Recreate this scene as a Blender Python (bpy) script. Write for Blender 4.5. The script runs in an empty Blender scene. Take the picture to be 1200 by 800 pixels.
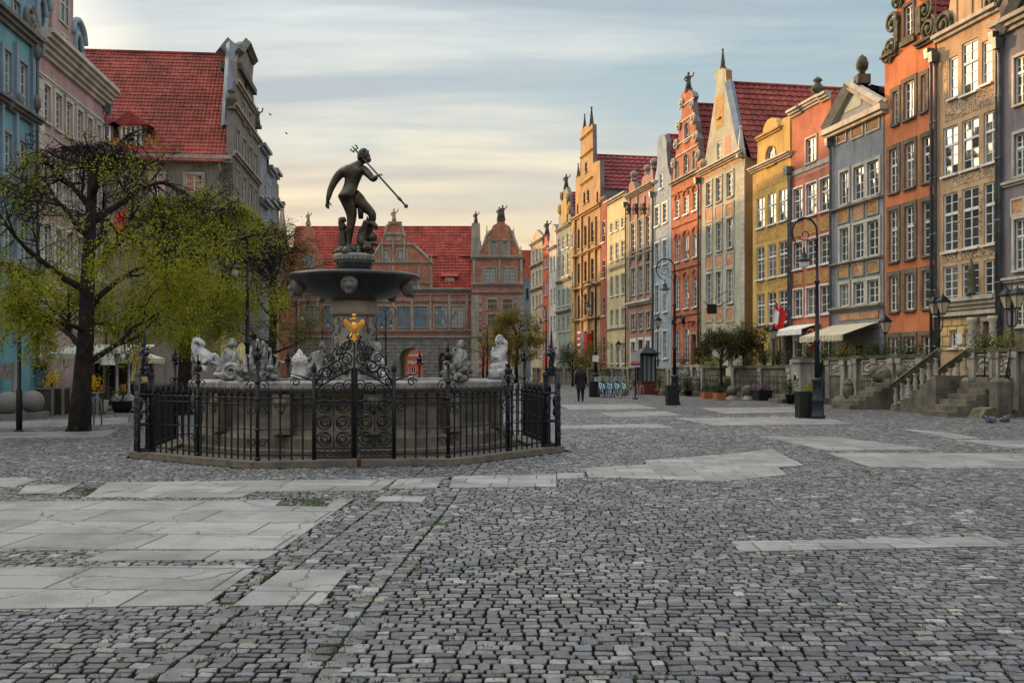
import bpy, bmesh, math, random
import numpy as np
from mathutils import Vector, Matrix
from mathutils.geometry import tessellate_polygon
R = random.Random(11)
PI = math.pi
FPX, HZ, CAMH = 1167.0, 430.0, 1.65        # focal length in photo pixels, horizon row, eye height
scene = bpy.context.scene
C = scene.collection

def gp(px, py):
    y = CAMH * FPX / (py - HZ)
    return ((px - 600) / FPX * y, y)
def at(px, py, y):
    return Vector(((px - 600) / FPX * y, y, CAMH + (HZ - py) / FPX * y))

# ------------------------------------------------------------------ mesh builder
class MB:
    def __init__(s):
        s.v, s.f, s.m, s.sm = [], [], [], []
    def add(s, vs, fs, mi=0, sm=False):
        o = len(s.v)
        s.v.extend([tuple(p) for p in vs])
        for f in fs:
            s.f.append([i + o for i in f]); s.m.append(mi); s.sm.append(sm)
        return s
    def box(s, x0, x1, y0, y1, z0, z1, mi=0):
        vs = [(x0,y0,z0),(x1,y0,z0),(x1,y1,z0),(x0,y1,z0),(x0,y0,z1),(x1,y0,z1),(x1,y1,z1),(x0,y1,z1)]
        return s.add(vs, [(0,3,2,1),(4,5,6,7),(0,1,5,4),(1,2,6,5),(2,3,7,6),(3,0,4,7)], mi)
    def obox(s, c, size, rz=0, mi=0, taper=1.0):
        a, b, h = size[0]/2, size[1]/2, size[2]
        cs, sn = math.cos(rz), math.sin(rz)
        def T(x, y, z): return (c[0] + x*cs - y*sn, c[1] + x*sn + y*cs, c[2] + z)
        t = taper
        vs = [T(-a,-b,0),T(a,-b,0),T(a,b,0),T(-a,b,0),T(-a*t,-b*t,h),T(a*t,-b*t,h),T(a*t,b*t,h),T(-a*t,b*t,h)]
        return s.add(vs, [(0,3,2,1),(4,5,6,7),(0,1,5,4),(1,2,6,5),(2,3,7,6),(3,0,4,7)], mi)
    def fbox(s, F, s0, s1, z0, z1, d0, d1, mi=0):
        P = F.P
        vs = [P(s0,z0,d1),P(s1,z0,d1),P(s1,z0,d0),P(s0,z0,d0),P(s0,z1,d1),P(s1,z1,d1),P(s1,z1,d0),P(s0,z1,d0)]
        return s.add(vs, [(0,3,2,1),(4,5,6,7),(0,1,5,4),(1,2,6,5),(2,3,7,6),(3,0,4,7)], mi)
    def tube(s, path, rad, n=6, mi=0, sm=True, cap=True):
        path = [Vector(p) for p in path]
        if not hasattr(rad, '__len__'): rad = [rad] * len(path)
        vs, fs = [], []
        ref = None
        for i, p in enumerate(path):
            d = (path[min(i+1, len(path)-1)] - path[max(i-1, 0)])
            if d.length < 1e-9: d = Vector((0,0,1))
            d.normalize()
            if ref is None:
                ref = Vector((1,0,0)) if abs(d.x) < .8 else Vector((0,1,0))
            a = ref - d * ref.dot(d)
            if a.length < 1e-6:
                a = d.orthogonal()
            a.normalize(); ref = a
            b = d.cross(a)
            for k in range(n):
                t = 2*PI*k/n
                vs.append(p + (a*math.cos(t) + b*math.sin(t)) * rad[i])
        for i in range(len(path)-1):
            for k in range(n):
                k2 = (k+1) % n
                fs.append((i*n+k, i*n+k2, (i+1)*n+k2, (i+1)*n+k))
        if cap:
            fs.append(tuple(range(n-1, -1, -1))); fs.append(tuple((len(path)-1)*n + k for k in range(n)))
        return s.add(vs, fs, mi, sm)
    def lathe(s, prof, n=16, c=(0,0,0), mi=0, sm=True, ph=0.0, sx=1, sy=1, cap=True):
        vs, fs = [], []
        for r, z in prof:
            for k in range(n):
                t = 2*PI*k/n + ph
                vs.append((c[0] + r*math.cos(t)*sx, c[1] + r*math.sin(t)*sy, c[2] + z))
        for i in range(len(prof)-1):
            for k in range(n):
                k2 = (k+1) % n
                fs.append((i*n+k, i*n+k2, (i+1)*n+k2, (i+1)*n+k))
        s.add(vs, fs, mi, sm)
        if cap:
            o = len(s.v) - len(vs)
            for ring, rev in ((0, True), (len(prof)-1, False)):
                if prof[ring][0] > 1e-4:
                    f = [o + ring*n + k for k in range(n)]
                    s.f.append(f[::-1] if rev else f); s.m.append(mi); s.sm.append(False)
        return s
    def ell(s, c, r, nu=10, nv=7, mi=0, jit=0.0, rz=0.0, rng=None):
        if not hasattr(r, '__len__'): r = (r, r, r)
        vs, fs = [], []
        cs, sn = math.cos(rz), math.sin(rz)
        for i in range(nv+1):
            ph = PI*i/nv
            for k in range(nu):
                t = 2*PI*k/nu
                j = 1 + ((rng or R).uniform(-jit, jit) if jit else 0)
                x, y, z = r[0]*math.sin(ph)*math.cos(t)*j, r[1]*math.sin(ph)*math.sin(t)*j, -r[2]*math.cos(ph)*j
                vs.append((c[0]+x*cs-y*sn, c[1]+x*sn+y*cs, c[2]+z))
        for i in range(nv):
            for k in range(nu):
                k2 = (k+1) % nu
                fs.append((i*nu+k, i*nu+k2, (i+1)*nu+k2, (i+1)*nu+k))
        return s.add(vs, fs, mi, True)
    def prism(s, poly, vec, mi=0):
        n = len(poly); vec = Vector(vec)
        a = [Vector(p) for p in poly]; b = [p + vec for p in a]
        tris = tessellate_polygon([a])
        fs = [tuple(t) for t in tris] + [tuple(i+n for i in t[::-1]) for t in tris]
        fs += [(i, (i+1) % n, n+(i+1) % n, n+i) for i in range(n)]
        return s.add(a + b, fs, mi)
    def mesh(s, name, mats):
        me = bpy.data.meshes.new(name)
        me.from_pydata(s.v, [], s.f)
        if not hasattr(mats, '__len__'): mats = [mats]
        for m in mats: me.materials.append(m)
        me.polygons.foreach_set('material_index', s.m)
        me.polygons.foreach_set('use_smooth', s.sm)
        me.update()
        return me
    def build(s, name, mats, parent=None, local=False):
        if parent is not None and not local:
            o = ORIG.get(parent.name, Vector((0,0,0)))
            s.v = [(p[0]-o.x, p[1]-o.y, p[2]-o.z) for p in s.v]
        ob = bpy.data.objects.new(name, s.mesh(name, mats))
        C.objects.link(ob)
        if parent is not None:
            ob.parent = parent
            ORIG[ob.name] = ORIG.get(parent.name, Vector((0,0,0)))
        return ob
ORIG = {}

def tag(o, label=None, cat=None, group=None, kind=None):
    if label: o['label'] = label
    if cat: o['category'] = cat
    if group: o['group'] = group
    if kind: o['kind'] = kind
    return o
def thing(name, label, cat, loc=(0,0,0), rz=0.0, group=None):
    o = bpy.data.objects.new(name, None); C.objects.link(o)
    o.location = loc; o.rotation_euler = (0,0,rz); o.empty_display_size = .2
    ORIG[o.name] = Vector(loc)
    return tag(o, label, cat, group)
def struct(o): o['kind'] = 'structure'; return o
KIDS = {}
def kids(o): return [c for c in bpy.data.objects if c.parent == o]
def dup(root, loc, rz=None, label=None, group=None, scale=None):
    def cp(o, par):
        c = o.copy(); C.objects.link(c)
        if par is not None:
            c.parent = par
        for k in kids(o): cp(k, c)
        return c
    r = cp(root, None)
    r.location = loc
    if rz is not None: r.rotation_euler = (0,0,rz)
    if scale: r.scale = (scale,)*3
    if label: r['label'] = label
    if group: r['group'] = group
    return r

# ------------------------------------------------------------------ skinned bodies
def skin(name, chains, mat, parent=None, sub=2, local=False, names=None):
    """chains: list of lists of (x,y,z,r); points closer than 1e-4 are merged so chains join."""
    vs, es, rs, idx = [], [], [], {}
    def vi(p):
        k = (round(p[0],4), round(p[1],4), round(p[2],4))
        if k not in idx:
            idx[k] = len(vs); vs.append(k); rs.append(p[3] if len(p) > 3 else .05)
        return idx[k]
    for ch in chains:
        ids = [vi(p) for p in ch]
        for a, b in zip(ids, ids[1:]):
            if a != b: es.append((a, b))
    o = ORIG.get(parent.name, Vector((0,0,0))) if (parent is not None and not local) else Vector((0,0,0))
    me = bpy.data.meshes.new(name)
    me.from_pydata([(v[0]-o.x, v[1]-o.y, v[2]-o.z) for v in vs], es, [])
    ob = bpy.data.objects.new(name, me); C.objects.link(ob)
    md = ob.modifiers.new('skin', 'SKIN'); md.use_smooth_shade = True
    lay = me.skin_vertices[0].data if me.skin_vertices else None
    if lay is None:
        bm = bmesh.new(); bm.from_mesh(me); bm.verts.layers.skin.verify(); bm.to_mesh(me); bm.free()
        lay = me.skin_vertices[0].data
    for i, r in enumerate(rs):
        lay[i].radius = (r*1.16, r*1.16); lay[i].use_root = (i == 0)
    sb = ob.modifiers.new('sub', 'SUBSURF'); sb.levels = sub; sb.render_levels = sub
    dg = bpy.context.evaluated_depsgraph_get()
    me2 = bpy.data.meshes.new_from_object(ob.evaluated_get(dg))
    ob.modifiers.clear(); ob.data = me2
    me2.materials.clear(); me2.materials.append(mat)
    for p in me2.polygons: p.use_smooth = True
    if parent is not None:
        ob.parent = parent; ORIG[ob.name] = ORIG.get(parent.name, Vector((0,0,0)))
    return ob

# ------------------------------------------------------------------ materials
def newmat(name):
    m = bpy.data.materials.new(name); m.use_nodes = True
    nt = m.node_tree; b = nt.nodes['Principled BSDF']
    return m, nt, b
def N(nt, t, **kw):
    n = nt.nodes.new(t)
    for k, v in kw.items():
        if k.startswith('_'): setattr(n, k[1:], v)
        else: n.inputs[k.replace('__', ' ')].default_value = v
    return n
def L(nt, a, b): nt.links.new(a, b)
def c4(c): return (c[0], c[1], c[2], 1.0)
def mul(c, k): return tuple(min(1, x*k) for x in c)
def ramp(nt, fac, stops):
    r = nt.nodes.new('ShaderNodeValToRGB'); L(nt, fac, r.inputs[0])
    el = r.color_ramp.elements
    while len(el) < len(stops): el.new(.5)
    for e, (p, c) in zip(el, stops): e.position = p; e.color = c4(c) if len(c) == 3 else c
    return r
def mixc(nt, fac, a, b, mode='MIX'):
    m = nt.nodes.new('ShaderNodeMix'); m.data_type = 'RGBA'; m.blend_type = mode
    for sock, v in ((m.inputs[0], fac), (m.inputs[6], a), (m.inputs[7], b)):
        if hasattr(v, 'is_linked'): L(nt, v, sock)
        elif hasattr(v, '__len__'): sock.default_value = c4(v)
        else: sock.default_value = v
    return m.outputs[2]
def pos(nt, obj=False):
    if obj:
        return nt.nodes.new('ShaderNodeTexCoord').outputs['Object']
    return nt.nodes.new('ShaderNodeNewGeometry').outputs['Position']
def mapping(nt, v, sc=(1,1,1), rot=(0,0,0), loc=(0,0,0)):
    m = nt.nodes.new('ShaderNodeMapping'); L(nt, v, m.inputs[0])
    m.inputs['Scale'].default_value = sc; m.inputs['Rotation'].default_value = rot; m.inputs['Location'].default_value = loc
    return m.outputs[0]
def noise(nt, v, scale, detail=4, rough=.55, dist=0):
    n = N(nt, 'ShaderNodeTexNoise', Scale=scale, Detail=detail, Roughness=rough, Distortion=dist)
    L(nt, v, n.inputs['Vector']); return n.outputs['Fac']
def bump(nt, b, h, strength=.3, dist=.02):
    n = N(nt, 'ShaderNodeBump', Strength=strength, Distance=dist); L(nt, h, n.inputs['Height']); L(nt, n.outputs[0], b.inputs['Normal']); return n

def surf(name, col, col2=None, scale=1.2, rough=.85, metal=0, bs=30, bst=.25, bd=.01, streak=0.0, streakcol=(.05,.045,.04), obj=False, spec=.3, fine=0.0):
    """weathered surface: two tones in patches, rain streaks with a shape of their own, fine relief"""
    m, nt, b = newmat(name)
    v = pos(nt, obj)
    col2 = col2 or mul(col, .72)
    r = ramp(nt, noise(nt, v, scale, 6, .62), [(.34, col2), (.62, col)])
    out = r.outputs[0]
    if fine:
        f = ramp(nt, noise(nt, v, bs*.6, 3, .6), [(.3, (1-fine,)*3), (.7, (1,1,1))])
        out = mixc(nt, 1.0, out, f.outputs[0], 'MULTIPLY')
    if streak:
        sv = mapping(nt, v, (2.2, 2.2, .22))
        sr = ramp(nt, noise(nt, sv, 1.0, 5, .65), [(.52, (0,0,0)), (.74, (streak,)*3)])
        out = mixc(nt, sr.outputs[0], out, streakcol)
    L(nt, out, b.inputs['Base Color'])
    b.inputs['Roughness'].default_value = rough; b.inputs['Metallic'].default_value = metal
    b.inputs['Specular IOR Level'].default_value = spec
    if bst: bump(nt, b, noise(nt, v, bs, 5, .6), bst, bd)
    return m
def facade_uv(nt, t):
    """(along the wall, height, 0) from the world position, for a wall running along t"""
    v = pos(nt)
    d = N(nt, 'ShaderNodeVectorMath', _operation='DOT_PRODUCT'); L(nt, v, d.inputs[0]); d.inputs[1].default_value = (t[0], t[1], 0)
    sp = nt.nodes.new('ShaderNodeSeparateXYZ'); L(nt, v, sp.inputs[0])
    cb = nt.nodes.new('ShaderNodeCombineXYZ'); L(nt, d.outputs['Value'], cb.inputs[0]); L(nt, sp.outputs[2], cb.inputs[1])
    return cb.outputs[0], v
def bricks(name, c1, c2, mortar, t, bw=.28, bh=.085, ms=.012, rough=.9, bst=.5, streak=.3, bd=.012):
    m, nt, b = newmat(name)
    uv, v = facade_uv(nt, t)
    br = N(nt, 'ShaderNodeTexBrick', Scale=1.0); L(nt, uv, br.inputs['Vector'])
    br.inputs['Color1'].default_value = c4(c1); br.inputs['Color2'].default_value = c4(c2); br.inputs['Mortar'].default_value = c4(mortar)
    br.inputs['Mortar Size'].default_value = ms; br.inputs['Brick Width'].default_value = bw; br.inputs['Row Height'].default_value = bh
    r = ramp(nt, noise(nt, v, .9, 6, .65), [(.35, (.62,.6,.58)), (.65, (1.08,1.05,1.0))])
    out = mixc(nt, 1.0, br.outputs['Color'], r.outputs[0], 'MULTIPLY')
    if streak:
        sr = ramp(nt, noise(nt, mapping(nt, v, (2,2,.2)), 1.0, 5, .65), [(.52, (0,0,0)), (.75, (streak,)*3)])
        out = mixc(nt, sr.outputs[0], out, (.04,.035,.03))
    L(nt, out, b.inputs['Base Color']); b.inputs['Roughness'].default_value = rough; b.inputs['Specular IOR Level'].default_value = .25
    inv = N(nt, 'ShaderNodeMath', _operation='SUBTRACT'); inv.inputs[0].default_value = 1; L(nt, br.outputs['Fac'], inv.inputs[1])
    ad = N(nt, 'ShaderNodeMath', _operation='ADD'); L(nt, inv.outputs[0], ad.inputs[0])
    ml = N(nt, 'ShaderNodeMath', _operation='MULTIPLY'); L(nt, noise(nt, v, 25, 4), ml.inputs[0]); ml.inputs[1].default_value = .6
    L(nt, ml.outputs[0], ad.inputs[1])
    bump(nt, b, ad.outputs[0], bst, bd)
    return m
def ornament(name, ground, ink, scale=2.2, lo=.47, hi=.5, rough=.85):
    """plaster with painted curling ornament"""
    m, nt, b = newmat(name)
    v = pos(nt)
    n1 = N(nt, 'ShaderNodeTexNoise', Scale=scale, Detail=2, Roughness=.5, Distortion=2.2); L(nt, v, n1.inputs['Vector'])
    w = ramp(nt, n1.outputs['Fac'], [(lo-.05, ground), (lo, ink), (hi, ink), (hi+.05, ground)])
    r = ramp(nt, noise(nt, v, 1.5, 5), [(.3, (.72,.7,.68)), (.7, (1.05,1.05,1.05))])
    L(nt, mixc(nt, 1.0, w.outputs[0], r.outputs[0], 'MULTIPLY'), b.inputs['Base Color']); b.inputs['Roughness'].default_value = rough
    bump(nt, b, noise(nt, v, 35, 4), .2, .01)
    return m
def tiles(name, c1, c2, c3):
    m, nt, b = newmat(name)
    v = pos(nt)
    w = N(nt, 'ShaderNodeTexVoronoi', Scale=3.4); L(nt, v, w.inputs['Vector'])
    sp = nt.nodes.new('ShaderNodeSeparateColor'); L(nt, w.outputs['Color'], sp.inputs[0])
    r = ramp(nt, sp.outputs[0], [(0, c1), (.6, c2), (1, c3)])
    n = ramp(nt, noise(nt, v, .55, 6, .65), [(.36, (.55,.5,.5)), (.62, (1.1,1.05,1.05))])
    L(nt, mixc(nt, 1.0, r.outputs[0], n.outputs[0], 'MULTIPLY'), b.inputs['Base Color'])
    b.inputs['Roughness'].default_value = .7; b.inputs['Specular IOR Level'].default_value = .3
    bump(nt, b, noise(nt, v, 18, 4), .25, .01)
    return m
def glass(name, tint=(.022,.03,.036), tint2=(.05,.055,.055), ior=2.3):
    m, nt, b = newmat(name)
    v = pos(nt)
    r = ramp(nt, noise(nt, v, .8, 3), [(.38, tint), (.62, tint2)])
    L(nt, r.outputs[0], b.inputs['Base Color'])
    b.inputs['Roughness'].default_value = .04; b.inputs['IOR'].default_value = ior
    bump(nt, b, noise(nt, v, 2.0, 2), .05, .02)
    return m
# ------------------------------------------------------------------ camera, sun, sky
cam = bpy.data.objects.new('camera', bpy.data.cameras.new('camera')); C.objects.link(cam)
cam.location = (0, 0, CAMH); cam.rotation_euler = (PI/2, 0, 0)
cam.data.lens = FPX/1200*36; cam.data.sensor_width = 36; cam.data.shift_y = 30/1200
cam.data.clip_start = .1; cam.data.clip_end = 4000
scene.camera = cam
SUN_AZ, SUN_EL = math.radians(-43), math.radians(9.5)      # azimuth from +Y, negative = towards -X
sd = Vector((math.sin(SUN_AZ)*math.cos(SUN_EL), math.cos(SUN_AZ)*math.cos(SUN_EL), math.sin(SUN_EL)))
sun = bpy.data.objects.new('sun', bpy.data.lights.new('sun', 'SUN')); C.objects.link(sun)
sun.rotation_euler = (-sd).to_track_quat('-Z', 'Y').to_euler()
sun.data.energy = 5.0; sun.data.angle = math.radians(.6); sun.data.color = (1.0, .56, .23)
world = bpy.data.worlds.new('World'); scene.world = world; world.use_nodes = True
nt = world.node_tree
bg = nt.nodes['Background']
sky = nt.nodes.new('ShaderNodeTexSky'); sky.sky_type = 'NISHITA'; sky.sun_disc = False
sky.sun_elevation = SUN_EL; sky.sun_rotation = SUN_AZ % (2*PI); sky.air_density = 1.0; sky.dust_density = 1.6; sky.ozone_density = 1.4
tc = nt.nodes.new('ShaderNodeTexCoord')
sep = nt.nodes.new('ShaderNodeSeparateXYZ'); L(nt, tc.outputs['Generated'], sep.inputs[0])
def mth(op, a, b=None, clamp=False):
    n = nt.nodes.new('ShaderNodeMath'); n.operation = op; n.use_clamp = clamp
    for i, q in enumerate((a, b)):
        if q is None: continue
        if hasattr(q, 'is_linked'): L(nt, q, n.inputs[i])
        else: n.inputs[i].default_value = q
    return n.outputs[0]
zc = mth('MAXIMUM', sep.outputs[2], 0.0)
den = mth('ADD', zc, .09)
cv = nt.nodes.new('ShaderNodeCombineXYZ')
L(nt, mth('DIVIDE', sep.outputs[0], den), cv.inputs[0]); L(nt, mth('DIVIDE', sep.outputs[1], den), cv.inputs[1])
# long drawn-out veils of high cloud
mp = mapping(nt, cv.outputs[0], (.85, 1.35, 1), (0, 0, math.radians(16)), (3.1, .6, 0))
cl = noise(nt, mp, .85, 7, .56, .45)
cl2 = noise(nt, mapping(nt, cv.outputs[0], (.4, 3.0, 1), (0,0,math.radians(8)), (1.3, 5.2, 0)), .8, 6, .6, .3)
cm = ramp(nt, mth('ADD', mth('MULTIPLY', cl, .62), mth('MULTIPLY', cl2, .38)), [(.40, (0,0,0)), (.60, (1,1,1))])
# lit colour of the cloud by height above the horizon: warm low, grey-white above, brightened overhead out of view as added fill
SKY_S = .10
def K(c): return tuple(x/SKY_S for x in c)
ccol = ramp(nt, zc, [(0.0, (1.08,.64,.26)), (.085, (1.05,.73,.37)), (.19, (.92,.80,.58)), (.32, (.68,.72,.71)), (.5, (1.2,1.25,1.28)), (1, (1.5,1.55,1.6))])
cdark = ramp(nt, zc, [(0.0, (.72,.45,.25)), (.12, (.70,.52,.36)), (.25, (.46,.51,.53)), (.36, (.42,.48,.52)), (.55, (.8,.9,.98)), (1, (1.1,1.2,1.3))])
shade = ramp(nt, noise(nt, mapping(nt, cv.outputs[0], (.5, 2.2, 1), (0,0,.1), (7.7, 2.0, 0)), 1.1, 5, .55, .3), [(.38, (0,0,0)), (.62, (1,1,1))])
cloudc = mixc(nt, shade.outputs[0], cdark.outputs[0], ccol.outputs[0])
clear = ramp(nt, zc, [(0.0, (.95,.62,.33)), (.12, (.85,.68,.45)), (.24, (.50,.60,.62)), (.36, (.28,.44,.54)), (.55, (.6,.85,1.05)), (1, (1.0,1.25,1.55))])  # overhead stops raised here too, as added fill from out of view
# the physical sky tints the clear gaps; the veils carry the dawn colours
gain = nt.nodes.new('ShaderNodeMix'); gain.data_type = 'RGBA'; gain.blend_type = 'MULTIPLY'; gain.inputs[0].default_value = 1
L(nt, sky.outputs[0], gain.inputs[6]); gain.inputs[7].default_value = (.10, .10, .10, 1)
clr = mixc(nt, .72, gain.outputs[2], clear.outputs[0])
skyc = mixc(nt, cm.outputs[0], clr, cloudc)
# brightening towards the sun behind the houses
dt = N(nt, 'ShaderNodeVectorMath', _operation='DOT_PRODUCT'); L(nt, tc.outputs['Generated'], dt.inputs[0]); dt.inputs[1].default_value = tuple(sd)
glow = ramp(nt, dt.outputs['Value'], [(.915, (0,0,0)), (.955, (.55,.42,.24)), (.982, (3.4,2.6,1.55)), (1.0, (8.0,6.0,3.5))])
skyc = mixc(nt, 1.0, skyc, glow.outputs[0], 'ADD')
# fill glow added above the frame on the sunward side, to light the facades
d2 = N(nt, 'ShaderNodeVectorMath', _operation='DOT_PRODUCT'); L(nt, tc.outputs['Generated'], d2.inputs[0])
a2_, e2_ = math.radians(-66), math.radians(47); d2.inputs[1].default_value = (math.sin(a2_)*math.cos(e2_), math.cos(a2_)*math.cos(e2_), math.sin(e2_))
fill_glow = ramp(nt, d2.outputs['Value'], [(.70, (0,0,0)), (.88, (1.1,.95,.70)), (1.0, (2.4,2.05,1.5))])
skyc = mixc(nt, 1.0, skyc, fill_glow.outputs[0], 'ADD')
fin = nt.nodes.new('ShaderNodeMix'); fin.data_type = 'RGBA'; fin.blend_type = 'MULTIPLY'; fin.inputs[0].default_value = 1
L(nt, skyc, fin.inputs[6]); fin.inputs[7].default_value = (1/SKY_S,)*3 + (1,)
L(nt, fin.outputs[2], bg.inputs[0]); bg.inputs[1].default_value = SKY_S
scene.view_settings.view_transform = 'Standard'; scene.view_settings.look = 'None'
scene.view_settings.exposure = 0.22; scene.view_settings.gamma = 1.0
scene.cycles.use_denoising = True
scene.cycles.max_bounces = 6; scene.cycles.diffuse_bounces = 3; scene.cycles.glossy_bounces = 3; scene.cycles.transparent_max_bounces = 6
scene.cycles.sample_clamp_indirect = 4.0; scene.cycles.caustics_reflective = False; scene.cycles.caustics_refractive = False

# ------------------------------------------------------------------ fountain geometry shared by ground and fence
FC = Vector((-3.23, 20.4, 0))
FU = Vector((.156, -.988, 0)).normalized(); FPERP = Vector((-FU.y, FU.x, 0))     # towards the viewer / to the right
FA = 3.80
def octa(k):     # octagon corner k, 0 = front left, going left round the back
    ang = math.radians(22.5 + 45*k)
    r = FA / math.cos(math.radians(22.5))
    return FC + FU*(r*math.cos(ang)) - FPERP*(r*math.sin(ang))
OCT = [octa(k) for k in range(8)]
def in_fence(x, y, mrg=.28):
    dx, dy = x-FC.x, y-FC.y
    return np.maximum.reduce([dx*d.x + dy*d.y for d in [FU*math.cos(a) + FPERP*math.sin(a) for a in [i*PI/4 for i in range(8)]]]) < FA + mrg

# ------------------------------------------------------------------ ground
def in_poly(x, y, poly):
    ins = np.zeros(x.shape, bool)
    n = len(poly)
    for i in range(n):
        (x1, y1), (x2, y2) = poly[i], poly[(i+1) % n]
        c = ((y1 > y) != (y2 > y)) & (x < (x2-x1)*(y-y1)/(y2-y1+1e-12) + x1)
        ins ^= c
    return ins
SLABS = [   # pale granite slabs, outlined on the ground
 [(-60,589),(330,587),(322,594),(383,595),(392,586),(415,585),(330,645),(-60,647)],
 [(95,659),(310,657),(329,646),(125,647)],
 [(-60,667),(305,664),(240,711),(-60,717)],
 [(330,670),(410,668),(374,711),(272,712)],
 [(125,566),(465,562),(444,576),(300,577),(280,584),(100,584)],
 [(30,570),(95,568),(72,579),(20,580)], [(-80,558),(48,562),(18,571),(-80,572)],
 [(466,562),(520,560),(511,573),(455,574)], [(446,582),(500,583),(494,589.5),(438,588.5)],
 [(530,559),(652,556),(652,571),(526,573)], [(653,555),(685,555),(685,561),(653,562)],
 [(685,549),(757,545),(757,540),(858,532),(905,527),(943,546),(912,548),(922,557),(850,565),(730,561),(690,560)],
 [(857,636),(1160,630),(1187,641),(867,648)],
 [(888,511.5),(980,512.5),(1095,527),(970,528.5)], [(968,531),(1240,532),(1240,550),(1020,548)],
 [(650,499),(770,497),(790,501.5),(655,503)], [(790,490.5),(960,488),(1000,497),(840,499)], [(1050,502),(1110,507),(1150,514),(1120,515)],
 [(700,484),(780,482),(800,487),(720,489)], [(1120,516),(1240,517),(1240,526),(1190,526)], [(655,474.5),(745,473.5),(770,479),(668,480)], [(820,478),(930,477),(935,483),(850,485)],
 [(0,494),(150,489),(150,497),(0,503)], [(-20,508),(140,504),(120,513),(-20,514)],
]
SLABW = [[gp(*p) for p in poly] for poly in SLABS]
gm, gnt, gb = newmat('cobble_ground')
v = pos(gnt)
vor = N(gnt, 'ShaderNodeTexVoronoi', Scale=1.0); L(gnt, mapping(gnt, v, (6.2, 7.4, 0)), vor.inputs['Vector'])
vd = N(gnt, 'ShaderNodeTexVoronoi', _feature='DISTANCE_TO_EDGE', Scale=1.0); L(gnt, mapping(gnt, v, (6.2, 7.4, 0)), vd.inputs['Vector'])
sc_ = gnt.nodes.new('ShaderNodeSeparateColor'); L(gnt, vor.outputs['Color'], sc_.inputs[0])
stone = ramp(gnt, sc_.outputs[0], [(0, (.055,.056,.062)), (.45, (.11,.11,.117)), (.8, (.19,.187,.188)), (1, (.32,.315,.31))])
jf = ramp(gnt, vd.outputs['Distance'], [(.04, (0,0,0)), (.13, (1,1,1))])
moss = ramp(gnt, noise(gnt, v, .9, 5, .65), [(.5, (.022,.02,.018)), (.66, (.035,.05,.016))])
patch = ramp(gnt, noise(gnt, v, .22, 5, .6), [(.35, (.75,.75,.78)), (.65, (1.15,1.13,1.1))])
L(gnt, mixc(gnt, 1.0, mixc(gnt, jf.outputs[0], moss.outputs[0], stone.outputs[0]), patch.outputs[0], 'MULTIPLY'), gb.inputs['Base Color'])
gb.inputs['Roughness'].default_value = .62; gb.inputs['Specular IOR Level'].default_value = .35
bump(gnt, gb, jf.outputs[0], .7, .03)
em, ent, eb = newmat('joint_earth')
v = pos(ent)
er = ramp(ent, noise(ent, v, 1.1, 6, .7), [(.40, (.005,.0045,.004)), (.58, (.008,.007,.006)), (.68, (.016,.026,.007)), (.8, (.03,.055,.011))])
L(ent, er.outputs[0], eb.inputs['Base Color']); eb.inputs['Roughness'].default_value = .95; eb.inputs['Specular IOR Level'].default_value = .02
bump(ent, eb, noise(ent, v, 60, 4), .5, .01)
NEAR = 34.0
def HALF(y): return .56*y + 3.6
m = MB(); Y0 = 4.4; h0_, h1_ = HALF(Y0)-.3, HALF(NEAR)-.3
m.add([(-900,NEAR,0),(900,NEAR,0),(900,2500,0),(-900,2500,0),(-900,Y0,0),(-h0_,Y0,0),(h0_,Y0,0),(900,Y0,0),(-h1_,NEAR,0),(h1_,NEAR,0),(-900,-300,0),(900,-300,0)], [(0,8,9,1,2,3),(4,5,8,0),(6,7,1,9),(10,11,7,6,5,4)], 0)
m.add([(-h0_,Y0,0),(h0_,Y0,0),(h1_,NEAR,0),(-h1_,NEAR,0)], [(0,1,2,3)], 1)
# near part shows joint earth under the stones inside the view, plain cobble material elsewhere
g = m.build('ground', [gm, em]); struct(g); g['label'] = 'grey cobbled market square'

rng = np.random.default_rng(5)
def stones(rows):
    """rows: list of (u0,u1,v0,v1, axis) runs of stones; returns arrays cx,cy,hx,hy"""
    out = []
    for (a0, a1, b0, b1, ax, lo, hi) in rows:
        n = int((a1-a0)/(lo*.9)) + 2
        w = rng.uniform(lo, hi, n); e = a0 + np.cumsum(w) - rng.uniform(0, hi)
        k = (e < a1) & (e - w > a0 - .05)
        e, w = e[k], w[k]
        c = e - w/2
        hb = (b1-b0)/2
        wob = .035*np.sin(c*.9 + b0*1.7) + rng.normal(0, .005, c.size)
        if ax == 0: out.append(np.stack([c, np.full_like(c, (b0+b1)/2) + wob, w/2, np.full_like(c, hb)*rng.uniform(.9,1.04,c.size)], 1))
        else: out.append(np.stack([np.full_like(c, (b0+b1)/2) + wob*.4, c, np.full_like(c, hb)*rng.uniform(.9,1.02,c.size), w/2], 1))
    return np.concatenate(out)
TILT = .045
rows, y = [], 4.6
while y < NEAR:
    h = rng.uniform(.074, .112) if y < 20 else rng.uniform(.095, .13)
    half = HALF(y)
    rows.append((-half, half, y, y+h, 0, .07, .145)); y += h
S = stones(rows)
BANDS = [(-1.42, 2), (-2.26, 2), (4.78, 2)]
bx = S[:,0] - TILT*0
keep = np.ones(len(S), bool)
for b, nb in BANDS:
    keep &= ~((S[:,0] - TILT*S[:,1] + 0.0 > b + .035) & (S[:,0] - TILT*S[:,1] < b + nb*.135 - .035))
S = S[keep]
brows = []
for b, nb in BANDS:
    for k in range(nb): brows.append((4.6, NEAR, b + k*.135, b + (k+1)*.135, 1, .10, .19))
B = stones(brows); B[:,0] += TILT*B[:,1]
ring = []          # course of stones hugging the fountain step
S = np.concatenate([S, B])
keep = ~in_fence(S[:,0], S[:,1], .35)
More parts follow.
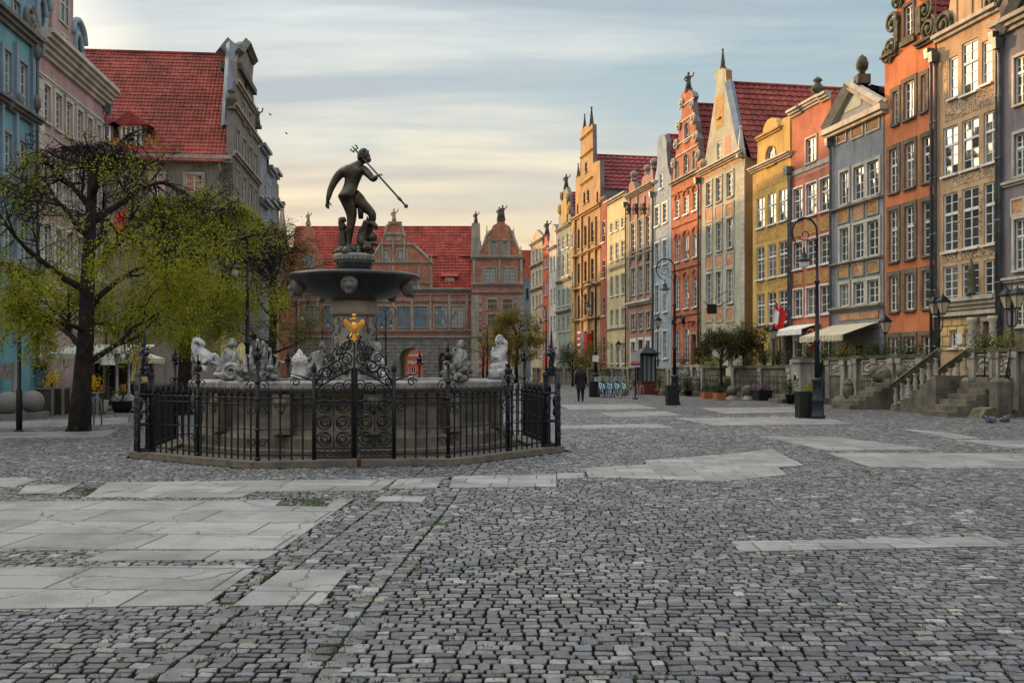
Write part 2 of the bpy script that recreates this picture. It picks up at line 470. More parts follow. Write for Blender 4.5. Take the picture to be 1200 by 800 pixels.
for p in SLABW:
    q = np.array(p); cx, cy = q.mean(0)
    keep &= ~in_poly(S[:,0], S[:,1], [(a, b) for a, b in p])
S = S[keep]
n = len(S)
ux = np.array([1,.80,-.80,-1,-1,-.80,.80,1.0]); uy = np.array([.76,1,1,.76,-.76,-1,-1,-.76])
rot = rng.normal(0, .03, n); ca, sa = np.cos(rot), np.sin(rot)
gap = rng.uniform(.0032, .0078, n)
top = .0135 + rng.normal(0, .0026, n)
tx, ty = rng.normal(0, .035, n), rng.normal(0, .05, n)
rings = []
for (ins, z) in ((0, 0.0), (.001, .80), (.006, .985)):
    jx = 1 + rng.uniform(-.16, .05, (n, 8)); jy = 1 + rng.uniform(-.18, .05, (n, 8))
    if rings: jx, jy = J
    J = (jx, jy)
    px = (S[:,2]-gap-ins)[:,None]*ux[None]*jx; py = (S[:,3]-gap-ins)[:,None]*uy[None]*jy
    X = S[:,0][:,None] + px*ca[:,None] - py*sa[:,None]; Y = S[:,1][:,None] + px*sa[:,None] + py*ca[:,None]
    Z = (top*z)[:,None] + (px*tx[:,None] + py*ty[:,None])*z
    rings.append(np.stack([X, Y, Z], 2))
cen = np.stack([S[:,0], S[:,1], top*1.02], 1)[:,None]
V = np.concatenate(rings + [cen], 1).reshape(-1, 3)
k8 = np.arange(8); k8n = (k8+1) % 8
quads = np.concatenate([np.stack([r*8+k8, r*8+k8n, (r+1)*8+k8n, (r+1)*8+k8], 1) for r in range(2)])
tris = np.stack([16+k8, 16+k8n, np.full(8, 24)], 1)
base = (np.arange(n)*25)[:,None,None]
QI = (quads[None] + base).reshape(-1, 4); TI = (tris[None] + base).reshape(-1, 3)
me = bpy.data.meshes.new('cobblestones')
me.vertices.add(len(V)); me.vertices.foreach_set('co', V.astype(np.float32).ravel())
nl = QI.size + TI.size
me.loops.add(nl); me.loops.foreach_set('vertex_index', np.concatenate([QI.ravel(), TI.ravel()]).astype(np.int32))
npol = len(QI) + len(TI)
me.polygons.add(npol)
me.polygons.foreach_set('loop_start', np.concatenate([np.arange(len(QI))*4, QI.size + np.arange(len(TI))*3]).astype(np.int32))
me.polygons.foreach_set('use_smooth', np.concatenate([np.zeros(len(QI), bool), np.zeros(len(TI), bool)]))
me.update(calc_edges=True); me.validate()
at_ = me.attributes.new('tone', 'FLOAT', 'POINT')
tone = np.clip(rng.beta(1.6, 2.2, n), 0, 1); at_.data.foreach_set('value', np.repeat(tone, 25).astype(np.float32))
at2 = me.attributes.new('tint', 'FLOAT', 'POINT'); at2.data.foreach_set('value', np.repeat(rng.random(n), 25).astype(np.float32))
cm_, cnt, cb = newmat('cobblestone')
a1 = cnt.nodes.new('ShaderNodeAttribute'); a1.attribute_name = 'tone'
a2 = cnt.nodes.new('ShaderNodeAttribute'); a2.attribute_name = 'tint'
v = pos(cnt)
t1 = ramp(cnt, a1.outputs['Fac'], [(0, (.055,.054,.056)), (.25, (.090,.089,.093)), (.55, (.140,.138,.142)), (.8, (.205,.201,.199)), (1, (.36,.352,.342))])
t2 = ramp(cnt, a2.outputs['Fac'], [(0, (.95,.98,1.05)), (.5, (1,1,1)), (.85, (1.05,.99,.94)), (1, (1.13,.96,.84))])
gr = ramp(cnt, noise(cnt, v, 42, 6, .75), [(.32, (.45,.45,.46)), (.68, (1.42,1.41,1.38))])
pt = ramp(cnt, noise(cnt, v, .35, 5, .6), [(.35, (.78,.78,.8)), (.65, (1.12,1.1,1.08))])
o1 = mixc(cnt, 1.0, mixc(cnt, 1.0, mixc(cnt, 1.0, t1.outputs[0], t2.outputs[0], 'MULTIPLY'), gr.outputs[0], 'MULTIPLY'), pt.outputs[0], 'MULTIPLY')
L(cnt, o1, cb.inputs['Base Color']); cb.inputs['Roughness'].default_value = .45; cb.inputs['Specular IOR Level'].default_value = .45
bump(cnt, cb, noise(cnt, v, 26, 6, .7), .8, .02)
me.materials.append(cm_)
ob = bpy.data.objects.new('cobbled_road', me); C.objects.link(ob); struct(ob); ob['label'] = 'rows of rough grey cobblestones with mossy joints'

# granite slabs
sm_, snt, sb = newmat('granite_slab')
v = pos(snt)
br = N(snt, 'ShaderNodeTexBrick', Scale=1.0, _offset=.37); L(snt, mapping(snt, v, (1,1,0), (0,0,.04)), br.inputs['Vector'])
br.inputs['Color1'].default_value = (.29,.278,.262,1); br.inputs['Color2'].default_value = (.205,.199,.19,1); br.inputs['Mortar'].default_value = (.03,.028,.022,1)
br.inputs['Mortar Size'].default_value = .013; br.inputs['Brick Width'].default_value = 1.25; br.inputs['Row Height'].default_value = .8
br.inputs['Mortar Smooth'].default_value = .2
dn = N(snt, 'ShaderNodeTexNoise', Scale=3.0, Detail=4); L(snt, v, dn.inputs['Vector'])
dv = N(snt, 'ShaderNodeVectorMath', _operation='MULTIPLY_ADD'); L(snt, dn.outputs['Color'], dv.inputs[0]); dv.inputs[1].default_value = (.35,.35,0); L(snt, v, dv.inputs[2])
cr = N(snt, 'ShaderNodeTexVoronoi', _feature='DISTANCE_TO_EDGE', Scale=.75); L(snt, mapping(snt, dv.outputs[0], (1,1,0)), cr.inputs['Vector'])
crk = ramp(snt, cr.outputs['Distance'], [(.002, (.0,.0,.0)), (.006, (1,1,1))])
gate_ = ramp(snt, noise(snt, v, .8, 2), [(.38, (1,1,1)), (.41, (0,0,0))])
crk2 = mixc(snt, gate_.outputs[0], crk.outputs[0], (1,1,1))
fl = ramp(snt, noise(snt, v, 70, 4, .8), [(.3, (.62,.62,.63)), (.7, (1.28,1.28,1.26))])
st = ramp(snt, noise(snt, v, 1.1, 7, .7), [(.33, (.55,.54,.52)), (.6, (1.08,1.08,1.08))])
o = mixc(snt, 1.0, mixc(snt, 1.0, br.outputs['Color'], fl.outputs[0], 'MULTIPLY'), st.outputs[0], 'MULTIPLY')
o = mixc(snt, crk2, (.03,.032,.02), o)
L(snt, o, sb.inputs['Base Color']); sb.inputs['Roughness'].default_value = .5; sb.inputs['Specular IOR Level'].default_value = .4
bump(snt, sb, noise(snt, v, 70, 4), .25, .006)
sm2_ = sm_.copy(); sm2_.name = 'small_granite_slab'
for nd in sm2_.node_tree.nodes:
    if nd.type == 'TEX_BRICK': nd.inputs['Brick Width'].default_value = .62; nd.inputs['Row Height'].default_value = .52; nd.inputs['Mortar Size'].default_value = .009
for i, p in enumerate(SLABW):
    m = MB()
    far = min(q[1] for q in p) > NEAR
    z0, z1 = (.0, .017 if not far else .012)
    m.prism([(q[0], q[1], z0) for q in p], (0, 0, z1 - z0))
    o = m.build('slab_path', sm2_ if 7 <= i <= 12 else sm_); struct(o); o['label'] = 'pale cracked granite slabs set in the cobbles'

# tufts of grass and moss in the joints
rgm = np.random.default_rng(9)
cl = []
for _ in range(420):
    b, nb = BANDS[rgm.integers(0, 3)]; yy = rgm.uniform(5.2, 16) if rgm.random() < .8 else rgm.uniform(16, 24)
    cl.append((b + rgm.choice([0, nb*.135, .135]) + TILT*yy, yy, .05, 14))
for _ in range(700):
    yy = 5 + 15*rgm.random()**1.4; xx = rgm.uniform(-.52, .52)*yy
    cl.append((xx, yy, .035, 9))
for p in SLABW[:12]:
    for i in range(len(p)):
        (x1, y1), (x2, y2) = p[i], p[(i+1) % len(p)]
        for _ in range(int(6*math.hypot(x2-x1, y2-y1))):
            if rgm.random() < .35: u = rgm.random(); cl.append((x1+(x2-x1)*u, y1+(y2-y1)*u, .04, 9))
for (pa, pb, k) in ((80,125,60),(330,390,60),(40,60,20)):
    for _ in range(k):
        gx_, gy_ = gp(rgm.uniform(pa, pb), rgm.uniform(573, 581) if pa != 330 else rgm.uniform(585, 595)); cl.append((gx_, gy_, .08, 26))
gv, gf = [], []
for cx_, cy_, s_, n_ in cl:
    for _ in range(n_):
        a = rgm.uniform(0, 2*PI); q = abs(rgm.normal(0, s_)); x0, y0 = cx_ + q*math.cos(a)*1.6, cy_ + q*math.sin(a)
        h_ = rgm.uniform(.012, .03); w_ = rgm.uniform(.004, .009); t_ = rgm.uniform(0, PI); dx, dy = math.cos(t_)*w_, math.sin(t_)*w_
        o_ = len(gv); gv += [(x0-dx, y0-dy, .002), (x0+dx, y0+dy, .002), (x0+rgm.normal(0,.012), y0+rgm.normal(0,.012), .008+h_)]; gf.append((o_, o_+1, o_+2))
bb = np.array(gv).reshape(-1, 3, 3)[:,0]; ok_ = ~in_fence(bb[:,0], bb[:,1], .3)
for p in SLABW: ok_ &= ~in_poly(bb[:,0], bb[:,1], p)
gf = [f for f, k in zip(gf, ok_) if k]
mm, mnt, mb_ = newmat('joint_grass'); rr_ = ramp(mnt, noise(mnt, pos(mnt), 3, 4), [(.35, (.035,.055,.010)), (.65, (.09,.12,.02))]); L(mnt, rr_.outputs[0], mb_.inputs['Base Color']); mb_.inputs['Roughness'].default_value = .8
gme = bpy.data.meshes.new('joint_grass'); gme.from_pydata(gv, [], gf); gme.materials.append(mm)
ob = bpy.data.objects.new('grass', gme); C.objects.link(ob); tag(ob, 'tufts of short grass and moss in the cobble joints', 'grass', None, 'stuff')
# ------------------------------------------------------------------ shared materials
def line_t(k):   # direction along a facade line X = a + k*Y, pointing to growing image x is set by the frame
    return Vector((k, 1, 0)).normalized()
M_ = {}
M_['iron'] = surf('wrought_iron', (.006,.0065,.009), (.011,.012,.016), 6, .5, 0, 60, .2, .004, spec=.25)
M_['iron_blue'] = surf('painted_iron', (.012,.018,.030), (.006,.008,.013), 6, .42, 0, 60, .2, .004, spec=.3)
M_['bronze'] = surf('dark_bronze', (.075,.06,.042), (.024,.024,.021), 5, .40, .7, 30, .4, .012, streak=.5, streakcol=(.05,.07,.055), spec=.5)
M_['black_stone'] = surf('black_marble', (.016,.017,.021), (.03,.032,.036), 3, .3, 0, 25, .15, .005, streak=.35, streakcol=(.09,.09,.085), spec=.5)
M_['marble'] = surf('weathered_marble', (.56,.55,.53), (.15,.147,.142), 9, .6, 0, 22, .8, .03, streak=.45, streakcol=(.10,.10,.095))
M_['marble_dark'] = surf('grimy_marble', (.33,.315,.29), (.045,.043,.04), 9, .7, 0, 20, .9, .03, streak=.5, streakcol=(.05,.05,.045))
M_['basin'] = surf('basin_sandstone', (.215,.175,.13), (.085,.078,.068), 2.2, .75, 0, 20, .5, .02, streak=.85, streakcol=(.045,.043,.04), fine=.25)
M_['basin_rim'] = surf('basin_rim', (.30,.285,.26), (.13,.125,.12), 3.2, .6, 0, 26, .3, .01, streak=.4)
M_['stone'] = surf('grey_sandstone', (.36,.33,.28), (.20,.185,.16), 1.4, .85, 0, 22, .4, .015, streak=.55)
M_['stone_pale'] = surf('pale_sandstone', (.52,.48,.40), (.34,.31,.26), 1.2, .85, 0, 22, .3, .012, streak=.4)
M_['stone_dark'] = surf('dark_sandstone', (.13,.12,.10), (.055,.055,.045), 1.8, .9, 0, 18, .5, .02, streak=.4)
M_['mossy'] = surf('mossy_sandstone', (.15,.132,.10), (.042,.055,.02), 2.6, .9, 0, 14, .6, .02, streak=.45, streakcol=(.02,.02,.015))
M_['terrace'] = surf('terrace_sandstone', (.17,.15,.115), (.06,.056,.042), 1.9, .9, 0, 18, .5, .02, streak=.6, streakcol=(.03,.03,.022))
M_['white'] = surf('white_paint', (.66,.66,.64), (.50,.50,.48), 2, .5, 0, 40, .1, .004)
M_['grey_paint'] = surf('grey_paint', (.40,.41,.41), (.30,.31,.31), 2, .5, 0, 40, .1, .004)
M_['dark_paint'] = surf('dark_brown_paint', (.06,.045,.035), (.035,.03,.025), 2, .6, 0, 40, .2, .006)
M_['zinc'] = surf('zinc_sheet', (.19,.225,.26), (.12,.145,.17), 1.5, .45, .5, 20, .15, .01, spec=.4)
M_['pipe'] = surf('zinc_pipe', (.16,.18,.20), (.09,.10,.11), 2, .5, .4, 20, .1, .01)
M_['mask_stone'] = surf('mask_stone', (.20,.185,.16), (.07,.067,.06), 8, .75, 0, 25, .7, .02, streak=.4)
M_['glass'] = glass('window_glass')
M_['glass_curtain'] = glass('curtained_window_glass', (.05,.055,.058), (.16,.165,.16), 2.2)
M_['glass_green'] = glass('greenish_window_glass', (.02,.032,.026), (.045,.06,.05), 2.3)
M_['glass_dark'] = glass('dark_window_glass', (.012,.015,.018), (.03,.034,.036), 1.7)
M_['glass_lead'] = glass('leaded_glass', (.12,.18,.215), (.20,.26,.28), 1.9)
M_['tile'] = tiles('red_roof_tile', (.20,.038,.028), (.28,.053,.037), (.34,.08,.055))
M_['tile_dark'] = tiles('dark_roof_tile', (.15,.022,.022), (.24,.034,.032), (.30,.05,.042))
M_['wood'] = surf('dark_oak', (.055,.035,.022), (.03,.02,.014), 3, .6, 0, 30, .3, .01)
M_['gold'] = surf('gilded_metal', (.85,.45,.09), (.55,.25,.05), 5, .35, .85, 30, .25, .006, spec=.6)
M_['cream_cloth'] = surf('cream_canvas', (.62,.57,.44), (.48,.44,.33), 3, .9, 0, 50, .2, .01)
M_['white_cloth'] = surf('white_canvas', (.74,.73,.70), (.6,.59,.57), 3, .9, 0, 50, .2, .01)
M_['yellow_cloth'] = surf('yellow_canvas', (.72,.58,.28), (.5,.4,.19), 4, .9, 0, 50, .2, .01)
M_['red_cloth'] = surf('red_cloth', (.62,.03,.03), (.42,.02,.02), 3, .8, 0, 50, .1, .01)
M_['black'] = surf('black_metal', (.008,.008,.009), (.014,.014,.015), 4, .55, 0, 40, .1, .004)
M_['terracotta'] = surf('terracotta', (.42,.14,.055), (.26,.08,.035), 4, .8, 0, 40, .3, .01)
M_['teal_pot'] = surf('blue_glazed_pot', (.10,.20,.24), (.06,.12,.15), 4, .4, 0, 30, .1, .005)
M_['granite_ball'] = surf('granite', (.20,.185,.18), (.14,.13,.125), 30, .85, 0, 60, .4, .01)
M_['bark'] = surf('bark', (.032,.025,.02), (.011,.009,.008), 6, .95, 0, 22, .9, .03)
M_['twig'] = surf('twig_bark', (.018,.014,.011), (.010,.008,.007), 6, .95, 0, 0, 0, 0)
def leafmat(name, a, b):
    m, nt, bs = newmat(name)
    oi = pos(nt)
    r = ramp(nt, noise(nt, oi, 2.2, 3, .7), [(.32, a), (.68, b)])
    L(nt, r.outputs[0], bs.inputs['Base Color']); bs.inputs['Roughness'].default_value = .6; bs.inputs['Specular IOR Level'].default_value = .3
    tr = nt.nodes.new('ShaderNodeBsdfTranslucent'); L(nt, r.outputs[0], tr.inputs[0])
    mx = nt.nodes.new('ShaderNodeMixShader'); mx.inputs[0].default_value = .45
    L(nt, bs.outputs[0], mx.inputs[1]); L(nt, tr.outputs[0], mx.inputs[2]); L(nt, mx.outputs[0], nt.nodes['Material Output'].inputs[0])
    return m
M_['leaf'] = leafmat('spring_leaf', (.17,.19,.010), (.42,.40,.025))
M_['leaf_olive'] = leafmat('olive_leaf', (.13,.13,.015), (.24,.20,.03))
M_['leaf_dark'] = leafmat('evergreen_leaf', (.02,.04,.012), (.05,.08,.02))
M_['yellow_flower'] = leafmat('yellow_blossom', (.65,.42,.01), (.8,.6,.03))
M_['purple_flower'] = leafmat('purple_blossom', (.14,.03,.13), (.25,.06,.2))
M_['orange_flower'] = leafmat('orange_blossom', (.6,.16,.01), (.75,.3,.03))
M_['skin'] = surf('skin', (.45,.25,.17), (.38,.2,.14), 4, .6, 0, 0, 0, 0)
M_['black_cloth'] = surf('black_cloth', (.012,.012,.014), (.02,.02,.022), 5, .9, 0, 60, .3, .005)
M_['water'] = glass('water', (.02,.03,.032), (.03,.04,.04), 1.33)
# ------------------------------------------------------------------ facades
class Frame:
    def __init__(s, O, n):
        s.O = Vector((O[0], O[1], 0)); s.n = Vector((n[0], n[1], 0)).normalized()
        s.t = (-s.n).cross(Vector((0,0,1))); s.t.normalize()
        s.rz = math.atan2(s.t.y, s.t.x)
    def P(s, a, z, d=0.0):
        p = s.O + s.t*a + s.n*d
        return (p.x, p.y, z)
    def sz(s, px, py):
        D = Vector(((px-600)/FPX, 1, 0))
        k = s.O.dot(s.n) / D.dot(s.n)
        p = D*k
        return ((p - s.O).dot(s.t), CAMH + (HZ-py)/FPX*k)
    def s(s_, px): return s_.sz(px, 430)[0]

WCACHE = {}
def window_meshes(w, h, nc, nr, arch, trans, mframe, mglass, surround, msur, sill, fw, bar):
    key = (round(w,2), round(h,2), nc, nr, arch, trans, mframe.name, mglass.name, surround, msur.name if msur else '', sill, fw, bar)
    if key in WCACHE: return WCACHE[key]
    rr = random.Random(hash(key[:4]) & 0xffff)
    f, p, su, si = MB(), MB(), MB(), MB()
    a = w/2
    f.box(-a, -a+fw, 0, .08, 0, h); f.box(a-fw, a, 0, .08, 0, h)
    f.box(-a+fw, a-fw, 0, .08, 0, fw)
    if not arch: f.box(-a+fw, a-fw, 0, .08, h-fw, h)
    for i in range(1, nc):
        x = -a + w*i/nc; b = bar*(2.0 if nc % 2 == 0 and i == nc//2 else 1)
        f.box(x-b/2, x+b/2, .012, .07, fw, h-(0 if arch else fw))
    for j in range(1, nr):
        z = h*j/nr; b = bar
        f.box(-a+fw, a-fw, .022, .065, z-b/2, z+b/2)
    if trans: f.box(-a+fw, a-fw, -.012, .075, h*trans-.05, h*trans+.05)
    for i in range(nc):
        for j in range(nr):
            x0, x1 = -a + w*i/nc, -a + w*(i+1)/nc; z0, z1 = h*j/nr, h*(j+1)/nr
            t1, t2 = rr.uniform(-.008,.008), rr.uniform(-.008,.008)
            y0 = .045
            p.add([(x0,y0-t1*w/nc-t2*h/nr,z0),(x1,y0+t1*w/nc-t2*h/nr,z0),(x1,y0+t1*w/nc+t2*h/nr,z1),(x0,y0-t1*w/nc+t2*h/nr,z1)], [(0,1,2,3)])
    if arch:
        pts = [(a*math.cos(q), h + arch*math.sin(q)) for q in [PI*k/10 for k in range(11)]]
        p.prism([(x, .045, z) for x, z in pts], (0, .01, 0))
        f.tube([(x*.97, .04, h + (z-h)*.97) for x, z in pts], fw*.6, 5, sm=False)
        for q in (PI/4, PI/2, 3*PI/4): f.tube([(0,.04,h), (a*math.cos(q),.04,h+arch*math.sin(q))], bar*.5, 4)
    if surround:
        g = surround
        su.box(-a-g, -a-.002, -.115, -.045, -.0, h+(0 if arch else .0)); su.box(a+.002, a+g, -.115, -.045, 0, h)
        if not arch: su.box(-a-g, a+g, -.12, -.045, h+.002, h+g)
        else:
            pa = [((a+g/2)*math.cos(q), -.07, h + (arch+g/2)*math.sin(q)) for q in [PI*k/12 for k in range(13)]]
            su.tube(pa, g*.55, 4, sm=False)
    if sill: si.box(-a-sill, a+sill, -.19, .02, -.09, -.004)
    r = (f.mesh('window', [mframe]), p.mesh('pane', [mglass]), su.mesh('surround', [msur]) if surround else None, si.mesh('sill', [msur or mframe]) if sill else None)
    WCACHE[key] = r
    return r
def part_mesh(name, me, parent, loc=(0,0,0), rz=0):
    o = bpy.data.objects.new(name, me); C.objects.link(o); o.parent = parent
    o.location = loc; o.rotation_euler = (0,0,rz)
    return o

def tiled(mb, A, B, Ct, Dt, course=.34, col=.25, amp=.035, mi=0, seg=4):
    """sheet of pantiles: A-B the eave, D-C the ridge"""
    A, B, Ct, Dt = map(Vector, (A, B, Ct, Dt))
    nv = max(2, int(round((Dt-A).length/course))); nu = max(2, int(round((B-A).length/col)))*seg
    nrm = (B-A).cross(Dt-A).normalized()
    if nrm.z < 0: nrm = -nrm
    vs, fs = [], []
    W = nu+1
    for j in range(nv):
        for top in (0, 1):
            v = (j+top)/nv
            for i in range(W):
                u = i/nu
                p = (A*(1-u)+B*u)*(1-v) + (Dt*(1-u)+Ct*u)*v
                lift = amp*1.4*(1-top) + amp*1.5*(.5+.5*math.cos(2*PI*i/seg)) 
                vs.append(p + nrm*lift)
    for j in range(nv):
        o = 2*j*W
        for i in range(nu):
            fs.append((o+i, o+i+1, o+W+i+1, o+W+i))
            if j < nv-1: fs.append((o+W+i, o+W+i+1, o+2*W+i+1, o+2*W+i))
    mb.add(vs, fs, mi, False)

WR = random.Random(77)
class House:
    def __init__(s, F, name, label, x0, x1, top, wall, D=12.0, cat='house', side=None, group=None, inset=.015, zbase=0.0):
        s.F = F; s.wall = wall; s.side = side or wall; s.D = D; s.zb = zbase
        s.s0, s.s1 = F.s(x0)+inset, F.s(x1)-inset
        s.x0, s.x1 = x0, x1
        s.top = []
        for q in top:
            a, z = F.sz(*q)
            s.top.append((min(max(a, s.s0), s.s1), z))
        s.top[0] = (s.s0, s.top[0][1]); s.top[-1] = (s.s1, s.top[-1][1])
        mid = F.P((s.s0+s.s1)/2, 0, 0)
        s.o = thing(name, label, cat, (mid[0], mid[1], 0), 0, group)
        s.holes = []
        s.depth = .32
    def z(s, py, px=None): return s.F.sz(px if px is not None else (s.x0+s.x1)/2, py)[1]
    def wins(s, cols, rows, ref=None, nc=2, nr=4, arch=0, trans=0, frame='white', gl='glass', sur=0, msur=None, sill=.06, name='window', fw=.07, bar=.032, rec=.06, hole=True):
        """cols: photo x ranges; rows: photo y ranges read at column x = ref"""
        ref = ref or sum(cols[len(cols)//2])/2
        for (xa, xb) in cols:
            a, b = s.F.s(xa), s.F.s(xb)
            for row in rows:
                z1, z0 = s.F.sz(ref, row[0])[1], s.F.sz(ref, row[1])[1]
                s.win(a, b, z0, z1, nc, nr, arch, trans, frame, gl, sur, msur, sill, name, fw, bar, rec, hole)
    def win(s, a, b, z0, z1, nc=2, nr=4, arch=0, trans=0, frame='white', gl='glass', sur=0, msur=None, sill=.06, name='window', fw=.07, bar=.035, rec=.14, hole=True):
        a, b = max(a, s.s0+.05), min(b, s.s1-.05)
        if gl == 'glass': gl = WR.choice(('glass','glass','glass','glass_curtain','glass_green'))
        w, h = round((b-a)/.04)*.04, round((z1-z0)/.04)*.04
        if w < .15 or h < .2: return
        c = (a+b)/2; a, b = c-w/2, c+w/2; z1 = z0+h
        ar = arch*w/2
        f, p, su, si = window_meshes(w, h, nc, nr, ar, trans, M_[frame], M_[gl], sur, M_[msur] if msur else None, sill, fw, bar)
        if hole:
            hl = [(a, z0), (b, z0), (b, z1)]
            if ar: hl += [(c + w/2*math.cos(q), z1 + ar*math.sin(q)) for q in [PI*k/8 for k in range(1, 8)]]
            hl += [(a, z1)]
            s.holes.append(hl)
        else: rec = -.085
        loc = Vector(s.F.P(c, z0, -rec)) - ORIG[s.o.name]
        wo = part_mesh(name, f, s.o, loc, s.F.rz)
        part_mesh('pane', p, wo)
        if su: part_mesh('surround', su, wo)
        if si: part_mesh('sill', si, wo)
        return wo
    def door(s, x0, x1, y0, y1, mat='wood', arch=0, name='door', sur=None):
        a, b = s.F.s(x0), s.F.s(x1); z1, z0 = s.z(y0, (x0+x1)/2), s.z(y1, (x0+x1)/2)
        a, b = max(a, s.s0+.05), min(b, s.s1-.05)
        c = (a+b)/2; ar = arch*(b-a)/2
        hl = [(a, z0), (b, z0), (b, z1)] + ([(c + (b-a)/2*math.cos(q), z1 + ar*math.sin(q)) for q in [PI*k/8 for k in range(1, 8)]] if ar else []) + [(a, z1)]
        s.holes.append(hl)
        m = MB(); m.fbox(s.F, a, b, z0, z1+ar, -.30, -.24)
        for k in range(2):
            m.fbox(s.F, a+(b-a)*(.1+.48*k), a+(b-a)*(.42+.48*k), z0+.25, z0+(z1-z0)*.45, -.24, -.21)
            m.fbox(s.F, a+(b-a)*(.1+.48*k), a+(b-a)*(.42+.48*k), z0+(z1-z0)*.52, z0+(z1-z0)*.92, -.24, -.21)
        d = m.build(name, M_[mat], s.o)
        k = MB(); q = s.F.P(b-(b-a)*.45, z0+1.05, -.19); k.ell(q, .045, 6, 4); k.build('handle', M_['gold'], d)
        if sur: s.frame_band(a, b, z0, z1+ar, sur)
    def frame_band(s, a, b, z0, z1, mat, g=.18, d=.06, name='door_surround'):
        m = MB(); F = s.F
        m.fbox(F, a-g, a-.003, z0, z1, .002, d); m.fbox(F, b+.003, b+g, z0, z1, .002, d); m.fbox(F, a-g, b+g, z1+.003, z1+g, .002, d+.02)
        m.build(name, M_[mat], s.o)
    def band(s, py, px=None, h=.22, d=.16, mat='stone_pale', name='cornice', a=None, b=None, ext=.0, steps=2):
        z = s.z(py, px); F = s.F
        a = s.s0 - ext if a is None else s.F.s(a); b = s.s1 + ext if b is None else s.F.s(b)
        m = MB()
        for k in range(steps):
            m.fbox(F, a, b, z + h*k/steps, z + h*(k+1)/steps - (.002 if k < steps-1 else 0), .002, d*(k+1)/steps)
        return m.build(name, M_[mat], s.o)
    def panel(s, x0, x1, y0, y1, mat, d=.03, name='painted_panel', rim=None, ref=None):
        F = s.F; a, b = max(F.s(x0), s.s0+.02), min(F.s(x1), s.s1-.02); r = ref or (x0+x1)/2
        z1, z0 = s.z(y0, r), s.z(y1, r)
        m = MB(); m.fbox(F, a, b, z0, z1, .002, d); mats = [M_[mat]]
        if rim:
            g = .09; mats.append(M_[rim])
            m.fbox(F, a-g, a-.002, z0-g, z1+g, .002, d+.03, 1); m.fbox(F, b+.002, b+g, z0-g, z1+g, .002, d+.03, 1)
            m.fbox(F, a, b, z1+.002, z1+g, .002, d+.03, 1); m.fbox(F, a, b, z0-g, z0-.002, .002, d+.03, 1)
        return m.build(name, mats, s.o)
    def volutes(s, pts, mat='stone_dark', name='scroll_ornament'):
        """pts: (px, py, radius m, direction) curled scrolls on the edge of a gable"""
        for (px, py, r, dr) in pts:
            m = MB()
            a, z = s.F.sz(px, py)
            path = []
            for k in range(26):
                q = k/25; rr = r*(1-.82*q); t = dr*q*3.4*PI
                path.append(s.F.P(a + rr*math.cos(t), z + rr*math.sin(t), .10))
            m.tube(path, [r*.20*(1-.4*k/25) for k in range(26)], 5)
            m.tube([s.F.P(a, z, -.05), s.F.P(a, z, .22)], r*.28, 8)
            lp = [s.F.P(a + r*math.cos(dr*-k*.16), z + r*math.sin(dr*-k*.16) , .08) for k in range(9)]
            m.tube(lp, [r*.2*(1-k*.07) for k in range(9)], 5)
            m.build(name, M_[mat], s.o)
    def finial(s, px, py, h, kind='urn', mat='stone_dark', d=-.15, name=None):
        a, z = s.F.sz(px, py); p = s.F.P(a, z-.05, d); m = MB()
        if kind == 'obelisk':
            m.obox(p, (h*.26, h*.26, h*.12)); m.obox((p[0],p[1],p[2]+h*.12), (h*.16, h*.16, h*.08)); m.obox((p[0],p[1],p[2]+h*.2), (h*.2, h*.2, h*.72), 0, 0, .28); m.ell((p[0],p[1],p[2]+h*.95), h*.06, 8, 6)
        elif kind == 'urn':
            m.lathe([(.0,0),(h*.24,0),(h*.22,h*.06),(h*.08,h*.14),(h*.1,h*.2),(h*.27,h*.42),(h*.28,h*.52),(h*.14,h*.68),(h*.11,h*.76),(h*.2,h*.82),(h*.16,h*.9),(.0,h)], 12, p)
        elif kind == 'pinecone':
            m.obox(p, (h*.42,h*.42,h*.3)); m.lathe([(.0,h*.3),(h*.13,h*.3),(h*.09,h*.4),(h*.19,h*.52),(h*.21,h*.66),(h*.15,h*.86),(.0,h)], 10, p)
        elif kind == 'figure':
            m.obox(p, (h*.34,h*.34,h*.16)); z0 = h*.16
            m.lathe([(h*.15,z0),(h*.13,z0+h*.2),(h*.10,z0+h*.38),(h*.13,z0+h*.52),(h*.14,z0+h*.60),(h*.05,z0+h*.66),(.0,z0+h*.67)], 10, p)
            m.ell((p[0],p[1],p[2]+h*.9), (h*.06,h*.06,h*.08), 8, 6)
            m.tube([(p[0]-h*.13,p[1],p[2]+h*.74),(p[0]-h*.2,p[1],p[2]+h*.6),(p[0]-h*.1,p[1],p[2]+h*.52)], h*.035, 6)
            m.tube([(p[0]+h*.13,p[1],p[2]+h*.74),(p[0]+h*.22,p[1],p[2]+h*.78),(p[0]+h*.26,p[1],p[2]+h*.95)], h*.035, 6)
        elif kind == 'ball':
            m.obox(p, (h*.5,h*.5,h*.25)); m.ell((p[0],p[1],p[2]+h*.6), h*.35, 10, 7)
        return m.build(name or {'figure': 'roof_statue', 'obelisk': 'obelisk', 'urn': 'urn', 'pinecone': 'cone_finial', 'ball': 'ball_finial'}[kind], M_[mat], s.o)
    def pipe(s, px, y_top, r=.07, hopper=True, zlow=1.5):
        a, z = s.F.sz(px, y_top); F = s.F; m = MB()
        m.tube([F.P(a, zlow, .14), F.P(a, z-.5, .14), F.P(a, z-.15, .22)], r, 8)
        if hopper:
            c = F.P(a, z-.2, .24); m.obox(c, (.24,.3,.42), F.rz, 0, 1.25)
        zz = zlow + 1
        while zz < z-1: m.tube([F.P(a, zz, .14), F.P(a, zz+.06, .14)], r*1.35, 8); zz += 2.4
        return m.build('downpipe', M_['pipe'], s.o)
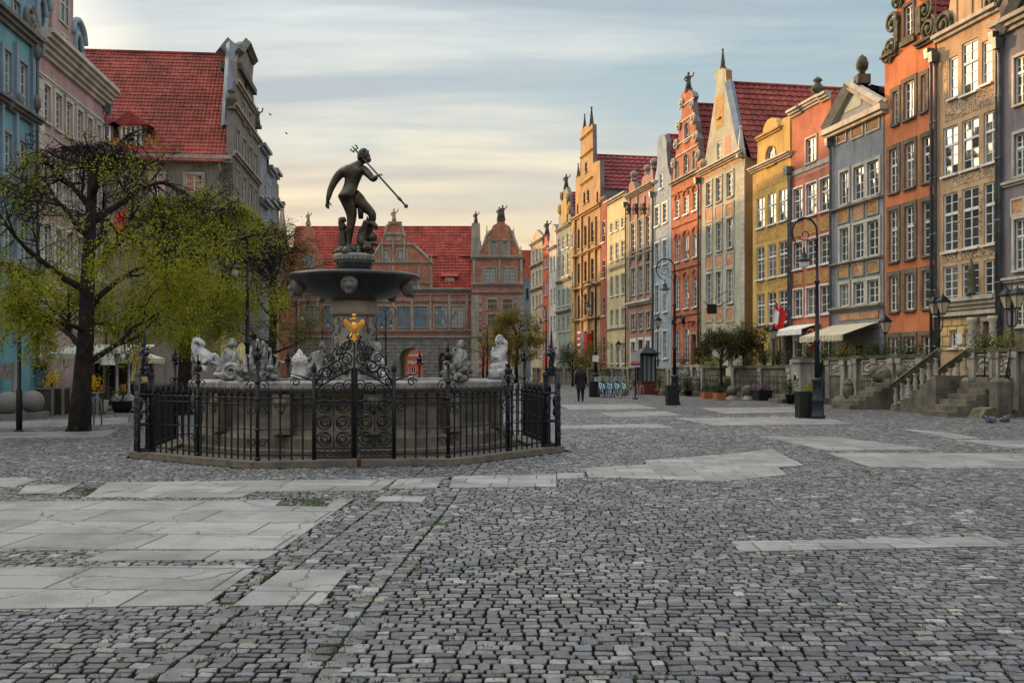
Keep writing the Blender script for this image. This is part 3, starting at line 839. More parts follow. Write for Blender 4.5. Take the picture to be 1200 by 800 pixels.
    def roof(s, ridge_py=None, ridge_px=None, ze=None, zr=None, kind='gable', mat='tile', D=None, course=.45, col=.4, ov=.15, smid=None, front=-.34):
        F = s.F; D = D or s.D
        ze = ze if ze is not None else min(s.top[0][1], s.top[-1][1]) - .2
        s.ze = ze
        sm = smid if smid is not None else (s.s0+s.s1)/2
        if kind == 'none': return
        zr = zr if zr is not None else F.sz(ridge_px, ridge_py)[1]
        m = MB()
        if kind == 'gable':
            tiled(m, F.P(s.s1+ov, ze-ov*.5, front), F.P(s.s1+ov, ze-ov*.5, -D), F.P(sm, zr, -D), F.P(sm, zr, front), course, col, course*.09)
            tiled(m, F.P(s.s0-ov, ze-ov*.5, front), F.P(s.s0-ov, ze-ov*.5, -D), F.P(sm, zr, -D), F.P(sm, zr, front), course, col, course*.09)
            m.tube([F.P(sm, zr+.02, front), F.P(sm, zr+.02, -D)], .14, 8)
            m.add([F.P(s.s0, ze, -D+.05), F.P(s.s1, ze, -D+.05), F.P(sm, zr-.05, -D+.05)], [(0,1,2)], 1)
        else:
            half = D/2
            tiled(m, F.P(s.s0, ze, front+.2), F.P(s.s1, ze, front+.2), F.P(s.s1, zr, -half), F.P(s.s0, zr, -half), course, col, course*.09)
            tiled(m, F.P(s.s0, ze, -D), F.P(s.s1, ze, -D), F.P(s.s1, zr, -half), F.P(s.s0, zr, -half), course, col, course*.09)
            m.tube([F.P(s.s0, zr+.02, -half), F.P(s.s1, zr+.02, -half)], .14, 8)
            for a in (s.s0+.02, s.s1-.02): m.add([F.P(a, ze, -.3), F.P(a, ze, -D), F.P(a, zr-.05, -half)], [(0,1,2)], 1)
        s.roof_o = m.build('roof', [M_[mat], M_[s.side]], s.o)
    def chimney(s, a, d, z0, h, w=.7):
        m = MB(); c = s.F.P(a, z0, d); m.obox(c, (w, w*1.3, h), s.F.rz); m.obox((c[0],c[1],c[2]+h+.002), (w*1.25, w*1.55, .16), s.F.rz)
        m.build('chimney', M_['stone'], getattr(s, 'roof_o', s.o))
    def done(s):
        F = s.F; zb = s.zb
        outer = [(s.s0, zb), (s.s1, zb)] + s.top[::-1]
        o2 = [outer[0]]
        for p in outer[1:]:
            if (Vector(p) - Vector(o2[-1])).length > 1e-3: o2.append(p)
        outer = o2
        ze = getattr(s, 'ze', min(s.top[0][1], s.top[-1][1]))
        loops = [[Vector((a, z, 0)) for a, z in outer]] + [[Vector((a, z, 0)) for a, z in h] for h in s.holes]
        tris = tessellate_polygon(loops)
        flat = [p for l in loops for p in l]
        m = MB()
        m.add([F.P(p.x, p.y, 0) for p in flat], [tuple(t) for t in tris])
        for h in s.holes:        # reveals
            n = len(h); vs = [F.P(a, z, 0) for a, z in h] + [F.P(a, z, -s.depth) for a, z in h]
            m.add(vs, [(i, (i+1) % n, n+(i+1) % n, n+i) for i in range(n)])
            m.add([F.P(a, z, -s.depth) for a, z in h], [tuple(range(n))], 2)
        n = len(outer); th = .42
        vs = [F.P(a, z, 0) for a, z in outer] + [F.P(a, z, -th) for a, z in outer]
        m.add(vs, [(i, (i+1) % n, n+(i+1) % n, n+i) for i in range(1, n)], 1)
        bt = tessellate_polygon([[Vector((a, z, 0)) for a, z in outer]])
        m.add([F.P(a, z, -th) for a, z in outer], [tuple(t) for t in bt], 1)
        D = s.D
        for a in (s.s0, s.s1):
            m.add([F.P(a, zb, -th), F.P(a, zb, -D), F.P(a, ze, -D), F.P(a, ze, -th)], [(0,1,2,3)], 1)
        m.add([F.P(s.s0, zb, -D), F.P(s.s1, zb, -D), F.P(s.s1, ze, -D), F.P(s.s0, ze, -D)], [(0,1,2,3)], 1)
        m.build('wall', [M_[s.wall], M_[s.side], M_['black']], s.o)
        return s
# ------------------------------------------------------------------ the sunlit row on the right
FR = Frame((26.2-.187*60, 60), (-1, -.187))
def plaster(k, col, col2=None, streak=.4, scale=.7):
    M_[k] = surf(k, col, col2 or mul(col, .68), scale, .9, 0, 24, .35, .014, streak=min(.7, streak*1.4), streakcol=mul(col, .25), spec=.2, fine=.2)
plaster('lilac_plaster', (.25,.225,.25)); plaster('beige_plaster', (.60,.41,.25)); plaster('orange_plaster', (.63,.215,.095))
plaster('grey_plaster', (.31,.33,.37)); plaster('pink_plaster', (.57,.205,.125)); plaster('yellow_plaster', (.66,.43,.135))
plaster('green_cream_plaster', (.50,.50,.38)); plaster('blue_grey_plaster', (.34,.43,.50)); plaster('cream_plaster', (.66,.58,.34))
plaster('rose_plaster', (.44,.24,.20)); plaster('tan_plaster', (.50,.31,.15)); plaster('ochre_plaster', (.55,.37,.13))
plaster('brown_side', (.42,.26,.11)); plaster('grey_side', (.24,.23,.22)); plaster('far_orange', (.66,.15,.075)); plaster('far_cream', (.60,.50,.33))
plaster('sea_plaster', (.33,.38,.33)); plaster('pale_plaster', (.62,.60,.54)); plaster('rust_red', (.40,.12,.08))
M_['red_brick'] = bricks('red_brick', (.52,.125,.05), (.44,.10,.045), (.40,.30,.22), FR.t, streak=.25)
M_['frieze_beige'] = ornament('beige_sgraffito', (.55,.38,.24), (.14,.10,.07), 3.2, .46, .52)
M_['frieze_yellow'] = ornament('yellow_sgraffito', (.62,.38,.09), (.22,.12,.04), 3.0, .47, .52)
M_['frieze_rust'] = ornament('rust_painted_panel', (.40,.15,.07), (.58,.40,.22), 3.4, .47, .52)
M_['frieze_ochre'] = ornament('ochre_painted_panel', (.50,.29,.08), (.22,.10,.05), 3.4, .47, .51)
M_['frieze_green'] = ornament('green_painted_panel', (.44,.44,.33), (.25,.40,.38), 2.4, .47, .52)
M_['frieze_brown'] = ornament('brown_painted_panel', (.30,.19,.10), (.17,.11,.07), 4.0, .47, .53)
M_['frieze_blue'] = ornament('blue_painted_scroll', (.34,.43,.50), (.07,.09,.13), 3.0, .49, .515)
M_['frieze_pink'] = ornament('pink_painted_scroll', (.55,.19,.14), (.62,.38,.22), 3.0, .48, .52)
M_['block_yellow'] = bricks('yellow_rusticated_block', (.62,.46,.22), (.58,.42,.2), (.20,.14,.07), FR.t, .62, .42, .03, streak=.2, bd=.03)

# lilac house at the edge of the frame
h = House(FR, 'town_house', 'lilac plastered town house under a broad triangular pediment, nearest of its row', 1173, 1262, [(1173,38),(1212,-34),(1262,6)], 'lilac_plaster', group='town houses of the sunlit row')
for rows, r in (([(66,122)],1195), ([(156,206)],1195), ([(256,316)],1195), ([(338,382)],1195)):
    h.wins([(1189,1203),(1212,1228),(1238,1254)], rows, r, 2, 5, trans=.66, sur=.12, msur='stone_pale')
h.band(41, 1177, .5, .45, 'stone', ext=.2, steps=3); h.band(216, 1195, .2); h.band(330, 1195, .2)
for c in ((1187,1200),(1208,1222),(1230,1246)): h.panel(c[0], c[1], 234, 250, 'frieze_rust', rim='stone_pale')
a0, z0 = FR.sz(1178, 36); a1, z1 = FR.sz(1212, -28); a2, z2 = FR.sz(1258, 4)
m = MB(); m.tube([FR.P(a0,z0,.18), FR.P(a1,z1,.18), FR.P(a2,z2,.18)], .28, 4, sm=False); m.build('pediment', M_['stone'], h.o)
h.pipe(1175, 52); h.roof(None, None, None, h.z(-34, 1212)-.3, mat='tile'); h.done()

# beige house with the painted friezes and stone portal
h = House(FR, 'town_house', 'beige town house with dark painted vine friezes and a stone portal', 1098, 1172, [(1098,52),(1103,49),(1104,36),(1110,28),(1113,4),(1118,-32),(1121,-60),(1128,-66),(1131,-92),(1139,-100),(1147,-94),(1150,-72),(1158,-70),(1160,-40),(1164,-12),(1169,-2),(1172,6)], 'beige_plaster', group='town houses of the sunlit row')
h.wins([(1112,1122.5)], [(67,115)], None, 1, 4, fw=.08); h.wins([(1127,1146)], [(48,109)], None, 2, 5, trans=.6); h.wins([(1150.5,1163)], [(47,98)], None, 1, 4, fw=.08)
C3 = [(1105,1122.5),(1127,1147),(1152.5,1172.5)]
h.wins(C3, [(139,198)], 1137, 2, 5, trans=.62); h.wins(C3, [(219,290)], 1138, 2, 6, trans=.64); h.wins(C3, [(308,353)], 1138, 2, 5)
h.panel(1108, 1168, 110, 132, 'frieze_beige', .012, 'painted_frieze'); h.panel(1115, 1164, 200, 213, 'frieze_beige', .012, 'painted_frieze')
h.panel(1106, 1170, 293, 303, 'frieze_beige', .012, 'painted_frieze')
for c in ((1106.5,1110.5,72,120),(1123.4,1126,232,282),(1147.8,1151.4,220,276),(1166,1170,70,110)): h.panel(*c, 'frieze_beige', .012, 'painted_frieze')
h.band(31, 1137, .3, .3, 'stone_pale', ext=.05)
h.band(362, 1137, .5, .35, 'stone_pale', name='portal_cornice', steps=3); h.band(369, 1137, .16, .22, 'stone_pale', name='portal_cornice', steps=1)
h.wins([(1114,1122.5)], [(388,407)], 1118, 2, 2, frame='white'); h.wins([(1131,1139)], [(388,407)], 1135, 2, 2)
for c in ((1103.5,1113.5),(1123,1130.6),(1139.4,1143)): h.panel(c[0], c[1], 373, 410, 'block_yellow', .05, 'stone_block_facing', ref=1125)
h.panel(1113.8, 1122.8, 373, 386, 'block_yellow', .05, 'stone_block_facing', ref=1125); h.panel(1130.9, 1139.2, 373, 386, 'block_yellow', .05, 'stone_block_facing', ref=1125)
h.door(1153, 1168, 376, 408, 'wood', sur='stone_pale')
m = MB()
for px in (1146.5, 1171):
    a, _ = FR.sz(px, 400)
    zb, zt = 1.5, h.z(372, 1147)
    m.lathe([(.24,zb),(.24,zb+.2),(.17,zb+.28),(.165,zb+1.2),(.145,zt-.3),(.15,zt-.26),(.21,zt-.12),(.21,zt)], 14, FR.P(a, 0, .26))
m.build('portal_column', M_['stone_pale'], h.o)
m = MB(); a, z = FR.sz(1146, 352); m.lathe([(0,0),(.2,0),(.2,.1),(.12,.16),(.19,.4),(.16,.9),(.03,1.45),(0,1.47)], 8, FR.P(a, h.z(361,1137)+.5, .3)); m.build('portal_finial', M_['mossy'], h.o)
m = MB(); a, z = FR.sz(1126, 397); m.fbox(FR, a-.17, a+.17, z-.22, z+.22, .052, .08); m.build('number_plate', M_['white'], h.o)
h.volutes([(1108,30,.55,1),(1166,0,.5,-1)], 'mossy'); h.pipe(1099.5, 68); h.pipe(1171.5, 45)
for c in ((1118,1122),(1128,1140),(1146,1151)):
    h.panel(c[0], c[1], -20, 22, 'beige_plaster', .05, 'gable_pilaster', ref=1135)
h.roof(None, None, None, h.z(-88, 1138)-.6, mat='tile_dark'); h.done()

# orange house
M_['frame_stone'] = surf('frame_sandstone', (.17,.14,.10), (.09,.08,.06), 2, .9, 0, 20, .3, .01, streak=.3)
h = House(FR, 'town_house', 'plain orange town house with dark stone window frames and a mossy scrolled gable', 1036.5, 1096, [(1036.5,75),(1041,72),(1043,60),(1047,52),(1046,34),(1050,24),(1050,2),(1054,-6),(1055,-30),(1060,-36),(1062,-62),(1068,-70),(1075,-64),(1077,-44),(1082,-40),(1083,-16),(1087,-6),(1087,16),(1091,24),(1091,40),(1096,44)], 'orange_plaster', group='town houses of the sunlit row')
kw = dict(sur=.2, msur='frame_stone', frame='white', sill=.12)
h.wins([(1047,1052.5)], [(107,146)], None, 1, 4, **kw); h.wins([(1060,1072)], [(95,139)], None, 2, 4, **kw); h.wins([(1080,1086)], [(88,131)], None, 1, 4, **kw)
CO = [(1043,1052.5),(1061,1072),(1082,1094)]
h.wins(CO, [(168,220)], 1066, 2, 5, trans=.62, **kw); h.wins(CO, [(241,303)], 1066, 2, 6, trans=.62, **kw); h.wins(CO, [(320,363)], 1066, 2, 4, **kw)
h.wins([(1042,1053),(1060,1072),(1081,1093)], [(394,418)], 1066, 2, 2, **kw)
h.wins([(1060,1070.5)], [(6,43)], None, 2, 4, sur=.15, msur='stone_dark')
h.band(71, 1041, .22, .28, 'stone_dark', 'cornice', 1036.6, 1052); h.band(54, 1084, .22, .28, 'stone_dark', 'cornice', 1076, 1096)
h.volutes([(1041,66,.42,1),(1046,55,.5,-1),(1047.5,28,.5,1),(1053,2,.4,1),(1057,-24,.4,1),(1064,-56,.4,1),(1091,34,.55,-1),(1087,12,.5,-1),(1083,-12,.45,-1),(1078,-40,.4,-1)], 'mossy')
h.panel(1057, 1074, 46, 52, 'mossy', .16, 'carved_apron'); h.panel(1077, 1083, 8, 40, 'mossy', .2, 'carved_ornament', ref=1080); h.panel(1051, 1055, 20, 50, 'mossy', .16, 'carved_ornament', ref=1053)
h.pipe(1094.5, 64); h.roof(None, None, None, h.z(-50, 1067)-.8, mat='tile_dark'); h.chimney(h.s1-1.2, -4, h.ze+2, 3.2); h.done()

# grey house with pediment
h = House(FR, 'town_house', 'grey town house with a triangular pediment and painted square panels above a cream awning', 974.5, 1035.5, [(974.5,147),(999.5,100),(1035.5,119)], 'grey_plaster', group='town houses of the sunlit row')
CG = [(985,995),(1001,1013),(1017,1030.5)]
h.wins(CG, [(195,234)], 1007, 2, 4, sur=.16, msur='stone_pale'); h.wins(CG, [(263,303)], 1007, 2, 4, sur=.16, msur='stone_pale'); h.wins(CG, [(330,357)], 1007, 2, 3, sur=.16, msur='stone_pale')
a0, z0 = FR.sz(974, 147); a1, z1 = FR.sz(999.5, 98); a2, z2 = FR.sz(1035, 120)
m = MB()
for (pa, pb) in (((a0-.3,z0-.1),(a1,z1)), ((a1,z1),(a2+.3,z2-.1))):
    for d, off, w in ((.42,.0,.16),(.30,-.26,.14)):
        m.tube([FR.P(pa[0],pa[1]+off,.0), FR.P(pb[0],pb[1]+off,.0)], w, 4, sm=False); m.tube([FR.P(pa[0],pa[1]+off,d*.7), FR.P(pb[0],pb[1]+off,d*.7)], w, 4, sm=False)
m.fbox(FR, a0-.4, a2+.4, z2-.42, z2-.15, .002, .42); m.fbox(FR, a0-.3, a2+.3, z2-.58, z2-.422, .002, .26)
m.build('pediment', M_['stone_pale'], h.o)
h.panel(990, 1010, 112, 128, 'frieze_green', .03, 'pediment_painting', ref=1000)
for c in ((982,991.5,151.5,166),(999,1011,146,160),(1016,1030.5,137,152)): h.panel(*c, 'frieze_brown', rim='stone_pale')
for c in ((983,994.5,246,260,'frieze_ochre'),(1000,1012,241.5,256,'frieze_rust'),(1017,1029,236,250,'frieze_ochre'),(983,994.5,313,324,'frieze_ochre'),(1000,1012,310,321.5,'frieze_rust'),(1017,1030,307,318,'frieze_ochre')): h.panel(c[0],c[1],c[2],c[3],c[4], rim='stone')
h.band(240, 1007, .12, .2, 'stone'); h.band(307, 1007, .12, .2, 'stone'); h.band(362, 1007, .16, .3, 'stone'); h.panel(984, 1030, 366, 374, 'frieze_rust', .05, 'fascia_board', ref=1007)
h.wins([(984,993.5),(1000,1011),(1017,1030)], [(403,420)], 1007, 1, 1, frame='ochre_plaster', gl='glass_dark')
a0, a1 = FR.s(977), FR.s(1031); z1 = h.z(379, 1003)
m = MB(); ns = 26
for k in range(ns):
    u0, u1 = a0+(a1-a0)*k/ns, a0+(a1-a0)*(k+1)/ns; um = (u0+u1)/2
    m.add([FR.P(u0,z1,.05), FR.P(u1,z1,.05), FR.P(u1,z1-.62,1.9), FR.P(u0,z1-.62,1.9)], [(0,1,2,3)], k % 2)
    m.add([FR.P(u0,z1-.62,1.9), FR.P(u1,z1-.62,1.9), FR.P(u1,z1-.86,1.9), FR.P(um,z1-.94,1.9), FR.P(u0,z1-.86,1.9)], [(0,1,2,3,4)], k % 2)
plaster('awning_stripe', (.52,.47,.33), streak=.1)
aw = m.build('awning', [M_['cream_cloth'], M_['awning_stripe']], h.o)
m = MB(); m.tube([FR.P(a0,z1-.3,.05),FR.P(a0,z1-.66,1.86)],.03,6); m.tube([FR.P(a1,z1-.3,.05),FR.P(a1,z1-.66,1.86)],.03,6); m.build('awning_arm', M_['black'], aw)
m = MB(); ac, zc = FR.sz(971, 396); 
m.tube([FR.P(ac+.42*math.cos(k*PI/9), zc+.42*math.sin(k*PI/9), 1.0) for k in range(19)], .07, 6); m.tube([FR.P(ac+.2*math.cos(k*PI/6), zc+.1+.14*math.sin(k*PI/6), 1.0) for k in range(13)], .05, 6); m.tube([FR.P(ac,zc+.42,0),FR.P(ac,zc+.42,1.0)],.04,6)
m.build('wheel_sign', M_['rust_red'], h.o)
h.finial(1007, 98, 1.5, 'pinecone', 'mossy'); h.pipe(976, 168); h.roof(None, None, None, z1+13.2 if False else h.z(101,1000)-.15, mat='zinc', course=2.0, col=2.0); h.done()

# salmon house
h = House(FR, 'town_house', 'salmon pink town house with an urn on its flat orange attic and a white awning', 928, 974, [(928,140),(940,133.5),(941,128),(963,114),(964,119),(974,113)], 'pink_plaster', group='town houses of the sunlit row')
h.wins([(945,957)], [(161,190)], None, 2, 3, sur=.1, msur='stone_pale')
CP = [(930.5,941),(945.5,957.5),(961.5,974)]
h.wins(CP, [(215,252)], 951, 2, 4, trans=.6, sur=.08, msur='white'); h.wins(CP, [(280,312)], 951, 2, 4, sur=.08, msur='white'); h.wins(CP, [(337,369)], 951, 2, 3, sur=.08, msur='white')
h.band(136, 934, .4, .4, 'stone_pale', 'cornice', 928, 940.8, steps=3); h.band(118, 969, .4, .4, 'stone_pale', 'cornice', 963.5, 974, steps=3); h.band(125, 952, .4, .3, 'stone_pale', 'cornice', 941, 963.2, steps=3)
h.band(205, 934, .25, .06, 'stone_pale', 'string_course', steps=1); h.panel(931, 972, 192, 203, 'frieze_pink', .012, 'painted_frieze', ref=951)
for c in CP:
    r = (c[0]+c[1])/2; dz = -(r-951)*.22
    h.panel(c[0], c[1], 257+dz, 274+dz, 'frieze_ochre', .03); h.panel(c[0], c[1], 318+dz*.6, 332+dz*.6, 'frieze_ochre', .03)
h.wins([(932,941),(963,972)], [(398,420)], 951, 1, 2, sur=.2, msur='white', frame='white'); h.door(946, 956.5, 398, 424, 'rust_red', sur='white')
h.panel(930, 973, 388, 396, 'pale_plaster', .07, 'shop_fascia', ref=951)
a0, a1 = FR.s(928.5), FR.s(962); z1 = h.z(380, 945); m = MB()
for k in range(16):
    u0, u1 = a0+(a1-a0)*k/16, a0+(a1-a0)*(k+1)/16
    m.add([FR.P(u0,z1,.05),FR.P(u1,z1,.05),FR.P(u1,z1-.3,1.1),FR.P(u0,z1-.3,1.1)],[(0,1,2,3)]); m.add([FR.P(u0,z1-.3,1.1),FR.P(u1,z1-.3,1.1),FR.P(u1,z1-.58,1.12),FR.P((u0+u1)/2,z1-.62,1.12),FR.P(u0,z1-.58,1.12)],[(0,1,2,3,4)])
m.build('awning', M_['white_cloth'], h.o)
h.finial(955, 117, 1.3, 'urn', 'mossy'); h.pipe(928.6, 200); h.roof(None, None, None, None, kind='none'); h.done()
m = MB(); m.fbox(FR, h.s0, h.s1, h.ze-.1, h.ze, -12, -.42); m.build('roof', M_['zinc'], h.o)

# yellow house
h = House(FR, 'town_house', 'yellow town house with a half round attic window and painted friezes', 882, 927.5, [(882,205),(887,202.5),(888,164),(893,160),(895,149),(899,141),(904,138),(909,140),(912,148),(915,147.5),(917,139),(925.5,136),(926,186),(927.5,185)], 'yellow_plaster', group='town houses of the sunlit row')
CY = [(886.5,896),(899.5,909.5),(912.5,922.5)]
h.wins(CY, [(226,263)], 904, 2, 4, trans=.62); h.wins(CY, [(286,325)], 904, 2, 4, trans=.62); h.wins(CY, [(342,379)], 904, 2, 4, trans=.62)
h.wins([(898,909)], [(184,193.5)], None, 4, 2, arch=1.0, sur=.1, msur='ochre_plaster')
h.band(197, 897, .3, .35, 'stone_pale', ext=.1, steps=3); h.band(160, 900, .25, .2, 'ochre_plaster', 'cornice', 888, 916)
for r in ((207,218),(268,281),(329,338)): h.panel(886, 923, r[0], r[1], 'frieze_yellow', .012, 'painted_frieze', ref=904)
h.wins([(889,895.5),(900.5,906)], [(402,426)], 897, 1, 2, frame='ochre_plaster', gl='glass_dark'); h.door(914, 921, 400, 432, 'wood', arch=1, sur='stone')
h.band(388, 914, .3, .5, 'stone_dark', 'portal_cornice', 903, 926, steps=2)
m = MB()
for px in (910, 924):
    a = FR.s(px); m.lathe([(.22,1.5),(.2,1.7),(.17,2.2),(.17,h.z(392,914)),(.25,h.z(389,914))], 10, FR.P(a,0,.25))
m.build('portal_column', M_['stone'], h.o)
h.pipe(926.7, 200, zlow=1.5); h.roof(None, None, None, None, kind='none'); h.done()
m = MB(); m.fbox(FR, h.s0, h.s1, h.ze-.1, h.ze, -12, -.42); m.build('roof', M_['zinc'], h.o)

# cream-green house with steep gable and long red roof
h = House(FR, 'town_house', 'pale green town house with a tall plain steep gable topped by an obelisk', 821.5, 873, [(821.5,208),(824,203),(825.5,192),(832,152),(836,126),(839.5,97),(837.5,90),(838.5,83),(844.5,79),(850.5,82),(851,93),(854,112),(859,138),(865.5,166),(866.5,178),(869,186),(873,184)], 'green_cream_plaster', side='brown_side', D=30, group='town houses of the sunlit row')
plaster('gable_cream', (.62,.47,.30), streak=.25)
CR = [(828,834.5),(839.5,846),(852,859.5)]
h.wins(CR, [(208,236)], 843, 2, 4, sur=.12, msur='stone_pale'); h.wins(CR, [(260,294)], 843, 2, 4, sur=.12, msur='stone_pale'); h.wins(CR, [(318,357)], 843, 2, 5, sur=.12, msur='stone_pale'); h.wins(CR[:2], [(384,424)], 837, 2, 5)
h.wins([(840,845.5)], [(166,190)], None, 2, 3, gl='glass'); h.wins([(841.8,844.6)], [(124,138)], None, 1, 2, frame='dark_paint', gl='glass_dark')
h.panel(838.5, 848, 112, 150, 'frieze_ochre', .012, 'painted_frieze', ref=843); h.panel(849,856, 160, 186, 'frieze_pink', .012, 'painted_frieze', ref=852)
for c in CR:
    r = (c[0]+c[1])/2; dz = -(r-843)*.28
    h.panel(c[0]-.5, c[1]+.5, 242+dz, 256+dz, 'frieze_rust', .03, rim='stone_pale'); h.panel(c[0]-.5, c[1]+.5, 299+dz*.6, 313+dz*.6, 'frieze_rust', .03, rim='stone_pale'); h.panel(c[0]-.5, c[1]+.5, 361, 376, 'frieze_rust', .03, rim='stone_pale')
h.panel(823, 871, 193.5, 199, 'frieze_rust', .02, 'painted_frieze', ref=847)
for c in ((835.2,838.8),(847,851.2)):
    for y in (249, 306, 369): h.panel(c[0], c[1], y-7, y+6, 'frieze_green', .02, ref=sum(c)/2)
h.band(194, 847, .35, .4, 'stone_pale', ext=.1, steps=3)
m = MB()
k = 0; z = 1.6; a1 = h.s1
while z < h.z(200, 870):
    m.fbox(FR, a1-(.55 if k % 2 else .38), a1+.04, z, z+.34, .003, .06); z += .36; k += 1
m.build('quoin', M_['stone_pale'], h.o)
h.door(854, 860, 398, 430, 'wood', arch=1, sur='stone_pale'); h.finial(844.5, 80, 1.35, 'obelisk', 'stone_dark'); h.finial(870, 184, 2.0, 'obelisk', 'pale_plaster', .1)
h.finial(825, 200, .9, 'ball', 'gable_cream', .05)
m = MB(); a0, z0 = FR.sz(851, 96); a1, z1 = FR.sz(867, 176); m.tube([FR.P(a0,z0,-.2),FR.P(a1,z1,-.2)], .3, 4, sm=False); m.build('gable_flashing', M_['zinc'], h.o)
h.roof(97, 846, h.z(188,868), None, mat='tile', course=.5, col=.42); h.done()

# red brick house with stepped gable
h = House(FR, 'town_house', 'red brick town house with arched window heads and an ornate stepped gable', 787, 821, [(787,217),(788.5,205),(789,190),(792,182),(792.5,168),(795,160),(795.5,146),(798.5,138),(799.5,118),(797.5,114),(799,109),(804.5,105),(811,108),(812.5,113),(810.8,118),(812.5,135),(815,142),(815.5,156),(818,162),(818.5,178),(820.3,188),(821,202)], 'red_brick', side='grey_side', D=16, group='town houses of the sunlit row')
CB = [(791.5,796.3),(801.3,807),(812,818)]
kw = dict(gl='glass', frame='white', sill=.05)
h.wins(CB, [(230,251)], 804, 2, 4, arch=.0, **kw); h.wins(CB, [(277,304)], 804, 2, 5, **kw); h.wins(CB, [(326,361)], 804, 2, 6, **kw); h.wins(CB[:2], [(386,426)], 799, 2, 6, **kw)
h.door(810.5, 816.5, 400, 430, 'wood', arch=1, sur='stone')
m = MB()
for c in CB:
    for (y, rf) in ((230,804),(277,804),(326,804),(384,804)):
        a, b = FR.s(c[0]-.2), FR.s(c[1]+.2); z = h.z(y, rf); cc = (a+b)/2; w = (b-a)/2
        m.tube([FR.P(cc + w*math.cos(PI*k/8), z + .08 + w*.75*math.sin(PI*k/8), .03) for k in range(9)], .09, 5, sm=False)
m.build('arch_moulding', M_['red_brick'], h.o)
for y in (222, 262, 314, 369, 377): h.band(y, 804, .16, .10, 'red_brick', 'string_course', steps=1)
h.band(210, 804, .28, .3, 'stone', ext=.05)
h.wins([(791.5,795),(801.5,806.5),(812,815.5)], [(187,207)], 804, 1, 3, arch=.9, sur=.08, msur='stone_pale', gl='glass_dark', sill=.03); h.wins([(802.5,807)], [(150,166)], None, 1, 2, arch=.9, sur=.08, msur='stone_pale', gl='glass_dark')
h.volutes([(790,192,.4,1),(793,170,.4,1),(796,148,.4,1),(799.5,122,.35,1),(818.6,182,.4,-1),(816,160,.4,-1),(813,139,.4,-1),(811.5,122,.35,-1)], 'stone_pale')
for y in (178, 164, 140, 122): h.band(y, 805, .1, .08, 'stone_pale', 'gable_moulding', 796 if y < 150 else 792.5, 814 if y < 150 else 818, steps=1)
h.finial(804.5, 107, 1.5, 'figure', 'stone_dark'); h.pipe(820.4, 212); h.roof(120, 806, h.z(208,804), None, mat='tile_dark', course=.55, col=.5); h.done()

# blue-grey house with bell gable
h = House(FR, 'town_house', 'narrow blue grey town house with a rounded bell gable and white windows', 766, 786.8, [(766,217),(767.5,209),(769.5,198),(770.5,188),(770,174),(769.5,168),(772,161),(776,157.5),(779,158.5),(781,166),(781,178),(782.5,194),(784.5,204),(786.8,208)], 'blue_grey_plaster', side='grey_side', D=14, group='town houses of the sunlit row')
CBL = [(768,773),(777,782.3)]
h.wins([(773,776.8)], [(203,221)], None, 1, 3); h.wins(CBL, [(240,263)], 775, 2, 4, sur=.1, msur='white'); h.wins(CBL, [(283,310)], 775, 2, 4, sur=.1, msur='white'); h.wins(CBL, [(333,366)], 775, 2, 5, sur=.1, msur='white'); h.wins(CBL, [(388,420)], 775, 2, 4, sur=.1, msur='white')
h.panel(768.5, 783, 226, 235, 'frieze_blue', .012, 'painted_scroll', ref=775); h.panel(768.5, 783, 267, 279, 'frieze_blue', .012, 'painted_scroll', ref=775); h.panel(768.5, 783, 372, 384, 'frieze_blue', .012, 'painted_scroll', ref=775)
h.band(215, 768, .2, .25, 'pale_plaster', 'cornice', 766, 770); h.pipe(766.6, 228); h.roof(158, 777, h.z(212,776), None, mat='tile_dark', course=.6, col=.6); h.done()

# ornate rose house
h = House(FR, 'town_house', 'rose and grey town house with carved busts and urns along its cornice', 735.5, 765.7, [(735.5,232),(737,217),(740,211),(743,214),(745,224),(751,220),(752.5,209),(757,203),(760.5,206),(762,199),(764.5,196),(765.7,212)], 'rose_plaster', side='grey_side', D=14, group='town houses of the sunlit row')
CRO = [(740,745.3),(748.8,753.7),(757.5,762.5)]
h.wins(CRO, [(257,292)], 751, 2, 5, sur=.16, msur='stone', gl='glass_dark'); h.wins(CRO, [(312,344)], 751, 2, 5, sur=.16, msur='stone'); h.wins(CRO, [(367,386)], 751, 2, 3, sur=.16, msur='stone', gl='glass_dark')
h.wins([(740,745),(757.5,762.5)], [(400,428)], 751, 2, 3, sur=.3, msur='white', gl='glass_dark'); h.door(748.5, 754, 398, 430, 'wood', sur='white')
h.band(226, 751, .35, .4, 'stone', ext=.05, steps=3); h.band(300, 751, .25, .15, 'stone'); h.band(357, 751, .35, .35, 'pale_plaster')
for px in (738, 747, 755.5, 763.8): h.panel(px-.9, px+.9, 230, 352, 'stone', .1, 'pilaster', ref=px)
for px in (740.5, 749.5, 759): h.finial(px, 250, .9, 'urn', 'stone_dark', .3); h.panel(px-1.2, px+2, 294, 304, 'stone_dark', .14, 'carved_relief', ref=px)
for px, py in ((741,211),(757,204),(764.3,197)): h.finial(px, py, .9, 'ball', 'stone')
h.roof(205, 758, h.z(228,752), None, kind='side', mat='tile_dark', course=.6, col=.6); h.done()

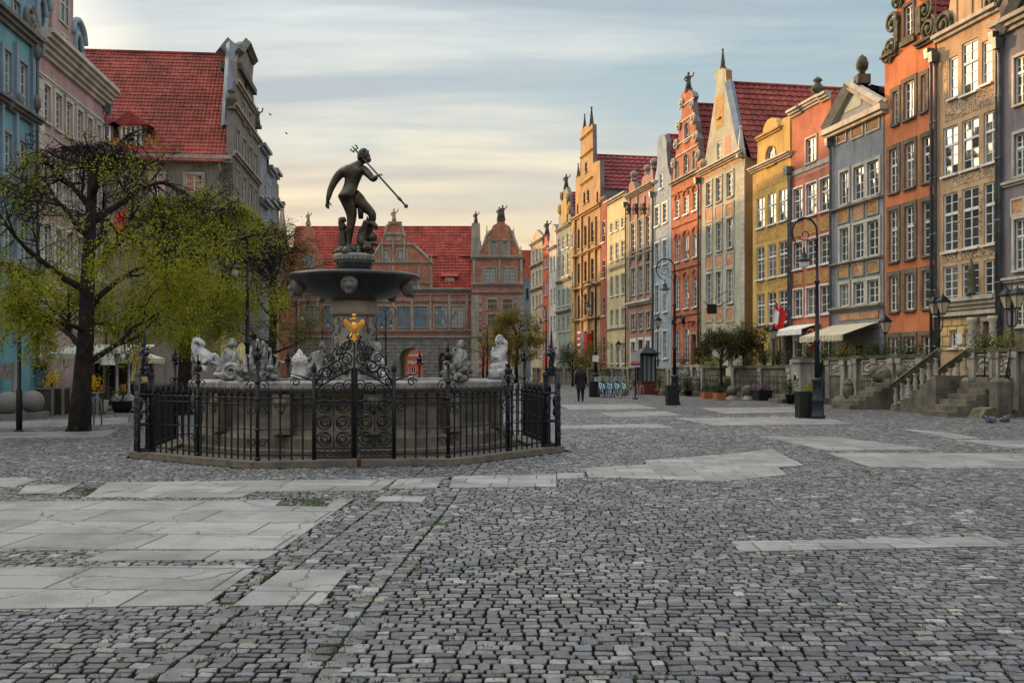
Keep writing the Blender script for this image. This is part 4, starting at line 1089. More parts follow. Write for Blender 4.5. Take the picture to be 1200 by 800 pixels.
# flat cream house
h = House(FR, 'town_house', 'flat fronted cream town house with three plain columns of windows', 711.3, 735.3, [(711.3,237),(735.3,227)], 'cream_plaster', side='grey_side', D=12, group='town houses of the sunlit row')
CC = [(715,718.6),(721.3,725),(728,732)]
for r in ((258,270),(284,304),(322,346),(362,382),(402,426)): h.wins(CC, [r], 723, 2, 3, fw=.06, gl='glass')
h.band(235, 722, .3, .35, 'stone_pale', ext=.05); h.band(386, 722, .15, .15, 'stone_pale'); h.pipe(735, 240)
h.panel(714.5, 733, 312, 316, 'frieze_brown', .02, ref=723)
h.roof(None, None, None, h.z(237,713)+1.6, kind='side', mat='zinc', course=2, col=2); h.done()
# narrow brick-red house
h = House(FR, 'town_house', 'very narrow brick red house squeezed against the tall tan gabled house', 703.8, 711, [(703.8,237),(711,233)], 'rust_red', D=12, group='town houses of the sunlit row')
for r in ((258,284),(304,326),(348,370),(394,424)): h.wins([(705.5,709)], [r], None, 1, 3, gl='glass_dark')
h.band(234, 707, .2, .2, 'stone'); h.roof(None, None, None, None, kind='none'); h.done()
m = MB(); m.fbox(FR, h.s0, h.s1, h.ze-.1, h.ze, -12, -.42); m.build('roof', M_['zinc'], h.o)
# tall tan gabled house
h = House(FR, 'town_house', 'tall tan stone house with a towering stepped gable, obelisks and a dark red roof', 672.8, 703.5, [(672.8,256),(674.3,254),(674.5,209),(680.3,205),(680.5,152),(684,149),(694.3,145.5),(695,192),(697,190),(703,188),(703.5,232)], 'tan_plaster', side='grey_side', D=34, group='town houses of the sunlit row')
CT = [(677,680.5),(684.5,688),(692.5,696.5)]
for r in ((264,288),(306,330),(344,370),(388,420)): h.wins(CT, [r], 686, 1, 3, frame='dark_paint', gl='glass_dark', sill=.04)
h.wins([(683.5,686),(688,690.5)], [(224,238)], 686, 1, 2, frame='dark_paint', gl='glass_dark'); h.wins([(685.5,688.5)], [(190,202)], None, 1, 2, frame='dark_paint', gl='glass_dark'); h.wins([(676,677.8),(699,701)], [(233,247)], 686, 1, 2, frame='dark_paint', gl='glass_dark')
for y in (252, 298, 338, 376): h.band(y, 686, .4 if y == 252 else .25, .3, 'tan_plaster', ext=.03)
for y in (214, 182, 160): h.band(y, 687, .2, .2, 'ochre_plaster', 'gable_moulding', 681, 694.5)
for px in (674.5, 682.2, 690.3, 698.5): h.panel(px-.7, px+.7, 254, 425, 'tan_plaster', .18, 'pilaster', ref=px)
for px, py, k in ((676,208,1.5),(679,206,1.5),(683.5,150,1.5),(691.5,147,1.9)): h.finial(px, py, k, 'obelisk', 'stone_dark')
h.panel(682.3, 685.7, 388, 418, 'white_cloth', .5, 'banner', ref=684); h.panel(690, 693.5, 391, 414, 'red_cloth', .5, 'banner', ref=692)
m = MB()
for k in range(4):
    a0, z0 = FR.sz(682.3, 391+k*7); a1, z1 = FR.sz(685.7, 395+k*7); m.fbox(FR, a0, a1, z1, z0, .502, .53)
m.build('banner', M_['red_cloth'], h.o)
h.roof(172, 700, h.z(222,702), None, mat='tile_dark', course=.7, col=.6, smid=(FR.s(687)+FR.s(689))/2); h.done()
# small far houses
def far(label, x0, x1, top, wall, cols, rows, ref, fin=None, roof=('none',), extra=None, fr='white', bands=(), gl='glass', side='grey_side'):
    h = House(FR, 'town_house', label, x0, x1, top, wall, side=side, D=12, group='town houses of the sunlit row')
    for r in rows: h.wins(cols, [r], ref, 2, 3, fw=.06, bar=.05, frame=fr, gl=gl, sill=.05)
    for y in bands: h.band(y, ref, .3, .3, 'stone', ext=.02)
    if extra: extra(h)
    if fin: h.finial(*fin)
    if roof[0] == 'none':
        h.roof(kind='none'); h.done()
        m = MB(); m.fbox(FR, h.s0, h.s1, h.ze-.1, h.ze, -12, -.42); m.build('roof', M_['zinc'], h.o)
    else:
        h.roof(roof[1], roof[2], roof[3] and h.z(roof[3], ref), None, mat='tile_dark', course=.7, col=.7); h.done()
    return h
far('narrow ochre house between the tall tan gable and the scrolled blue-green house', 669, 672.6, [(669,256),(672.6,254)], 'ochre_plaster', [(670,672)], [(274,290),(318,334),(356,372),(400,420)], 671, bands=(258,))
def ex(h):
    h.volutes([(656.5,246,.6,1),(658.5,230,.5,1),(667.5,244,.6,-1),(665.8,230,.5,-1)], 'ochre_plaster')
    h.panel(659, 665.5, 236, 262, 'ochre_plaster', .15, 'carved_relief', ref=662)
far('blue-green ornate house with a scrolled gable and a trumpeting figure on top', 652.3, 668.8, [(652.3,276),(654.3,268),(655,254),(657,246),(657.5,232),(660,222),(664,219.5),(666,228),(667,242),(668.5,250),(668.8,258)], 'sea_plaster', [(654,656.8),(659,662),(664.5,667.4)], [(276,292),(298,324),(338,358),(372,388),(404,422)], 661, (662,221,1.7,'figure','stone_dark'), ('gable',224,663,258), ex, bands=(268,330,366), fr='white')
far('slim pale house with a small blue-roofed bell gable', 643.3, 652, [(643.3,285),(644.5,276),(645,266),(648,262.5),(651,266),(652,278)], 'pale_plaster', [(645,647),(648.8,651)], [(300,316),(338,354),(370,386),(404,420)], 648, None, ('gable',264,648,282), bands=(292,))
far('narrow bright orange house topped by a standing statue', 636, 643, [(636,288),(638,284),(638.3,276),(641,274.5),(641.2,282),(643,285)], 'far_orange', [(637.3,639.2),(640.3,642.3)], [(300,314),(330,346),(358,374),(390,412)], 640, (639.7,276,1.9,'figure','stone_dark'), bands=(292,))
far('pale stone corner house with a low pediment, last of the row before the gate', 622, 635.8, [(622,284),(628.8,269),(635.8,276)], 'far_cream', [(624,626.2),(628,630.2),(632,634.2)], [(292,304),(318,332),(346,360),(374,388),(404,418)], 629, bands=(285,312,340))
# ------------------------------------------------------------------ the palace gate that closes the square
GY = 150.0
FG = Frame((0, GY), (0, -1))
M_['gate_brick'] = bricks('gate_brick', (.56,.19,.11), (.48,.15,.09), (.40,.31,.24), (1,0), .5, .16, .02, streak=.35)
M_['gate_brick_dark'] = bricks('gate_brick_dark', (.34,.12,.08), (.28,.10,.07), (.28,.22,.18), (1,0), .5, .16, .02, streak=.35)
M_['ashlar'] = bricks('grey_ashlar', (.30,.285,.26), (.24,.23,.21), (.12,.115,.105), (1,0), 1.3, .55, .05, streak=.4, bd=.03)
M_['gate_stone'] = surf('gate_stone', (.40,.34,.27), (.24,.21,.17), .6, .85, 0, 10, .3, .02, streak=.5)
M_['tile_gate'] = tiles('bright_roof_tile', (.28,.045,.034), (.36,.06,.042), (.42,.09,.06))

g = House(FG, 'palace_gate', 'long red brick palace gate with leaded windows and arches, closing the square', 336, 552.5,
          [(336,341),(344,341),(344.5,303),(350,296),(354,281),(355.5,268),(361,262),(366,268),(368,281),(373,296),(379,303),(379.5,341),
           (427,341),(427.5,309),(437,300),(446,287),(450,276.5),(452,276),(453.5,270),(455,263.5),(458,262),(463,262),(468,263),(471,270),(473,276),(476,278),(485,287),(499,300),(507,309),(507.5,341),(552.5,341)], 'gate_brick', side='gate_brick', D=12)
WB = [(358,368),(379,391.5),(402,416),(442,457),(465,480.5),(485.5,500.5),(509.5,524.5),(529,543)]
kw = dict(nc=4, nr=5, frame='grey_side', gl='glass_lead', sur=.26, msur='gate_stone', fw=.08, bar=.05)
g.wins(WB, [(359,384)], 470, **kw)
g.wins([(446,455),(466.5,476)], [(293,308.5)], 460, nc=2, nr=3, frame='grey_side', gl='glass_lead', sur=.22, msur='gate_stone')
g.wins([(453.6,457.6),(464.6,468.4)], [(275.5,281.5)], 460, nc=2, nr=2, frame='pale_plaster', gl='glass_lead', sur=.2, msur='gate_stone', arch=.8)
g.wins([(446,455),(466.5,476)], [(320,328)], 460, nc=3, nr=2, frame='pale_plaster', gl='glass_lead', sur=.22, msur='gate_stone')
g.wins([(356.5,360),(363.5,367)], [(300,313)], 361, nc=2, nr=3, frame='pale_plaster', gl='glass_lead', sur=.2, msur='gate_stone')
for (xa, xb, yt) in ((468,495.5,419.5),(514,530,419),(412,430,419)):   # open passages
    a, b = FG.s(xa), FG.s(xb); z = g.z(yt); ar = (b-a)/2
    g.holes.append([(a,.01),(b,.01),(b,z)] + [((a+b)/2 + ar*math.cos(q), z + ar*math.sin(q)*.9) for q in [PI*k/10 for k in range(1,10)]] + [(a,z)])
ARCHES = g.holes[-3:]
def gate_done(h, passages):
    """wall with real passages: the arches run right through the building"""
    F = h.F; D = h.D
    outer = [(h.s0, 0), (h.s1, 0)] + h.top[::-1]
    m = MB()
    for d, mi in ((0, 0), (-D, 1)):
        use = h.holes if d == 0 else passages
        top = outer if d == 0 else [(h.s0,0),(h.s1,0),(h.s1,h.ze),(h.s0,h.ze)]
        loops = [[Vector((a,z,0)) for a,z in top]] + [[Vector((a,z,0)) for a,z in q] for q in use]
        m.add([F.P(p.x,p.y,d) for l in loops for p in l], [tuple(t) for t in tessellate_polygon(loops)], mi)
    for q in h.holes:
        dep = D if q in passages else h.depth
        n = len(q); vs = [F.P(a,z,0) for a,z in q] + [F.P(a,z,-dep) for a,z in q]
        m.add(vs, [(i,(i+1)%n,n+(i+1)%n,n+i) for i in range(n)], 3 if q in passages else 0)
        if q not in passages: m.add([F.P(a,z,-dep) for a,z in q], [tuple(range(n))], 2)
    n = len(outer); th = .8
    vs = [F.P(a,z,0) for a,z in outer] + [F.P(a,z,-th) for a,z in outer]
    m.add(vs, [(i,(i+1)%n,n+(i+1)%n,n+i) for i in range(1,n)], 1)
    hi = [(a,z) for a,z in outer if z >= h.ze-.01]
    if len(hi) > 2: m.add([F.P(a,z,-th) for a,z in hi], [tuple(t) for t in tessellate_polygon([[Vector((a,z,0)) for a,z in hi]])], 1)
    for a in (h.s0, h.s1): m.add([F.P(a,0,-.0),F.P(a,0,-D),F.P(a,h.ze,-D),F.P(a,h.ze,0)], [(0,1,2,3)], 1)
    m.build('wall', [M_[h.wall], M_[h.side], M_['black'], M_['gate_stone']], h.o)
ze = g.z(342)
g.roof(None, None, ze, at(0,266,GY+6)[2], kind='side', mat='tile_gate', course=.55, col=.55, front=-.9)
# ashlar ground floor as facing, left open at the arches
a0, a1 = g.s0, g.s1; zt = g.z(398)
def facing(F, s0, s1, z0, z1, holes, mat, name, d=.12, par=None):
    loops = [[Vector((s0,z0,0)),Vector((s1,z0,0)),Vector((s1,z1,0)),Vector((s0,z1,0))]] + [[Vector((a,max(z,z0+.005),0)) for a,z in q] for q in holes]
    m = MB(); m.add([F.P(p.x,p.y,d) for l in loops for p in l], [tuple(t) for t in tessellate_polygon(loops)])
    for q in holes:
        n = len(q); m.add([F.P(a,max(z,z0+.005),d) for a,z in q]+[F.P(a,max(z,z0+.005),-.1) for a,z in q], [(i,(i+1)%n,n+(i+1)%n,n+i) for i in range(n)])
    m.fbox(F, s0, s1, z1, z1+.05, .0, d+.01)
    return m.build(name, M_[mat], par)
facing(FG, a0, a1, .02, zt, ARCHES, 'ashlar', 'stone_facing', par=g.o)
for y, hh, dd in ((397,.45,.35),(389,.35,.25),(354,.35,.25),(346,.3,.2)): g.band(y, 470, hh, dd, 'gate_stone', 'stone_band')
g.band(341.5, 470, .55, .5, 'gate_stone')
g.panel(337, 552, 388.5, 395, 'gate_brick_dark', .06, 'brick_frieze', ref=470)
for px in (350, 372.5, 396, 437, 461.3, 482.8, 504.5, 526.6, 547): g.panel(px-1.3, px+1.3, 346, 388, 'gate_stone', .22, 'pilaster', ref=px)
for px in (430, 460.8, 491, 505): g.panel(px-1.3, px+1.3, 312, 341, 'gate_stone', .2, 'pilaster', ref=px)
for y, xa, xb in ((309,428,507),(288,444,487),(276,450,474),(333,428,507),(262.5,455,471)): g.band(y, 467, .35, .25, 'gate_stone', 'gable_moulding', xa, xb)
for px in (448,460.8,474): g.panel(px-1, px+1, 279, 307, 'gate_stone', .18, 'pilaster', ref=px)
for pts in (((428,309),(437,300),(446,287)),((507,309),(499,300),(485,287)),((450,277),(454,264),(458,262)),((474,277),(470,264),(466,262))):
    m = MB(); m.tube([FG.P(*FG.sz(*p), .05) for p in pts], .22, 5, sm=False); m.build('gable_coping', M_['gate_stone'], g.o)
g.finial(461.5, 262, 2.4, 'figure', 'gate_stone', -.2); g.finial(429, 309, 1.6, 'obelisk', 'gate_stone'); g.finial(505.5, 309, 1.6, 'obelisk', 'gate_stone'); g.finial(361, 263, 2.0, 'figure', 'gate_stone')
# dormers on the roof slope
def dormer(par, F, px0, px1, py0, py1, ytop, d=-2.2):
    k = (GY - d)/GY
    def S(px, py): p = at(px, py, GY-d); return p.x, p.z
    xa, z1 = S(px0, py0); xb, z0 = S(px1, py1); _, zt = S(px0, ytop)
    m = MB(); m.box(xa-.25, xb+.25, GY-d, GY-d+4, z0-1.0, z1+.3)
    o = m.build('dormer', M_['tile_gate'], par)
    m = MB(); m.add([(xa-.7,GY-d-.4,z1+.2),(xb+.7,GY-d-.4,z1+.2),(xb+.7,GY-d+3.4,zt),(xa-.7,GY-d+3.4,zt)], [(0,1,2,3)]); m.add([(xa-.7,GY-d-.4,z1+.2),(xa-.7,GY-d+3.4,zt),(xa-.7,GY-d+3.4,z1)], [(0,1,2)]); m.add([(xb+.7,GY-d-.4,z1+.2),(xb+.7,GY-d+3.4,zt),(xb+.7,GY-d+3.4,z1)], [(0,1,2)])
    m.build('dormer_roof', M_['tile_gate'], o)
    m = MB(); m.box(xa, xb, GY-d-.06, GY-d-.01, z0, z1); m.build('pane', M_['glass_lead'], o)
    m = MB()
    for x in (xa, (xa+xb)/2-.08, xb-.16): m.box(x, x+.16, GY-d-.14, GY-d-.062, z0, z1)
    for z in (z0, z1-.16): m.box(xa, xb, GY-d-.13, GY-d-.063, z, z+.16)
    m.build('window_frame', M_['pale_plaster'], o)
dormer(g.roof_o, FG, 522, 532, 325.5, 337, 304, -1.6); dormer(g.roof_o, FG, 502, 507.5, 302, 305.5, 293, -3.6); dormer(g.roof_o, FG, 543, 548, 302, 305.5, 293, -3.6); dormer(g.roof_o, FG, 392, 402, 325.5, 337, 304, -1.6)
gate_done(g, ARCHES)
# projecting pavilion
FP = Frame((0, GY-2.2), (0, -1))
p = House(FP, 'gate_pavilion', 'taller brick pavilion at the end of the palace gate with its own curved gable', 552.5, 613.5,
          [(552.5,304),(561,303),(563,293),(567,286),(570,276),(572,272),(575,270),(578,264),(582,262),(583,257.5),(591,257.5),(592,262),(597,265),(599.5,270),(602,279),(606,286),(608.5,295),(611,302),(613.5,303)], 'gate_brick', side='gate_brick', D=13)
kw = dict(frame='grey_side', gl='glass_lead', sur=.24, msur='gate_stone', fw=.08, bar=.05)
p.wins([(567,581),(589.5,604)], [(314,332)], 586, nc=4, nr=4, **kw); p.wins([(576.5,581.7),(588.7,594)], [(284,300)], 586, nc=2, nr=4, **kw)
kw['gl'] = 'glass_dark'; kw['frame'] = 'dark_paint'
p.wins([(571.7,582),(589.5,600)], [(351,362),(368.5,381),(404,416)], 586, nc=2, nr=2, **kw)
for y, hh, dd in ((303.5,.5,.45),(335,.5,.4),(344,.4,.3),(396,.35,.3),(283,.25,.2)): p.band(y, 586, hh, dd, 'gate_stone', 'stone_band', 568 if y == 283 else None, 603 if y == 283 else None)
for px in (555.5, 585.5, 611): p.panel(px-1.4, px+1.4, 304, 335, 'gate_stone', .22, 'pilaster', ref=px)
for px in (573.5, 585.5, 597): p.panel(px-.9, px+.9, 276, 302, 'gate_stone', .2, 'pilaster', ref=px)
for side_ in (0, 1):
    m = MB(); zz, k = .2, 0
    while zz < p.z(346):
        w_ = 1.5 if k % 2 else 1.1; sa, sb = ((p.s0-.03, p.s0+w_), (p.s1-w_, p.s1+.03))[side_]; m.fbox(FP, sa, sb, zz, zz+.62, .003, .14)
        zz += .64; k += 1
    m.build('quoin', M_['gate_stone'], p.o)
for y in (349, 356.5, 363.5, 374.5, 383, 391): p.band(y, 586, .14, .05, 'gate_stone', 'stone_band', steps=1)
for pts in (((563,294),(567,286),(570,276),(575,270)),((609,295),(605,286),(602,278),(599,270))): m = MB(); m.tube([FP.P(*FP.sz(*q), .05) for q in pts], .22, 5, sm=False); m.build('gable_coping', M_['gate_stone'], p.o)
p.finial(585, 258, 2.1, 'figure', 'stone_dark'); p.finial(589, 258, 2.4, 'figure', 'stone_dark'); 
m = MB(); a, z = FP.sz(557.5, 304); m.obox(FP.P(a, z, -.5), (1.5, 1.2, 5.4), 0, 0, .8); m.build('corner_pinnacle', M_['gate_stone'], p.o)
for fx, fy in ((563.5,294),(570.5,276),(602,279),(610.5,300)): p.finial(fx, fy, 1.5, 'obelisk', 'gate_stone')
p.finial(557.5, 262, 2.0, 'figure', 'stone_dark', -.5)
p.roof(None, None, p.z(305), p.z(266)-.2, kind='gable', mat='tile_gate', course=.6, col=.6); p.done()
q = House(FP, 'gate_pavilion', 'twin brick pavilion at the far end of the palace gate, mostly hidden by trees', 316, 336, [(316,304),(320,290),(325,284),(331,290),(336,304)], 'gate_brick', side='gate_brick', D=13)
q.wins([(320,325),(328,333)], [(314,332)], 326, nc=2, nr=3, frame='pale_plaster', gl='glass_lead', sur=.2, msur='gate_stone'); q.band(303.5, 326, .5, .4, 'gate_stone'); q.finial(330.5, 290, 6.5, 'obelisk', 'gate_stone'); q.finial(330.5, 246, 1.4, 'figure', 'gate_stone')
q.roof(None, None, q.z(305), q.z(285), kind='gable', mat='tile_gate', course=.7, col=.7); q.done()
# houses beyond the passages and beside the gate
FB = Frame((0, 196.0), (0, -1))
b = House(FB, 'riverside_house', 'red brick riverside house with white bands seen through the wide arch', 440, 500, [(440,380),(470,366),(500,380)], 'far_orange', D=8)
for y in (410, 418, 426): b.band(y, 480, .5, .2, 'pale_plaster')
b.wins([(474,479),(482,487)], [(412,417),(421,426),(430,437)], 480, nc=2, nr=2, gl='glass_dark'); b.roof(366, 470, None, None, mat='tile_gate', course=.8, col=.8); b.done()
b = House(FB, 'riverside_house', 'pale riverside house seen through the narrow arch', 502, 556, [(502,385),(530,372),(556,385)], 'pale_plaster', D=8)
b.wins([(516,521),(524,528)], [(416,423),(428,436)], 520, nc=2, nr=2, gl='glass_dark'); b.roof(372, 530, None, None, mat='tile_dark', course=.8, col=.8); b.done()
FD = Frame((0, 158.0), (0, -1))
d = House(FD, 'alley_house', 'small white house with a dark arched window in the alley beside the gate', 612.5, 624, [(612.5,333),(617.5,322),(624,333)], 'blue_grey_plaster', D=8)
d.wins([(616.5,619.5)], [(339,350)], 618, nc=1, nr=2, gl='glass_dark', frame='dark_paint', arch=1); d.roof(kind='none'); d.done()
FD2 = Frame((0, 170.0), (0, -1))
d = House(FD2, 'alley_house', 'plain dark brick house rising behind the alley beside the gate', 610, 628, [(610,293),(628,293)], 'rust_red', side='grey_side', D=9)
d.roof(kind='none'); d.done()

# ------------------------------------------------------------------ the shaded row on the left
FL = Frame((-20.5, 50.5), (1, .10))
plaster('turquoise_plaster', (.20,.42,.46), (.14,.32,.37)); plaster('soft_pink_plaster', (.56,.38,.37)); plaster('pale_trim', (.66,.62,.52)); plaster('old_grey_plaster', (.235,.215,.19), streak=.6)
plaster('far_blue', (.30,.40,.50)); plaster('far_grey', (.30,.32,.36))
GL = 'town houses of the shaded row'
h = House(FL, 'town_house', 'turquoise town house with dark grey cornices, nearest of the shaded row', -130, 42, [(-130,-260),(14,-60),(18,-20),(30,0),(42,44)], 'turquoise_plaster', D=14, group=GL)
cols = [(-110,-92),(-78,-62),(-48,-34),(-22,-10),(4,12.5),(22,31)]
h.wins(cols, [(74,133)], 26, 2, 5, sur=.14, msur='grey_plaster'); h.wins(cols, [(166,222)], 26, 2, 5, sur=.14, msur='grey_plaster'); h.wins(cols, [(256,306)], 26, 2, 5, sur=.14, msur='grey_plaster'); h.wins(cols, [(340,384)], 26, 2, 4, sur=.14, msur='grey_plaster')
h.wins([(14.5,22.5)], [(2,30)], None, 2, 3, sur=.12, msur='grey_plaster')
for y in (47, 140, 232, 322): h.band(y, 26, .5 if y == 47 else .35, .4, 'grey_side', ext=.05, steps=3)
for px in (0, 17, 36.5): h.panel(px-1.4, px+1.4, 50, 400, 'far_blue', .14, 'pilaster', ref=px)
for (px, py) in ((37,120),(37,60),(17,118),(5,118)):
    m = MB(); a, z = FL.sz(px, py); m.ell(FL.P(a, z, .2), (.18,.16,.30), 8, 6, 0, .15); m.build('carved_capital', M_['grey_side'], h.o)
h.volutes([(33,22,.6,-1),(38,38,.5,-1)], 'grey_side'); h.pipe(39.5, 60); h.roof(None, None, None, h.z(-40, 0), mat='tile'); h.done()

h = House(FL, 'town_house', 'pink town house with a cream cornice and round blue dormers on its red roof', 42.5, 122, [(42.5,58),(122,120)], 'soft_pink_plaster', side='soft_pink_plaster', D=12, group=GL)
cp = [(50,58.5),(64,71.5),(77,84),(90,96.5),(102,107.5),(113,117.5)]
h.wins(cp, [(110,152)], 67, 2, 5, sur=.14, msur='pale_trim'); h.wins(cp, [(190,236)], 67, 2, 5, sur=.14, msur='pale_trim'); h.wins(cp, [(268,312)], 67, 2, 5, sur=.14, msur='pale_trim'); h.wins(cp, [(340,380)], 67, 2, 4, sur=.14, msur='pale_trim')
h.band(66, 50, .95, .75, 'pale_trim', ext=.1, steps=5); h.band(92, 50, .18, .1, 'pale_trim', 'string_course'); h.band(250, 67, .2, .15, 'pale_trim', 'string_course'); h.band(322, 67, .3, .2, 'pale_trim', 'string_course')
z = 1.0; k = 0; m = MB()
while z < h.z(100, 44): m.fbox(FL, h.s0, h.s0+(.75 if k % 2 else .5), z, z+.42, .003, .06); z += .45; k += 1
m.build('quoin', M_['pale_trim'], h.o)
zc = h.z(58, 44)
h.roof(None, None, zc+.3, zc+6.3, kind='side', mat='tile', D=11, course=.4, col=.3, front=.1)
def left_dormer(px, py, kind):
    a, z = FL.sz(px, py)
    if kind == 'round':
        m = MB(); w = .85
        m.prism([FL.P(a-w, zc+.3, -.2), FL.P(a+w, zc+.3, -.2), FL.P(a+w, zc+2.2, -.2)] + [FL.P(a+w*math.cos(PI*k/10), zc+2.2+w*math.sin(PI*k/10), -.2) for k in range(1,10)] + [FL.P(a-w, zc+2.2, -.2)], FL.n*-2.6)
        o = m.build('dormer', M_['far_blue'], h.roof_o)
        m = MB(); m.tube([FL.P(a+.5*math.cos(PI*k/10), zc+1.75+.72*math.sin(PI*k/10), -.16) for k in range(21)], .13, 6); m.tube([FL.P(a+(w+.04)*math.cos(PI*k/10), zc+2.2+(w+.04)*math.sin(PI*k/10), -.12) for k in range(11)], .14, 6); m.build('window_frame', M_['blue_grey_plaster'], o)
        m = MB(); m.prism([FL.P(a+.5*math.cos(PI*k/10), zc+1.75+.72*math.sin(PI*k/10), -.19) for k in range(20)], FL.n*.012); m.build('pane', M_['glass_dark'], o)
    else:
        m = MB(); w = 1.35
        m.fbox(FL, a-w, a+w, zc+.3, zc+4.4, -2.8, -.15); o = m.build('dormer', M_['soft_pink_plaster'], h.roof_o)
        m = MB(); pts = [FL.P(a-w-.3, zc+4.4, .15)] + [FL.P(a+(w+.3)*math.cos(PI-PI*k/10), zc+4.65+1.0*math.sin(PI*k/10), .15) for k in range(11)] + [FL.P(a+w+.3, zc+4.4, .15)]
        m.prism(pts, FL.n*-3.2); m.build('dormer_roof', M_['pale_trim'], o)
        m = MB(); m.fbox(FL, a-.5, a+.5, zc+2.2, zc+3.9, -.148, -.12); m.fbox(FL, a-.5, a+.5, zc+.5, zc+1.7, -.148, -.12); m.build('pane', M_['glass_dark'], o)
        m = MB()
        for z0, z1 in ((zc+2.2,zc+3.9),(zc+.5,zc+1.7)):
            for x in (a-.6, a-.04, a+.5): m.fbox(FL, x, x+.1, z0, z1, -.149, -.08)
            for z in (z0, z1, (z0+z1)/2): m.fbox(FL, a-.5, a+.5, z, z+.08, -.147, -.085)
        m.build('window_frame', M_['pale_trim'], o)
left_dormer(53, 30, 'round'); left_dormer(78, 60, 'tall'); left_dormer(96, 75, 'round')
h.pipe(121, 128); h.done()

# the gabled house that stands forward of the row
FS = Frame((-19.1, 68.0), (1, .10))
h = House(FS, 'gabled_house', 'old grey gabled house standing forward, its great red tiled roof facing the square', 272.6, 303.5,
          [(272.6,186),(272.6,128),(275.5,127),(277,72),(279.5,62),(281,52),(287,49),(293.5,50),(297.5,74),(296,92),(297,112),(299,130),(301,152),(303.5,163)], 'old_grey_plaster', side='old_grey_plaster', D=22)
for r in ((122,147),(163,190),(208,238),(262,292),(320,350)): h.wins([(283.5,287),(290.5,294)] if r[0] < 150 else [(277,280),(284.5,288),(291.5,295),(298,301)], [r], 286, 2, 4, sur=.12, msur='stone')
h.wins([(286.5,289.5)], [(88,110)], None, 1, 3, gl='glass_dark', frame='dark_paint')
for y in (200, 148, 118, 250): h.band(y, 288, .35, .3, 'stone', a=276 if y == 118 else None, b=298 if y == 118 else None)
h.finial(270.9+2, 128, 1.5, 'urn', 'stone_dark', -.1); h.finial(300, 150, 1.7, 'figure', 'stone_dark', .1)
zr = at(190, 65.5, 74)[2]; zeav = at(200, 187, 68)[2]
h.roof(None, None, zeav, zr, mat='tile', course=.36, col=.27, front=-.42, ov=.5)
h.D = 22
m = MB(); a0,z0 = FS.sz(279,62); a1,z1 = FS.sz(287,50); a2,z2 = FS.sz(296,72); m.tube([FS.P(a0,z0,.1),FS.P(a1,z1,.1),FS.P(a2,z2,.1)],.35,4,sm=False); m.tube([FS.P(a0,z0,-1.2),FS.P(a1,z1,-1.2),FS.P(a2,z2,-1.2)],.35,4,sm=False); m.fbox(FS,a0-.2,a2+.2,z0-1.2,z0-.75,-1.2,.3); m.build('gable_pediment', M_['stone_dark'], h.o)
m = MB(); a0,z0 = FS.sz(272.7,126); a1,z1 = FS.sz(276.3,72); m.tube([FS.P(h.s0+.15,zeav+2.3,-.5),FS.P(h.s0+2.2,zr-.3,-.5)],.34,4,sm=False); m.build('gable_flashing', M_['zinc'], h.o)
# windows in the side wall that faces the square
FSIDE = Frame(FS.P(h.s0, 0, 0)[:2], (-FS.t.x, -FS.t.y))
s0n = -FSIDE.s(272)
class SideWin(House):
    def __init__(s): s.F = FSIDE; s.o = h.o; s.holes = []; s.s0 = -40; s.s1 = 40; s.x0 = 100; s.x1 = 272; s.depth = .3
sw = SideWin()
sw.wins([(135,152),(178,192),(218,238)], [(205,232)], 230, 2, 4, sur=.16, msur='stone', hole=False); sw.wins([(135,152),(178,192),(218,238)], [(262,292)], 230, 2, 4, sur=.16, msur='stone', hole=False); sw.wins([(178,192),(218,238)], [(320,355)], 230, 2, 4, sur=.16, msur='stone', hole=False)
sw.band(191, 230, .5, .4, 'stone', 'cornice', 90, 272); sw.band(245, 230, .25, .12, 'stone', 'string_course', 90, 272)
m = MB(); a, z = FSIDE.sz(258, 194); m.tube([FSIDE.P(a, z, .5), FSIDE.P(a+.1, z-.6, .14), FSIDE.P(a+.1, 1, .14)], .08, 8); m.build('downpipe', M_['pipe'], h.o)
m = MB(); z, k = 1, 0
while z < zeav-.6: m.fbox(FSIDE, -(.9 if k % 2 else .6), 0.03, z, z+.5, .003, .09); z += .54; k += 1
m.build('quoin', M_['stone_dark'], h.o)
def roof_dormer(pxc, py, w=1.7):
    p0 = at(pxc, py, 67.9); m = MB()
    m.box(p0.x-w/2, p0.x+w/2, p0.y, p0.y+3.2, p0.z-.6, p0.z+1.75)
    o = m.build('dormer', M_['old_grey_plaster'], h.roof_o)
    m = MB(); a = w/2+.5; zt = p0.z+1.75
    m.prism([(p0.x-a, p0.y-.4, zt-.1),(p0.x+a, p0.y-.4, zt-.1),(p0.x, p0.y-.4, zt+.85)], (0,3.8,0)); m.build('dormer_roof', M_['tile_dark'], o)
    m = MB(); m.box(p0.x-w*.38, p0.x+w*.38, p0.y-.05, p0.y-.004, p0.z+.15, p0.z+1.6); m.build('pane', M_['glass_dark'], o)
    m = MB()
    for x in (-.40,-.22,-.03,.16,.36): m.box(p0.x+w*x, p0.x+w*(x+(.07 if abs(x) != .03 else .07)), p0.y-.12, p0.y-.052, p0.z+.1, p0.z+1.65)
    for z in (.08, .85, 1.58): m.box(p0.x-w*.41, p0.x+w*.43, p0.y-.115, p0.y-.053, p0.z+z, p0.z+z+.09)
    m.build('window_frame', M_['white'], o)
roof_dormer(154, 176); roof_dormer(118, 176)
h.chimney
h.done()
